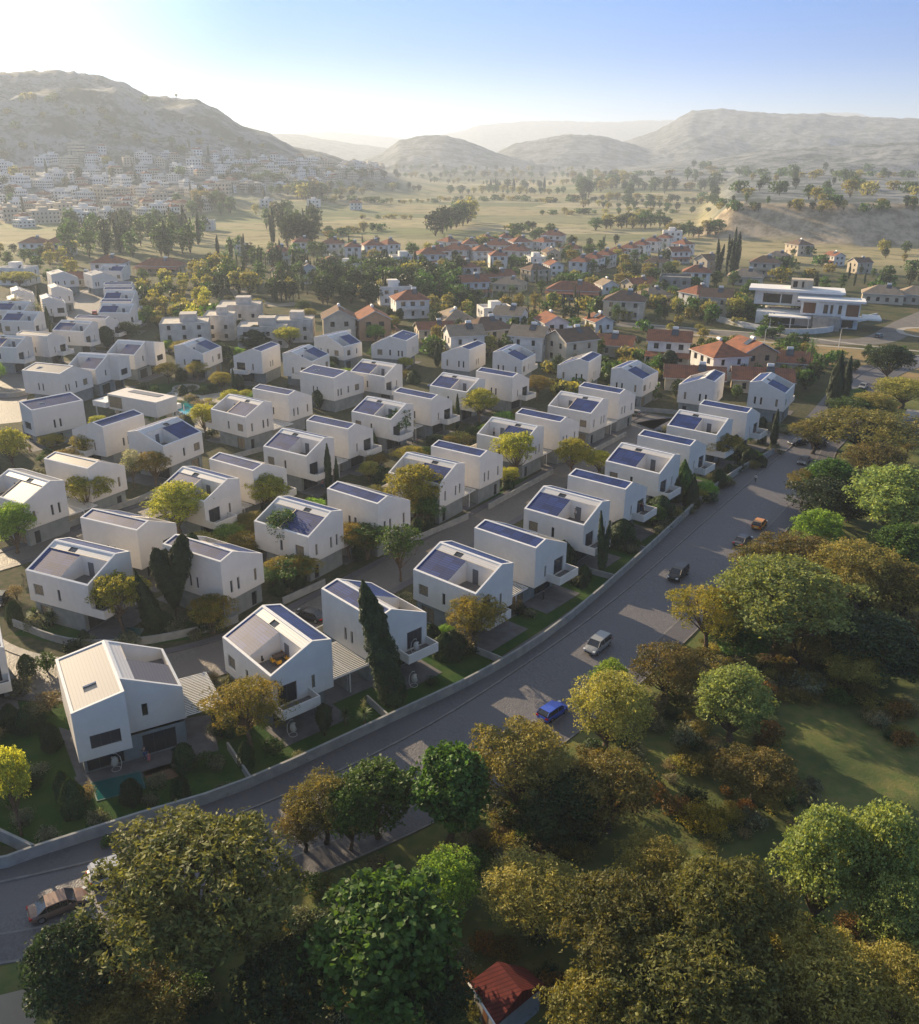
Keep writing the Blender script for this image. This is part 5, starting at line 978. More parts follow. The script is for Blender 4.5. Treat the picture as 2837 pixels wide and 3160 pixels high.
# curved lamp post, dish, kiosks
def lamp(px, py, h, label):
    p = G(px, py); root = empty('street_lamp', (p.x, p.y, 0)); b = MB(); b.tube([(0, 0, 0), (0, 0, h * .9), (.4, 0, h * .98), (1.5, 0, h)], [.1, .08, .06, .05], 6); b.build('pole', M['metalw'], root)
    b = MB(); b.box(1.4, 2.0, -.12, .12, h - .06, h + .05); b.build('lamp_head', M['metalw'], root); tag(root, label, 'street lamp', 'street lamps')
for a in [(769, 640, 12, 'tall curved street lamp behind the peach house'), (1262, 640, 7, 'thin street lamp in front of the cream house with brown roof'), (1512, 690, 7, 'street lamp on the far road below the villa wall'), (1660, 690, 7, 'street lamp near the teal car')]: lamp(*a)
# small red-roofed hut in the park and a grey box house at the right edge
a, b_, c_, d_ = G(928, 1946, 2.6), G(985, 1903, 4.0), G(1034, 1962, 4.0), G(982, 2032, 2.6)
hut = empty('park_hut', (a.x, a.y, 0)); tag(hut, 'small park hut with dark red tiled roof at the bottom of the picture', 'hut')
b = MB(); A, B, C, D = [v - Vector((a.x, a.y, 0)) for v in (a, b_, c_, d_)]; E = B * 2 - A; E.z = A.z; F = C * 2 - D; F.z = D.z
for q in ((A, B, C, D), (B, E, F, C)): b.face(q); b.face([v - Vector((0, 0, .14)) for v in q][::-1])
for q in ((A, D, C, B), (B, C, F, E)): pass
for tri in ((D, C, F), (A, B, E)):
    k_ = [v.lerp(sum(tri, Vector()) / 3, .06) for v in tri]; b.face(k_)
hr = b.build('roof', M['terra_hut'] if 'terra_hut' in M else striped('red_tile_roof', (.14, .03, .025), (.07, .018, .016), .3, .3, 'Y', .85, .1, var=(.10, .025, .022)), hut)
b = MB(); b.tube([A, D], .09, 6); b.build('gutter', M['metalw'], hut)
b = MB(); ctr = (A + D + E + F) / 4; ins = [ctr + (v - ctr) * .86 for v in (A, D, F, E)]; b.prism([(v.x, v.y) for v in ins], -.05, 2.5); b.build('wall', M['rawcon'], hut)
b = MB(); q1, q2 = ins[0], ins[1]; t_ = (q2 - q1).normalized(); n_ = Vector((t_.y, -t_.x, 0)); m0 = q1.lerp(q2, .4); m1 = q1.lerp(q2, .6)
for sg in (-1, 1): o_ = n_ * .03 * sg; b.face([Vector((m0.x, m0.y, .1)) + o_, Vector((m1.x, m1.y, .1)) + o_, Vector((m1.x, m1.y, 2.1)) + o_, Vector((m0.x, m0.y, 2.1)) + o_])
b.build('door', M['woodp'], hut)
p = G(1822, 858); g0 = empty('grey_house', (p.x, p.y, 0), R_(-30)); b = MB(); wallgrid(b, (-4, -4, 0), Vector((1, 0, 0)), 9, 0, 4.2, [(1, 3, 1, 2.4), (5, 6.5, 1, 2.4)], Vector((0, -1, 0))); wallgrid(b, (-4, -4, 0), Vector((0, 1, 0)), 9, 0, 4.2, [(2, 4, 1, 2.4)], Vector((-1, 0, 0))); b.box(-3.99, 5, -3.7, 5, 3.8, 4.19); b.box(4.8, 5.01, -3.98, 5.01, 0, 4.1); b.build('wall', M['rawcon'], g0)
panes((-4, -4, 0), Vector((1, 0, 0)), [(1, 3, 1, 2.4), (5, 6.5, 1, 2.4)], Vector((0, -1, 0)), par=g0); panes((-4, -4, 0), Vector((0, 1, 0)), [(2, 4, 1, 2.4)], Vector((-1, 0, 0)), par=g0)
tag(g0, 'grey flat-roofed block among trees at the right edge', 'building')
sheet('park_path', [tuple(G(x, y)[:2]) for x, y in ((-60, 1985), (62, 1955), (75, 2040), (-60, 2060))], .012, M['dust'])
# clubhouse and shared pool
cs = [G(212.3, 779.3, 6.6), G(308.4, 796.9, 6.6), G(349, 784, 6.6), G(252, 767, 6.6)]; cb = empty('clubhouse', (cs[1].x, cs[1].y, 0)); tag(cb, 'long flat white clubhouse with a wide canopy beside the shared pool', 'building')
q = [(v - cs[1]) for v in cs]; b = MB(); b.prism([(v.x, v.y) for v in q], 3.0, 6.6); b.build('upper_floor', M['plaster'], cb)
ctr = sum(q, Vector()) / 4; b = MB(); b.prism([(ctr.x + (v.x - ctr.x) * .82, ctr.y + (v.y - ctr.y) * .8) for v in q], 0, 2.995); b.build('ground_floor', M['beige'], cb)
dx = (q[0] - q[1]).normalized(); dy = (q[2] - q[1]).normalized(); ll = (q[0] - q[1]).length; wd_ = (q[2] - q[1]).length
def bxy(o, u, v_, z0, z1, name, m):
    b = MB(); P = [o, o + u, o + u + v_, o + v_]; b.prism([(t.x, t.y) for t in P], z0, z1); return b.build(name, M[m], cb)
bxy(q[0] + dx * .004 - dy * .8, dx * 4.5, dy * (wd_ + 1.2), 3.3, 4.6, 'canopy', 'rim'); bxy(q[2] + dy * .004 + dx * 1, dx * 6, dy * 2.4, 3., 4.2, 'balcony', 'rim')
bxy(q[0] - dx * 4.6 - dy * .02, dx * 4.2, dy * .3, 3.5, 6.2, 'loggia', 'curtain'); bxy(q[1] + dx * 3 + dy * (wd_ * .55), dx * (ll - 6), dy * (wd_ * .3), 6.604, 6.7, 'solar_panel', 'pvgx')
o = q[0] + dx * 4; bxy(o - dy * .3, dx * .25, dy * .25, 0, 3.3, 'column', 'metalw'); bxy(o + dy * wd_ * .8, dx * .25, dy * .25, 0, 3.3, 'column', 'metalw')
dp = lambda L_: [tuple(G(x, y)[:2]) for x, y in L_]
sheet('pool_deck', dp([(322, 782), (345, 776), (400, 783), (440, 776), (478, 792), (470, 830), (440, 856), (372, 858), (318, 838)]), .03, M['pale'])
def pool(pts, name, label, wm):
    c = Vector((sum(p[0] for p in pts) / len(pts), sum(p[1] for p in pts) / len(pts), 0)); root = empty(name, (c.x, c.y, 0)); q = [(p[0] - c.x, p[1] - c.y) for p in pts]; b = MB(); b.face([(x * .95, y * .95, .06) for x, y in q]); b.build('water', M[wm], root)
    b = MB()
    for i in range(len(q)):
        a, e = q[i], q[(i + 1) % len(q)]; b.face([(a[0], a[1], .09), (e[0], e[1], .09), (e[0] * .95, e[1] * .95, .09), (a[0] * .95, a[1] * .95, .09)]); b.face([(a[0], a[1], 0), (e[0], e[1], 0), (e[0], e[1], .09), (a[0], a[1], .09)]); b.face([(a[0] * .95, a[1] * .95, .06), (e[0] * .95, e[1] * .95, .06), (e[0] * .95, e[1] * .95, .09), (a[0] * .95, a[1] * .95, .09)])
    b.build('rim', M['tile'], root); tag(root, label, 'pool', 'swimming pools')
pool(dp([(349, 792), (394, 797), (386, 811), (370, 823), (346, 815)]), 'swimming_pool', 'turquoise shared pool beside the clubhouse', 'waterl')
zz = lambda L_: [tuple(G(x * .3525, 1122.7 + y * .3525)[:2]) for x, y in L_]
pool(zz([(505, 1215), (790, 1148), (822, 1243), (545, 1318)]), 'swimming_pool', 'dark garden pool in front of the big corner house', 'water')
pool([tuple(G((x / 2.0222) * .6415, (1200 + y / 2.0222) * .6415)[:2]) for x, y in ((705, 1580), (790, 1488), (905, 1500), (830, 1600))], 'swimming_pool', 'narrow dark pool beside the yellow tree near the lower street', 'water')
sheet('timber_deck', zz([(800, 1150), (955, 1105), (1010, 1180), (838, 1222)]), .05, M['deck'])
sheet('patio_paving', zz([(330, 900), (440, 1200), (800, 1140), (1230, 1030), (1180, 830), (1040, 850), (700, 1000)]), .034, M['paving'])
ring = G(369, 770); r_ = empty('fire_pit', (ring.x, ring.y, 0)); tag(r_, 'round sunken fire pit with ring bench in the pool garden', 'fire pit')
b = MB()
for R1_, R2_, z in ((3.6, 3.1, .5),):
    for i in range(32):
        a0, a1 = i * math.pi / 16, (i + 1) * math.pi / 16; P = lambda R, a, z_: (R * math.cos(a), R * math.sin(a), z_)
        b.face([P(R1_, a0, z), P(R1_, a1, z), P(R2_, a1, z), P(R2_, a0, z)]); b.face([P(R1_, a0, 0), P(R1_, a1, 0), P(R1_, a1, z), P(R1_, a0, z)]); b.face([P(R2_, a1, 0), P(R2_, a0, 0), P(R2_, a0, z), P(R2_, a1, z)])
b.build('ring_bench', M['pale'], r_); b = MB(); b.tube([(0, 0, 0), (0, 0, .6)], [.8, .9], 16); b.build('fire_bowl', M['pale'], r_)
# ---- the hazy town on the hill
def townhouse(w, d, h, m, wins=3, hip=None):
    b = MB(); b.box(-w / 2, w / 2, -d / 2, d / 2, -3, h, 0); b.box(-w * .2, w * .15, -d * .2, d * .3, h + .002, h + 2.2, 0)
    st = int(h / 3)
    for s_ in range(st):
        for i in range(wins + 1):
            x = -w / 2 + w * (i + .5) / (wins + 1); b.box(x - .7, x + .7, -d / 2 - .03, -d / 2 + .01, s_ * 3 + .9, s_ * 3 + 2.3, 1)
            y = -d / 2 + d * (i + .5) / (wins + 1); b.box(-w / 2 - .03, -w / 2 + .01, y - .6, y + .6, s_ * 3 + .9, s_ * 3 + 2.3, 1); b.box(w / 2 - .01, w / 2 + .03, y - .6, y + .6, s_ * 3 + .9, s_ * 3 + 2.3, 1)
    if hip: b.face([(-w / 2 - .4, -d / 2 - .4, h), (w / 2 + .4, -d / 2 - .4, h), (w * .2, 0, h + 2.4), (-w * .2, 0, h + 2.4)], 2); b.face([(w / 2 + .4, d / 2 + .4, h), (-w / 2 - .4, d / 2 + .4, h), (-w * .2, 0, h + 2.4), (w * .2, 0, h + 2.4)], 2); b.face([(-w / 2 - .4, d / 2 + .4, h), (-w / 2 - .4, -d / 2 - .4, h), (-w * .2, 0, h + 2.4)], 2); b.face([(w / 2 + .4, -d / 2 - .4, h), (w / 2 + .4, d / 2 + .4, h), (w * .2, 0, h + 2.4)], 2)
    return b.mesh('town_building', [m, M['hole'], M['terra']])
TM = [townhouse(12, 10, 7, M['whitew']), townhouse(16, 11, 10, M['whitew'], 4), townhouse(11, 10, 7, M['beige'], 3, True), townhouse(26, 12, 10, M['beige'], 6), townhouse(10, 9, 6.5, M['whitew'], 2, True), townhouse(13, 11, 10, M['beige'], 3), townhouse(18, 10, 7, M['whitew'], 4)]
TN = ['white cube house', 'white apartment house', 'beige red-roofed house', 'long pale block', 'small white red-roofed house', 'tall beige house', 'wide white house']
random.seed(21); k = 0; tries = 0; taken = []
while k < 235 and tries < 6000:
    tries += 1; x = random.uniform(-40, 760); top = np.interp(x, [-40, 120, 330, 470, 560, 650, 760], [306, 300, 304, 310, 316, 322, 326]); bot = np.interp(x, [-40, 100, 250, 400, 450, 600, 760], [455, 450, 430, 425, 385, 372, 350])
    y = top + (bot - top) * random.random() ** .8; g = GT(x, y)
    if g is None or any((g.x - q.x) ** 2 + (g.y - q.y) ** 2 < 15 ** 2 for q in taken): continue
    taken.append(g); v = random.choices(range(7), [5, 3, 4, 1, 4, 3, 3])[0]; o = link('town_building', TM[v], None, g, random.uniform(-.9, .9)); o.scale = (random.uniform(.8, 1.35), random.uniform(.8, 1.3), random.uniform(.8, 1.35)); tag(o, None, 'building', 'buildings of the hazy town'); LABELLED.append((o, 'distant ' + TN[v])); k += 1
# ---- scattered trees
def scatter(n, x0, x1, y0, y1, kinds, h0, h1, ar=.9, edge=None, desc=None):
    for _ in range(n):
        x = random.uniform(x0, x1); y = random.uniform(y0, y1) + (edge(x) if edge else 0); g = GT(x, y) if y < 520 else G(x, y)
        if g is None: continue
        kd = random.choice(kinds); ps, ds_, ct = KD[kd]; v = random.randrange(len(ps)); root, H, D = ps[v]
        h = random.uniform(h0, h1); w = D * h / H * random.uniform(.8, 1.15) * (ar if kd not in ('fcyp',) else .8); plant(kd, g, h, w, None, 'trees beyond the estate', v)
random.seed(5)
scatter(70, 130, 440, 455, 512, ['fdark', 'fdark', 'fcyp'], 13, 21); scatter(22, 528, 642, 452, 498, ['fdark', 'fcyp', 'fdark'], 18, 26, .8); scatter(80, 430, 650, 505, 600, ['fcyp', 'fdark', 'fgreen', 'fpalm'], 9, 14)
scatter(95, 640, 905, 545, 606, ['fdark', 'fcyp', 'fgreen', 'fdark'], 9, 14, 1.1); scatter(150, 640, 1330, 482, 566, ['fgreen', 'fpalm', 'fcyp', 'fgreen', 'fdark'], 5, 10); scatter(110, 850, 1190, 600, 715, ['fgreen', 'fpalm', 'fdark', 'fbush', 'fcyp'], 5, 8)
scatter(80, 1200, 1500, 560, 642, ['fgreen', 'fdark', 'fbush', 'fpalm'], 5, 8); scatter(18, 1240, 1600, 690, 722, ['fgreen', 'fbush', 'fdark'], 4, 7); scatter(9, 1420, 1465, 505, 560, ['fcyp'], 16, 22); scatter(34, 1540, 1820, 500, 605, ['fgreen', 'fdark', 'fcyp', 'fbush'], 5, 10)
scatter(50, 1080, 1640, 735, 795, ['fgreen', 'fdark', 'fbush'], 4, 7); scatter(60, 262, 430, 560, 650, ['flime', 'fgreen', 'flime', 'fbush'], 5, 9); scatter(22, 0, 150, 492, 565, ['fgreen', 'flime', 'fdark'], 6, 10); scatter(12, 370, 450, 540, 590, ['fdark', 'fgreen'], 8, 12)
scatter(26, 1440, 1690, 590, 640, ['fgreen', 'fdark', 'fbush'], 4, 7); scatter(16, 1560, 1820, 700, 740, ['fbush', 'fgreen'], 2.5, 5); 
def hedge(x0, y0, x1, y1, n, kinds, h0, h1, jx=6, jy=2.5, ar=1.1):
    for i in range(n):
        f = (i + random.random()) / n; x = x0 + (x1 - x0) * f + random.uniform(-jx, jx); y = y0 + (y1 - y0) * f + random.uniform(-jy, jy); g = GT(x, y) if y < 520 else G(x, y)
        if g is None: continue
        kd = random.choice(kinds); ps, ds_, ct = KD[kd]; v = random.randrange(len(ps)); root, H, D = ps[v]; h = random.uniform(h0, h1); plant(kd, g, h, D * h / H * random.uniform(.9, 1.3) * ar, None, 'trees beyond the estate', v)
GD = ['fgreen', 'fdark', 'fgreen']; GB = ['fbush', 'fbush', 'fgreen']
for a in [(640, 398, 860, 402, 22, GB, 4, 8), (860, 396, 1150, 400, 24, GB, 4, 9), (1120, 398, 1420, 404, 34, GD, 7, 13), (560, 372, 840, 378, 22, GD, 8, 14), (840, 362, 1140, 366, 26, GD, 7, 13), (1130, 372, 1420, 378, 24, GD, 12, 26), (960, 376, 1080, 378, 9, ['fdark', 'fcyp'], 14, 24), (640, 470, 760, 455, 12, GB, 5, 9), (860, 468, 930, 440, 12, ['fdark', 'fgreen'], 12, 24), (1010, 462, 1060, 458, 5, GB, 5, 9),
          (1070, 425, 1400, 420, 22, GB, 4, 8), (1180, 455, 1330, 448, 16, GD, 8, 16), (590, 395, 640, 392, 12, GD, 14, 22), (700, 432, 850, 436, 8, GB, 3, 6), (450, 345, 760, 350, 26, GD, 8, 15), (760, 338, 1180, 340, 26, GD, 9, 16), (1200, 345, 1820, 352, 34, GB, 7, 13), (1140, 388, 1160, 392, 4, ['fdark'], 24, 32, 8), (930, 500, 1100, 470, 14, GD, 7, 11), (1330, 470, 1420, 470, 9, GD, 8, 14), (500, 384, 720, 388, 22, GD, 8, 14), (880, 383, 1120, 385, 26, GD, 8, 15), (1150, 410, 1350, 414, 18, GD, 7, 12), (650, 350, 900, 354, 22, GD, 10, 17), (900, 350, 1250, 353, 30, GD, 10, 18), (430, 365, 560, 368, 14, GD, 10, 18)]: hedge(*a)
scatter(26, 1120, 1420, 355, 400, ['fdark', 'fgreen'], 16, 26); scatter(55, 1350, 1840, 330, 400, ['fgreen', 'fbush', 'fdark'], 8, 18); scatter(40, 1400, 1840, 404, 424, ['fgreen', 'fbush', 'fdark'], 5, 9); scatter(50, -20, 640, 290, 430, ['fdark', 'fgreen', 'fcyp'], 9, 18); scatter(40, -20, 560, 190, 300, ['fbush', 'fgreen'], 6, 12)
scatter(90, 640, 1340, 490, 600, ['fbush', 'fgreen', 'fdark'], 3, 6, 1.2); scatter(60, 860, 1560, 600, 720, ['fbush', 'fgreen'], 2.5, 5, 1.2); scatter(110, 640, 1340, 495, 610, ['fgreen', 'fdark', 'fpalm', 'fcyp', 'fgreen'], 5, 9, 1.15); scatter(20, 1380, 1480, 585, 645, ['fgreen', 'fdark', 'fcyp'], 5, 9); scatter(14, 380, 460, 395, 430, ['fdark', 'fgreen'], 12, 20)
# ---------------------------------------------------------------- cars, people, furniture, small garden planting
def paint(name, c, r=.28): return mat(name, c, r, spec=.6, metal=.15)
M['tyre'] = mat('tyre', (.02, .02, .02), .85); M['rimm'] = mat('alloy_rim', (.45, .45, .46), .3, metal=.8); M['carglass'] = mat('car_glass', (.02, .022, .028), .06, spec=.9); M['hl'] = mat('headlight', (.7, .7, .68), .15, spec=.8); M['tl'] = mat('tail_light', (.45, .01, .01), .3); M['black'] = mat('black_trim', (.015, .015, .015), .5); M['plate'] = mat('number_plate', (.7, .68, .5), .6)
CARS = {}
SHP = {'suv': (4.75, 1.95, 1.02, 1.70, [(-2.15, .62), (-1.9, 1.), (-.2, 1), (.75, .9), (1.35, .0)]), 'hatch': (4.2, 1.78, .92, 1.47, [(-2.0, .35), (-1.6, .95), (-.1, 1), (.6, .92), (1.25, .0)]), 'sedan': (4.7, 1.84, .92, 1.43, [(-1.75, .0), (-.95, .92), (.1, 1), (.65, .93), (1.35, .0)])}
def car(kind, col, loc, yaw, label, name='car'):
    Lc, Wc, zb, zr, gh = SHP[kind]; root = empty('parked_car' if name == 'car' else name, loc, yaw); hw = Wc / 2; h = Lc / 2; pm = paint(kind + '_paint', col)
    st = [(-h, .45, .72 * hw, zb - .25), (-h + .12, .28, .92 * hw, zb - .06), (-h + .7, .2, hw, zb), (-.4, .2, hw, zb), (.9, .2, hw, zb - .02), (1.5, .2, .99 * hw, zb - .08), (h - .35, .24, .93 * hw, zb - .2), (h - .05, .36, .74 * hw, zb - .34), (h, .45, .6 * hw, zb - .42)]
    b = MB(); rings = []
    for x, z0, w, z1 in st:
        m_ = z0 + (z1 - z0) * .55; pts = [(-w * .9, z0), (-w, m_ - .12), (-w * 1.0, m_ + .05), (-w * .9, z1 - .03), (-w * .45, z1 + .02), (w * .45, z1 + .02), (w * .9, z1 - .03), (w * 1., m_ + .05), (w, m_ - .12), (w * .9, z0)]
        rings.append([(x, y, z) for y, z in pts])
    n0 = len(rings[0]); b.v = [p for r in rings for p in r]
    for i in range(len(rings) - 1):
        for k_ in range(n0): b.f.append([i * n0 + k_, (i + 1) * n0 + k_, (i + 1) * n0 + (k_ + 1) % n0, i * n0 + (k_ + 1) % n0]); b.m.append(0)
    b.f.append(list(range(n0))); b.m.append(0); b.f.append([(len(rings) - 1) * n0 + k_ for k_ in range(n0)][::-1]); b.m.append(0)
    body = b.build('body', pm, root, smooth=False)
    # greenhouse: glass shell, roof plate and pillars
    g = MB(); R1 = []
    for x, f in gh: z = zb - .04 + (zr - zb) * f; w0 = hw * (.93 - .17 * f); R1.append((x, w0, z))
    base = zb - .05
    for i in range(len(R1) - 1):
        (xa, wa, za), (xb, wb, zb2) = R1[i], R1[i + 1]
        for sg in (-1, 1): g.face([(xa, sg * hw * .93, base), (xb, sg * hw * .93, base), (xb, sg * wb, zb2), (xa, sg * wa, za)][::sg])
        g.face([(xa, -wa, za), (xb, -wb, zb2), (xb, wb, zb2), (xa, wa, za)])
    g.face([(R1[0][0], -hw * .93, base), (R1[0][0], hw * .93, base), (R1[0][0], R1[0][1], R1[0][2]), (R1[0][0], -R1[0][1], R1[0][2])])
    g.build('window', M['carglass'], root)
    r = MB(); T_ = [q for q in R1 if q[2] > zb + .5 * (zr - zb)]; T_ = T_ or R1[1:4]
    for i in range(len(T_) - 1):
        (xa, wa, za), (xb, wb, zb2) = T_[i], T_[i + 1]; o = .02
        r.face([(xa, -wa - o, za + o), (xb, -wb - o, zb2 + o), (xb, wb + o, zb2 + o), (xa, wa + o, za + o)])
        for sg in (-1, 1): r.face([(xa, sg * (wa + o), za + o), (xb, sg * (wb + o), zb2 + o), (xb, sg * (wb + .05), zb2 - .06), (xa, sg * (wa + .05), za - .06)])
    for i in (0, 1, 2, 3):
        q = R1[min(i + (0 if i < 2 else 0), len(R1) - 1)]
        for sg in (-1, 1): r.tube([(q[0] + (.0 if i else .05), sg * (hw * .94), base), (q[0], sg * (q[1] + .01), q[2] + .01)], .035, 4)
    (xa, wa, za), (xb, wb, zb2) = R1[-2], R1[-1]
    for sg in (-1, 1): r.tube([(xa, sg * wa, za + .01), (xb, sg * hw * .88, base + .02)], .04, 4); r.tube([(R1[0][0], sg * R1[0][1], R1[0][2]), (R1[1][0], sg * R1[1][1], R1[1][2] + .01)], .04, 4)
    r.build('roof', pm, root)
    for sx in (-h + .88, h - .92):
        for sg in (-1, 1):
            w = MB(); w.tube([(sx, sg * (hw - .2), .33), (sx, sg * (hw + .01), .33)], .33, 16); wh = w.build('wheel', M['tyre'], root)
            w = MB(); w.tube([(sx, sg * (hw + .0), .33), (sx, sg * (hw + .03), .33)], .21, 12); kid(wh, 'rim', w.mesh('rim', M['rimm']))
    for sg in (-1, 1):
        e = MB(); e.box(h - .38, h - .02, sg * hw * .72 - .16, sg * hw * .72 + .16, zb - .42, zb - .25); e.build('headlight', M['hl'], root)
        e = MB(); e.box(-h - .01, -h + .25, sg * hw * .74 - .17, sg * hw * .74 + .17, zb - .28, zb - .1); e.build('tail_light', M['tl'], root)
        e = MB(); e.box(.72, .9, sg * (hw + .08) - .1, sg * (hw + .08) + .1, zb - .02, zb + .13); e.build('side_mirror', pm, root)
    e = MB(); e.box(-h - .02, -h + .02, -.26, .26, .5, .62); e.build('number_plate', M['plate'], root); e = MB(); e.box(h - .03, h + .02, -.5, .5, .42, .56); e.build('grille', M['black'], root)
    tag(root, label, 'car', 'cars on the roads'); return root
def carat(kind, col, px, py, hx, hy, label, z=.02):
    p = G(px, py); q = G(hx, hy); car(kind, col, (p.x, p.y, z), math.atan2(q.y - p.y, q.x - p.x), label)
carat('hatch', (.05, .11, .55), 1095, 1416, 1150, 1380, 'bright blue hatchback driving up the cobbled road')
carat('suv', (.30, .30, .30), 1183, 1284, 1150, 1310, 'silver estate car driving down the road toward the camera')
carat('suv', (.012, .012, .015), 1342, 1142, 1300, 1180, 'black SUV driving down the middle of the road')
carat('sedan', (.06, .055, .06), 1470, 1076, 1510, 1045, 'dark grey saloon with red tail lights behind the orange car')
carat('hatch', (.62, .24, .01), 1503, 1043, 1535, 1010, 'orange hatchback driving away up the road')
carat('sedan', (.18, .17, .17), 1591, 916, 1568, 938, 'grey saloon coming toward the camera near the junction')
carat('sedan', (.02, .02, .025), 1580, 880, 1540, 884, 'black saloon turning into the estate at the junction')
carat('sedan', (.03, .02, .02), 1622, 884, 1660, 870, 'dark car half hidden by branches beyond the junction')
carat('sedan', (.30, .30, .29), 1709, 768, 1690, 782, 'silver saloon with pale roof far up the road')
carat('sedan', (.24, .15, .11), 118, 1800, 190, 1772, 'tan saloon with red tail lights at the bottom left')
carat('suv', (.45, .46, .48), 232, 1733, 300, 1708, 'silver car mostly hidden behind the big tree at bottom left')
carat('sedan', (.015, .015, .018), 614, 1225, 560, 1212, 'black saloon parked on the inner street between two houses')
carat('sedan', (.02, .02, .02), 0, 1193, -30, 1240, 'black car cut by the left edge on the inner street')
carat('hatch', (.04, .10, .5), 862, 768, 830, 762, 'blue car parked in the upper street behind the houses')
carat('hatch', (.55, .03, .02), 188, 622, 190, 600, 'red car on the far left lane')
carat('hatch', (.30, .30, .30), 1254, 822, 1215, 815, 'silver car at the head of the turning circle')
carat('hatch', (.05, .14, .16), 1740, 668, 1765, 660, 'small teal car near the roundabout')
# ---- people
M['skin'] = mat('skin', (.48, .30, .21), .6); M['hair'] = mat('dark_hair', (.035, .022, .015), .7); M['hairb'] = mat('light_brown_hair', (.20, .12, .06), .7)
CL = {k: mat('cloth_' + k, c, .9) for k, c in dict(white=(.65, .64, .60), navy=(.02, .03, .07), black=(.015, .015, .018), pink=(.50, .16, .18), blue=(.05, .12, .30), grey=(.18, .18, .19), khaki=(.17, .13, .07), red=(.40, .04, .03), cream=(.50, .43, .32)).items()}
def skinmesh(nm, V, E, Rr, lv=1):
    me = bpy.data.meshes.new(nm); me.from_pydata(V, E, []); o = bpy.data.objects.new(nm, me); COL.objects.link(o)
    md = o.modifiers.new('s', 'SKIN'); ss = o.modifiers.new('u', 'SUBSURF'); ss.levels = lv; ss.render_levels = lv
    for i, sv in enumerate(me.skin_vertices[0].data): sv.radius = Rr[i] if hasattr(Rr[i], '__len__') else (Rr[i], Rr[i]); sv.use_root = (i == 0)
    dg = bpy.context.evaluated_depsgraph_get(); r = bpy.data.meshes.new_from_object(o.evaluated_get(dg)); r.name = nm; bpy.data.objects.remove(o); r.polygons.foreach_set('use_smooth', [True] * len(r.polygons)); return r
POSE = {'stand': dict(la=(.02, 0), ra=(-.02, 0), ll=.04, rl=-.04), 'walk': dict(la=(.22, .12), ra=(-.2, .1), ll=.30, rl=-.26), 'lean': dict(la=(.28, .3), ra=(.26, .3), ll=.05, rl=-.1)}
BODY = {}
def bodyparts(pose):
    if pose in BODY: return BODY[pose]
    q = POSE[pose]; P = dict(pel=(0, 0, .95), wst=(0, 0, 1.10), chs=(.01, 0, 1.32), nek=(.01, 0, 1.47), hd0=(.02, 0, 1.56), hd1=(.03, 0, 1.68))
    for s_, sg, a, l in (('l', 1, q['la'], q['ll']), ('r', -1, q['ra'], q['rl'])):
        P[s_ + 'sh'] = (.0, sg * .18, 1.40); P[s_ + 'el'] = (a[0] * .5, sg * .25, 1.14 + a[1] * .2); P[s_ + 'wr'] = (a[0] + .06, sg * .25, .92 + a[1]); P[s_ + 'ha'] = (a[0] + .09, sg * .24, .83 + a[1])
        P[s_ + 'hip'] = (0, sg * .09, .90); P[s_ + 'kn'] = (l * .55 + .03, sg * .10, .50); P[s_ + 'an'] = (l - .02, sg * .10, .09); P[s_ + 'to'] = (l + .15, sg * .11, .035)
    N = list(P); R = dict(pel=(.13, .10), wst=(.12, .09), chs=(.15, .10), nek=.055, hd0=(.075, .07), hd1=(.095, .085)); R.update({s_ + k: v for s_ in 'lr' for k, v in dict(sh=.06, el=.045, wr=.03, ha=.042, hip=.085, kn=.06, an=.042, to=.035).items()})
    Ed = [('pel', 'wst'), ('wst', 'chs'), ('chs', 'nek'), ('nek', 'hd0'), ('hd0', 'hd1')] + [(s_ + a, s_ + b) if a not in ('pel', 'chs') else (a, s_ + b) for s_ in 'lr' for a, b in (('chs', 'sh'), ('sh', 'el'), ('el', 'wr'), ('wr', 'ha'), ('pel', 'hip'), ('hip', 'kn'), ('kn', 'an'), ('an', 'to'))]
    def mk(nm, sub_, grow):
        ns = [n for n in N if n in sub_]; ix = {n: i for i, n in enumerate(ns)}; f = lambda r: tuple(x + grow for x in (r if hasattr(r, '__len__') else (r, r)))
        return skinmesh(nm, [P[n] for n in ns], [(ix[a], ix[b]) for a, b in Ed if a in ix and b in ix], [f(R[n]) for n in ns])
    body = mk('body', N, 0); sh = mk('top', ['pel', 'wst', 'chs', 'lsh', 'lel', 'rsh', 'rel'] + (['lwr', 'rwr']), .016); tr = mk('trousers', ['pel', 'lhip', 'lkn', 'lan', 'rhip', 'rkn', 'ran'], .018)
    h = MB(); c = Vector((.015, 0, 1.70))
    for i in range(5):
        for k_ in range(10):
            def pt(i, k_): t = i / 5 * 1.75; a = k_ * math.pi / 5; return (c.x - .012 + .105 * math.sin(t) * math.cos(a), .092 * math.sin(t) * math.sin(a), c.z + .10 * math.cos(t) - (.04 * (t > 1.2) * (math.cos(a) < -.2)))
            h.face([pt(i, k_), pt(i + 1, k_), pt(i + 1, k_ + 1), pt(i, k_ + 1)])
    e = MB()
    BODY[pose] = (body, sh, tr, h.mesh('hair', M['hair'], smooth=True)); return BODY[pose]
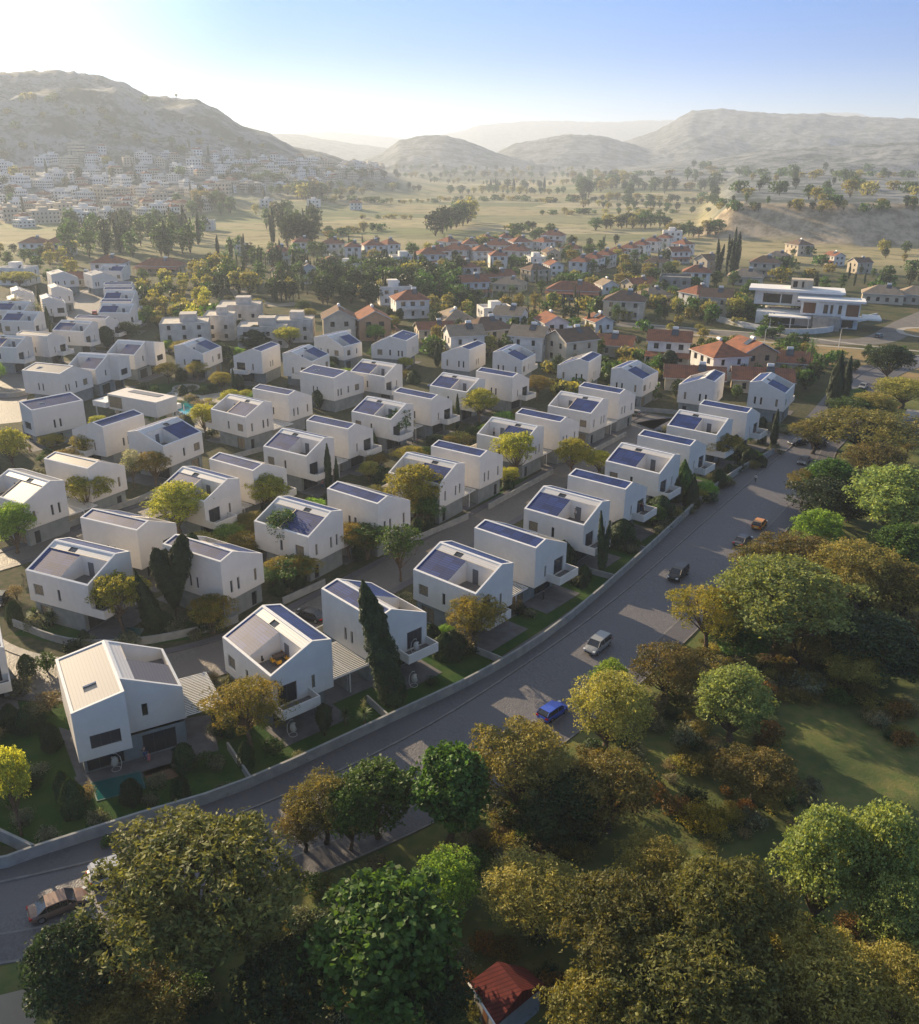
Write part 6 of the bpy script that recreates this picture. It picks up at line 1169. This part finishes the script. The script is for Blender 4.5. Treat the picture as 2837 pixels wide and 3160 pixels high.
def person(px, py, z, pose, top, leg, yaw, label, sc=1.0, hair='hair', dress=None):
    g = G(px, py, z); root = empty('person', (g.x, g.y, z), R_(yaw)); root.scale = (sc,) * 3; B_ = bodyparts(pose)
    for nm, me, m in zip(('body', 'top', 'trousers', 'hair'), B_, (M['skin'], CL[top], CL[leg], M[hair])):
        mc = me.copy(); mc.materials.clear(); mc.materials.append(m); kid(root, nm, mc)
    if dress:
        d = MB(); d.tube([(0, 0, 1.12), (.01, 0, .9), (.02, 0, .55)], [.13, .19, .27], 12, cap=False); d.build('skirt', CL[dress], root)
    f = MB(); 
    for sg in (-1, 1): f.box(.105, .122, sg * .035 - .012, sg * .035 + .012, 1.655, 1.675)
    f.box(.11, .145, -.012, .012, 1.60, 1.65); f.box(.105, .118, -.025, .025, 1.572, 1.582, 1); f.build('face', [M['hair'], M['skin']], root)
    tag(root, label, 'person', 'people'); return root
ZT = 6.27; k2 = lambda x, y: ((700 + x / 2.0222) * .6415, (1100 + y / 2.0222) * .6415); k3 = lambda x, y: ((1500 + x / 1.82) * .6415, (1100 + y / 1.82) * .6415); q1 = lambda x, y: ((x / 2.0222) * .6415, (1200 + y / 2.0222) * .6415)
z3 = lambda x, y: ((450 + x / 3.64) * .6415, (1000 + y / 3.64) * .6415)
for a in [((289, 1503), .1, 'walk', 'navy', 'blue', -60, 'adult in dark jacket and blue trousers walking by the corner house'), ((296, 1508), .1, 'stand', 'pink', 'pink', 120, 'small child in pink beside the adult at the corner house', .68, 'hairb', 'pink'), (q1(487, 1165), ZT, 'walk', 'grey', 'black', 190, 'man in dark clothes striding across a roof terrace at left'),
          (k2(1590, 1422), ZT, 'stand', 'white', 'cream', 200, 'woman in white on the roof terrace of the fourth roadside house'), (k2(1697, 1562), 3.25, 'stand', 'navy', 'black', -60, 'man in dark clothes on a balcony beside the golden pine'), (k3(970, 640), ZT, 'stand', 'navy', 'black', 200, 'woman with a bag on a roof terrace near the pointed conifers', 1, 'hairb'),
          (k3(500, 910), ZT, 'stand', 'white', 'khaki', 210, 'person in white top beside the potted tree on a terrace'), (k3(852, 858), 3.25, 'stand', 'navy', 'navy', 160, 'person in dark blue standing by the balcony door'), (k3(875, 870), 3.25, 'stand', 'red', 'blue', -30, 'person in red top on the same crowded balcony'), (k3(880, 878), 3.25, 'lean', 'navy', 'black', -50, 'person leaning on the balcony rail of the crowded balcony'),
          (k3(1512, 708), .14, 'walk', 'white', 'black', 50, 'pedestrian in white shirt walking on the long pavement'), (k3(1500, 420), 3.25, 'lean', 'white', 'navy', -40, 'person on the last balcony of the roadside row'), (q1(130, 385), .06, 'stand', 'cream', 'black', -60, 'leftmost of three people outside the skylit house at left'), (q1(156, 386), .06, 'stand', 'pink', 'cream', -90, 'middle of three people outside the skylit house at left', 1, 'hairb'),
          (q1(192, 396), .06, 'stand', 'red', 'pink', 150, 'rightmost of three people outside the skylit house at left'), (k2(605, 700), 3.25, 'stand', 'navy', 'blue', -40, 'person on the balcony left of the twin thin cypresses'), (k2(600, 822), .08, 'stand', 'pink', 'blue', 150, 'person standing under the balcony by the twin thin cypresses'), (k2(1667, 497), ZT, 'stand', 'white', 'black', -90, 'person in white on a roof terrace behind the yellow tree'),
          (q1(1048, 325), ZT, 'stand', 'blue', 'navy', 180, 'man on the roof terrace above the round brown tree'), (z3(1700, 550), 3.25, 'lean', 'navy', 'black', -90, 'left person on the balcony above the pool garden'), (z3(1738, 552), 3.25, 'stand', 'red', 'black', -90, 'right person on the balcony above the pool garden'), (z3(1222, 690), .06, 'walk', 'black', 'grey', 0, 'person in black walking beside the pool garden hedge'),
          (z3(330, 1030), .04, 'stand', 'black', 'black', 90, 'person in black standing by the pool edge'), (k2(1160, 548), .06, 'stand', 'white', 'navy', 20, 'left person of a pair in the shaded garden'), (k2(1187, 552), .06, 'stand', 'red', 'grey', 200, 'right person of a pair in the shaded garden'), (((600 + 1782 / 1.6545) * .6415, (1650 + 335 / 1.6545) * .6415), .06, 'stand', 'navy', 'black', 0, 'person in dark blue below the fifth roadside house')]:
    person(*a[0], *a[1:])
# ---- furniture
M['wick'] = mat('white_wicker', (.50, .47, .42), .8); M['yel'] = mat('yellow_upholstery', (.62, .32, .02), .8); M['woodt'] = mat('wood_table', (.14, .09, .06), .6); M['cush'] = mat('grey_cushion', (.30, .31, .33), .9)
def egg(px, py, z, yaw, label):
    g = G(px, py, z); root = empty('hanging_chair', (g.x, g.y, z), R_(yaw)); b = MB()
    b.tube([(.45 * math.cos(t * math.pi / 6), .45 * math.sin(t * math.pi / 6), .03) for t in range(13)], .025, 5); b.tube([(-.45, 0, .03), (-.62, 0, .7), (-.55, 0, 1.5), (-.2, 0, 1.98), (.1, 0, 1.95)], .03, 6); b.build('stand', M['metalw'], root)
    c = MB()
    for i in range(6):
        for k_ in range(12):
            def pt(i, k_): t = .25 + i / 6 * 2.6; a = k_ * math.pi / 6; return (.42 * math.sin(t) * math.cos(a) + .1, .42 * math.sin(t) * math.sin(a), 1.0 + .62 * math.cos(t))
            if i in (1, 2, 3) and k_ in (0, 11, 1, 10): continue
            c.face([pt(i, k_), pt(i + 1, k_), pt(i + 1, k_ + 1), pt(i, k_ + 1)])
    c.tube([(.1, 0, 1.6), (.1, 0, 1.95)], .01, 4); c.build('basket', M['wick'], root); c = MB(); c.box(-.12, .38, -.25, .25, .55, .68); c.build('cushion', M['cush'], root); tag(root, label, 'chair', 'hanging chairs')
k5 = lambda x, y: ((600 + x / 1.6545) * .6415, (1650 + y / 1.6545) * .6415)
for a in [(*k5(535, 798), 3.25, 0, 'hanging egg chair on the balcony of the house with yellow chairs'), (*k5(1132, 605), 3.25, 10, 'white hanging chair on the balcony behind the leaning cypress'), (*k5(1122, 770), .07, 20, 'hanging egg chair on the patio right of the leaning cypress'), (*k5(505, 1022), .07, 20, 'hanging egg chair on the shaded patio below the yellow chairs'),
          (*k3(885, 618), ZT, 190, 'white hanging chair on the terrace near the pointed conifers'), (*k3(1243, 412), ZT, 190, 'white hanging chair on the terrace behind the big brown tree'), (*k3(462, 275), ZT, 190, 'white hanging chair on the terrace beyond the lime trees'), (*k2(450, 590), ZT, 190, 'wicker hanging chair on the terrace left of the thin cypresses'), (0 + 655 * .3525, 1122.7 + 1135 * .3525, .07, 190, 'wicker egg chair standing beside the dark garden pool')]: egg(*a)
def chair(px, py, z, yaw, label):
    g = G(px, py, z); root = empty('dining_chair', (g.x, g.y, z), R_(yaw)); b = MB(); b.box(-.25, .25, -.26, .26, .42, .5); b.build('seat', M['yel'], root); b = MB(); b.box(-.27, -.2, -.26, .26, .5, .86); b.box(-.2, .1, -.27, -.22, .5, .68); b.box(-.2, .1, .22, .27, .5, .68); b.build('backrest', M['yel'], root)
    for sx in (-.2, .2):
        for sy in (-.2, .2): b = MB(); b.tube([(sx * 1.1, sy * 1.1, 0), (sx, sy, .42)], .02, 5); b.build('leg', M['dark'], root)
    tag(root, label, 'chair', 'yellow dining chairs')
def table(px, py, z, yaw, label, w=1.7, d=.9):
    g = G(px, py, z); root = empty('dining_table', (g.x, g.y, z), R_(yaw)); b = MB(); b.box(-w / 2, w / 2, -d / 2, d / 2, .71, .76); b.build('tabletop', M['woodt'], root)
    for sx in (-1, 1):
        for sy in (-1, 1): b = MB(); b.box(sx * (w / 2 - .1) - .03, sx * (w / 2 - .1) + .03, sy * (d / 2 - .1) - .03, sy * (d / 2 - .1) + .03, 0, .71); b.build('leg', M['dark'], root)
    tag(root, label, 'table', 'garden tables')
table(*k5(440, 640), ZT, 40, 'small dining table between the yellow terrace chairs')
for a, l in (((405, 662), 'leftmost yellow chair at the terrace table'), ((460, 625), 'yellow chair behind the terrace table'), ((432, 672), 'nearest yellow chair at the terrace table'), ((478, 648), 'rightmost yellow chair at the terrace table')): chair(*k5(*a), ZT, {0: 0}.get(0) + (40 if 'left' in l else 220 if 'right' in l else 130 if 'near' in l else -50), l)
table(*z3(855, 945), ZT, 150, 'terrace table on the house right of the pool, left one', 1.4, 1.); table(*z3(930, 945), ZT, 150, 'terrace table on the house right of the pool, right one', 1.4, 1.)
g = k5(345, 640); gg = G(*g, ZT); so = empty('lounge_chair', (gg.x, gg.y, ZT), R_(60)); tag(so, 'low grey lounge chair at the left end of the yellow-chair terrace', 'chair'); b = MB(); b.box(-.4, .4, -.4, .4, .12, .4); b.build('seat', M['dark'], so); b = MB(); b.box(-.4, -.22, -.4, .4, .4, .8); b.build('backrest', M['dark'], so); b = MB(); b.box(-.2, .02, -.25, .25, .41, .6); b.build('cushion', M['cush'], so)
def lounger(px, py, yaw, label):
    g = G(px, py); root = empty('sun_lounger', (g.x, g.y, .03), R_(yaw)); b = MB(); b.box(-.9, .4, -.33, .33, .28, .36); b.build('seat', M['cush'], root); b = MB(); b.face([(.4, -.33, .36), (1.0, -.33, .75), (1.0, .33, .75), (.4, .33, .36)]); b.face([(.4, .33, .3), (1.0, .33, .69), (1.0, -.33, .69), (.4, -.33, .3)]); b.build('backrest', M['cush'], root)
    for sx in (-.8, .3):
        for sy in (-.28, .28): b = MB(); b.box(sx - .03, sx + .03, sy - .03, sy + .03, 0, .28); b.build('leg', M['metalw'], root)
    tag(root, label, 'sun lounger', 'loungers round the shared pool')
for i, (x, y, yw) in enumerate([(280, 785, 60), (370, 805, 60), (440, 830, 60), (735, 880, 20), (790, 900, 20), (400, 1050, 150), (440, 1040, 150), (380, 1005, 150)]): lounger(*z3(x, y), yw, 'pale sun lounger, %s from the left round the shared pool' % ordn[[0, 1, 5, 6, 7, 3, 4, 2][i]])
def parasol(px, py, label):
    g = G(px, py); root = empty('parasol', (g.x, g.y, .03)); b = MB(); b.tube([(0, 0, 0), (0, 0, 2.5)], .03, 6); b.build('pole', M['metalw'], root); b = MB(); b.tube([(0, 0, .9), (0, 0, 1.3), (0, 0, 2.3), (0, 0, 2.6)], [.2, .17, .09, .02], 10); b.build('canopy', M['rim'], root); tag(root, label, 'parasol', 'parasols')
parasol(*z3(437, 1015), 'closed white parasol by the shared pool'); parasol(*z3(352, 880), 'closed parasol beside the clubhouse corner')
g = G(*k3(560, 915), ZT); pt_ = empty('potted_tree', (g.x, g.y, ZT)); tag(pt_, 'small slender tree in a pot on the sixth roadside terrace', 'potted plant'); b = MB(); b.tube([(0, 0, 0), (0, 0, .45)], [.2, .27], 10); b.build('pot', M['dark'], pt_)
t = rng.random(700); a = rng.uniform(0, 6.28, 700); C = np.stack([.33 * np.sin(t * 3) * np.cos(a), .33 * np.sin(t * 3) * np.sin(a), .5 + t * 2.4], 1); kid(pt_, 'foliage', leafmesh('foliage', C, unit(700), .09, .05, LF['limeg'])); b = MB(); b.tube([(0, 0, .4), (0, 0, 2.4)], .03, 5); b.build('stem', M['bark'], pt_)
# ---- carport pergolas between paired houses
def pergola(hp, hq, y0, y1, label, solid=False):
    "spans from the right side of house hp to the left side of hq"
    (t1, e1, x1, y1_, a1), (t2, e2, x2, y2_, a2) = hp, hq; u = Vector((math.cos(R_(a1)), math.sin(R_(a1)), 0)); r = Vector((u.y, -u.x, 0)); P = Vector((x1, y1_, 0)) + r * 7.85; Q = Vector((x2, y2_, 0)); w = (Q - P).dot(r) - .04
    root = empty('pergola', P, R_(a1) - math.pi / 2); b = MB(); z = 2.72
    for x in (.05, w * .52, w - .15): b.box(x, x + .12, y0, y1, z, z + .16)
    for y in (y0, y1 - .12): b.box(.05, w, y, y + .119, z + .002, z + .158)
    b.build('frame', M['metalw'], root); b = MB(); n = int((y1 - y0) / .34)
    if solid: b.box(.1, w - .05, y0 + .05, y1 - .05, z + .165, z + .2)
    else:
        for i in range(n): y = y0 + .2 + i * (y1 - y0 - .35) / n; b.box(.06, w - .02, y, y + .13, z + .165, z + .21)
    b.build('slats', M['metalw'], root)
    for x, y in ((w * .52, y0 + .1),): b = MB(); b.box(x, x + .12, y, y + .12, 0, z); b.build('post', M['metalw'], root)
    b = MB(); b.box(w * .5, w * .5 + .2, y0 + .6, y1 - .6, 0, 2.3); b.build('screen_wall', M['wallconc'], root); tag(root, label, 'pergola', 'white slatted pergolas between paired houses')
    d = MB(); d.face([(.02, y0 - .5, .03), (w, y0 - .5, .03), (w, y1 + 2.5, .03), (.02, y1 + 2.5, .03)]); o = d.build('driveway', M['paving'], None, loc=P, rz=R_(a1) - math.pi / 2); tag(o, kind='structure')
for row, prs, nm in ((r1, [(0, 1), (2, 3), (4, 5), (6, 7), (8, 9)], 'along the road'), (r2, [(0, 1), (2, 3), (4, 5), (6, 7), (8, 9)], 'behind the roadside row'), (r3, [(1, 2), (3, 4), (5, 6), (7, 8)], 'in the middle row'), (r4, [(0, 1), (4, 5)], 'in the upper left row')):
    for i, (a, c_) in enumerate(prs): lo = row[a][1] == 'F'; pergola(row[a], row[c_], 1.5 if lo else 0.3, 8.6 if lo else 7.2, 'white slatted pergola, %s pair of houses %s' % (ordn[i], nm))
# corner house pergola (right side)
cp = empty('pergola', Vector((-37.4, 72.55, 0)) + Vector((math.cos(R_(30)), math.sin(R_(30)), 0)) * 11.15, R_(30)); tag(cp, 'white slatted pergola on the right side of the big corner house', 'pergola', 'white slatted pergolas between paired houses')
b = MB()
for x in (.02, 4.0): b.box(x, x + .12, 3.0, 11, 2.75, 2.9)
b.build('frame', M['metalw'], cp); b = MB()
for i in range(24): y = 3.05 + i * .33; b.box(.03, 4.3, y, y + .14, 2.91, 2.96)
b.build('slats', M['metalw'], cp); b = MB(); b.box(4.0, 4.12, 3.1, 3.22, 0, 2.75); b.build('post', M['metalw'], cp)
# ---- garden shrubs, hedges and small trees between the houses
random.seed(99)
HS = [(x, y, a) for row in (r1, r2, r3, r4, r5, r6, rk) for (t, e, x, y, a) in row]
def clear(x, y, m=.9):
    for hx, hy, a in HS:
        u = Vector((math.cos(R_(a)), math.sin(R_(a)))); r = Vector((u.y, -u.x)); d = Vector((x - hx, y - hy)); yy, xx = d.dot(u), d.dot(r)
        if -2.5 - m < yy < 11.5 + m and -m < xx < 9 + m: return False
    return True
def onroad(x, y):
    for c in STREETS:
        for i in range(len(c) - 1):
            a, b2 = c[i], c[i + 1]; ab = b2 - a; t = max(0, min(1, (Vector((x, y, 0)) - a).dot(ab) / ab.length_squared)); 
            if (a + ab * t - Vector((x, y, 0))).length < 5.2: return True
    return False
STREETS = [smooth(q, 2) for q in ([(-86, 132), (-76, 116), (-66, 101), (-55, 93.5), (-44, 92.5), (-34, 96), (-25, 103), (-14, 117.5), (6, 146), (20, 167.5), (33, 187), (42, 203), (50, 214)], [(-84, 112), (-75, 122), (-66, 132), (-57, 145), (-47, 160), (-35, 175), (-17, 203), (0, 229), (8, 243), (14, 252)], [(-108, 200), (-118, 222), (-124, 245), (-128, 262), (-137, 300), (-145, 340), (-155, 372), (-166, 405)], [(75, 192), (68, 199), (52, 208)])]
def fill(n, s0, s1, t0, t1, kinds, hs=(1.2, 2.4)):
    k = 0; tr = 0
    while k < n and tr < n * 25:
        tr += 1; p = e2w(random.uniform(s0, s1), random.uniform(t0, t1))
        if not clear(p.x, p.y) or onroad(p.x, p.y): continue
        kd = random.choice(kinds); h = random.uniform(*hs) * (1.4 if kd == 'topi' else 1); plant(kd, (p.x, p.y, 0), h, h * random.uniform(1.1, 1.6) * (.62 if kd == 'topi' else 1)); k += 1
SB = ['bgrn', 'bgrn', 'bgry', 'btan', 'topi', 'bgry']
fill(84, 70, 190, -68, -58.5, SB); fill(84, 60, 185, -118, -102, SB, (1.4, 2.8)); fill(22, 60, 190, -92, -89.6, ['bgrn', 'btan', 'topi']); fill(20, 66, 190, -76, -73.5, ['bgrn', 'bgry', 'topi']); fill(26, 70, 180, -133, -129, ['bgrn', 'btan', 'topi']); fill(60, 60, 190, -175, -158, SB, (1.5, 3.2)); fill(30, 120, 200, -200, -176, SB, (1.5, 3))
fill(22, 180, 215, -90, -62, SB, (1.4, 2.6)); fill(16, 30, 60, -100, -70, SB, (1.6, 2.8)); fill(36, 90, 250, -290, -205, SB, (1.6, 3.2)); fill(24, 150, 260, -380, -290, SB, (1.6, 3.2)); fill(24, 40, 120, -190, -150, SB, (1.5, 3))
fill(34, 66, 190, -68, -60, ['bgrn', 'btan', 'limeg', 'topi'], (2.2, 3.6)); fill(34, 60, 185, -118, -102, ['limeg', 'gold', 'olive', 'btan', 'green'], (3, 5.5)); fill(20, 60, 190, -135, -129, ['lime', 'limeg', 'btan'], (3, 4.5)); fill(26, 60, 200, -190, -158, ['gold', 'lime', 'green', 'limeg'], (3.5, 6)); fill(30, 100, 250, -300, -205, ['lime', 'olive', 'limeg', 'green', 'cyp'], (3.5, 7)); fill(14, 60, 190, -93, -89.6, ['lime', 'gold', 'slim'], (4, 6))
# ---- park undergrowth
def bushes(n, x0, x1, y0, y1, kinds, h0, h1):
    for _ in range(n):
        g = G(random.uniform(x0, x1), random.uniform(y0, y1))
        rd = min((Vector((g.x, g.y, 0)) - q).length for q in kr)
        if rd < 4.8 or any((Vector((g.x, g.y, 0)) - q).length < 12 for q in kl): continue
        h = random.uniform(h0, h1); plant(random.choice(kinds), (g.x, g.y, 0), h, h * random.uniform(1.3, 1.9))
random.seed(17); UB = ['brus', 'brus', 'bgrn', 'btan', 'brus', 'bgry']
bushes(60, 1170, 1560, 1400, 1640, UB, 1., 2.4); bushes(46, 1330, 1720, 1240, 1400, UB, 1., 2.6); bushes(26, 960, 1130, 1590, 1700, UB, .9, 2.2); bushes(40, 1500, 1820, 1130, 1400, UB, 1.4, 3); bushes(14, 560, 760, 1700, 1790, UB, .8, 1.6); bushes(12, 1700, 1820, 1400, 1480, UB, 1., 2.2); bushes(46, 560, 1560, 1850, 2027, UB, 1., 2.2); bushes(30, 1500, 1820, 1840, 2027, UB, 1., 2.2); bushes(24, 1600, 1820, 760, 1000, UB, 1.4, 3)

random.seed(31); UC = ['bgrn', 'btan', 'bgry', 'bgrn', 'btan']
bushes(46, 1130, 1460, 1290, 1480, UC, 1.2, 2.6); bushes(30, 900, 1180, 1540, 1720, UC, 1, 2.2); bushes(30, 1560, 1820, 1180, 1340, UC, 1.4, 2.8); bushes(30, 480, 900, 1640, 1860, UC, 1, 2.2); bushes(24, 1380, 1620, 1560, 1760, ['btan', 'bgry'], .7, 1.6); bushes(26, 0, 420, 1880, 2027, UC, 1.2, 2.6)
# ---------------------------------------------------------------- labels for everything that repeats
LM = [('the big corner house', 230, 1400), ('the house with yellow chairs', 550, 1310), ('the leaning cypress', 750, 1280), ('the blue hatchback', 1095, 1403), ('the silver car', 1183, 1270), ('the black car', 1343, 1125), ('the orange car', 1503, 1032), ('the tan saloon', 115, 1790),
      ('the clubhouse', 270, 800), ('the turning circle', 1280, 822), ('the park clearing', 1600, 1530), ('the red park roof', 985, 1960), ('the big white villa', 1590, 590), ('the unfinished apartments', 450, 650), ('the peach house', 735, 630), ('the palm corner', 60, 690), ('the red car', 188, 616),
      ('the split-top cypress', 357, 1150), ('the road junction', 1600, 890), ('the middle street', 1000, 1050), ('the round junction tree', 1770, 720), ('the quarry bank', 1500, 440), ('the town hillside', 250, 350), ('the open fields', 900, 430), ('the left yellow tree', 345, 1010), ('the white kiosk', 1400, 1780)]
for row, nm in ((r1, 'roadside house'), (r2, 'second-row house'), (r3, 'third-row house')):
    for i, (t, e, x, y, a) in enumerate(row): px, py = PX((x - 2, y + 4, 2)); LM.append(('the %s %s' % (ordn[i], nm), px, py))
LM += [('the fire pit', 369, 770), ('the lime trees', 1150, 880), ('the fan palm', 766, 700), ('the skylit solar house', 620, 770), ('the grey-roofed corner house', 150, 760), ('the lollipop tree', 212, 665), ('the stepped house column', 235, 620), ('the red gabled house', 935, 560), ('the bungalow', 1135, 575), ('the cream rounded house', 1235, 600),
 ('the concrete shell', 1335, 560), ('the pinkish gabled house', 1478, 710), ('the grey-roofed gabled house', 918, 680), ('the slatted-roof house', 1048, 680), ('the red terrace', 1230, 505), ('the red village', 950, 505), ('the white flat house', 820, 520), ('the tall dark grove', 585, 470), ('the long dark forest', 300, 470), ('the grand mansions', 100, 480), ('the dirt road', 460, 560), ('the curved shed', 1330, 470),
 ('the far left crest', 60, 180), ('the hill shoulder', 420, 240), ('the upper town', 330, 305), ('the lower town', 150, 400), ('the white field house', 622, 395), ('the far field edge', 1100, 380), ('the distant grove', 1260, 370), ('the plateau edge', 1600, 415), ('the foothill scrub', 1600, 350), ('the pale far sheds', 1050, 330), ('the plateau corner', 1750, 370), ('the hill foot', 700, 350), ('the sand bungalow', 1475, 545), ('the right-edge houses', 1780, 580), ('the small red house', 1322, 700), ('the peach house gap', 640, 600), ('the far left street', 160, 590)]
def autolabel():
    W_ = ['leftmost', 'second from left', 'third from left', 'fourth from left', 'fifth from left', 'sixth from left', 'seventh from left', 'eighth from left', 'ninth from left']
    cl = {}
    for o, desc in LABELLED:
        x, y = PX(o.location + Vector((0, 0, 1))); nm, lx, ly = min(LM, key=lambda q: (q[1] - x) ** 2 + (1.6 * (q[2] - y)) ** 2)
        dx, dy = x - lx, y - ly; side = ('right of' if dx > 0 else 'left of') if abs(dx) > abs(dy) * 1.6 else ('above' if dy < 0 else 'below')
        cl.setdefault((desc, side, nm), []).append((x, y, o))
    def put(key, L_, depth_=0):
        desc, side, nm = key
        if len(L_) > 10 and depth_ < 3:
            L_.sort(key=lambda q: q[1]); h = len(L_) // 2; w = [('far', 'near'), ('farther', 'nearer'), ('small', 'tall')][depth_]
            if depth_ == 2: L_.sort(key=lambda q: q[2].scale.z)
            put((w[0] + ' ' + desc, side, nm), L_[:h], depth_ + 1); put((w[1] + ' ' + desc, side, nm), L_[h:], depth_ + 1); return
        L_.sort(key=lambda q: q[0])
        for i, (x, y, o) in enumerate(L_):
            if len(L_) == 1: o['label'] = f'{desc} {side} {nm}'
            elif i == len(L_) - 1: o['label'] = f'{desc}, rightmost {side} {nm}'
            else: o['label'] = f'{desc}, {W_[min(i, 8)]} {side} {nm}'
    for k, v in cl.items(): put(k, v)
autolabel()
for k, (ps, d, c) in KD.items():
    for root, H, D in ps:
        if not used[root.name]:
            for ch in KIDS.get(root.name, []): bpy.data.objects.remove(ch)
            bpy.data.objects.remove(root)
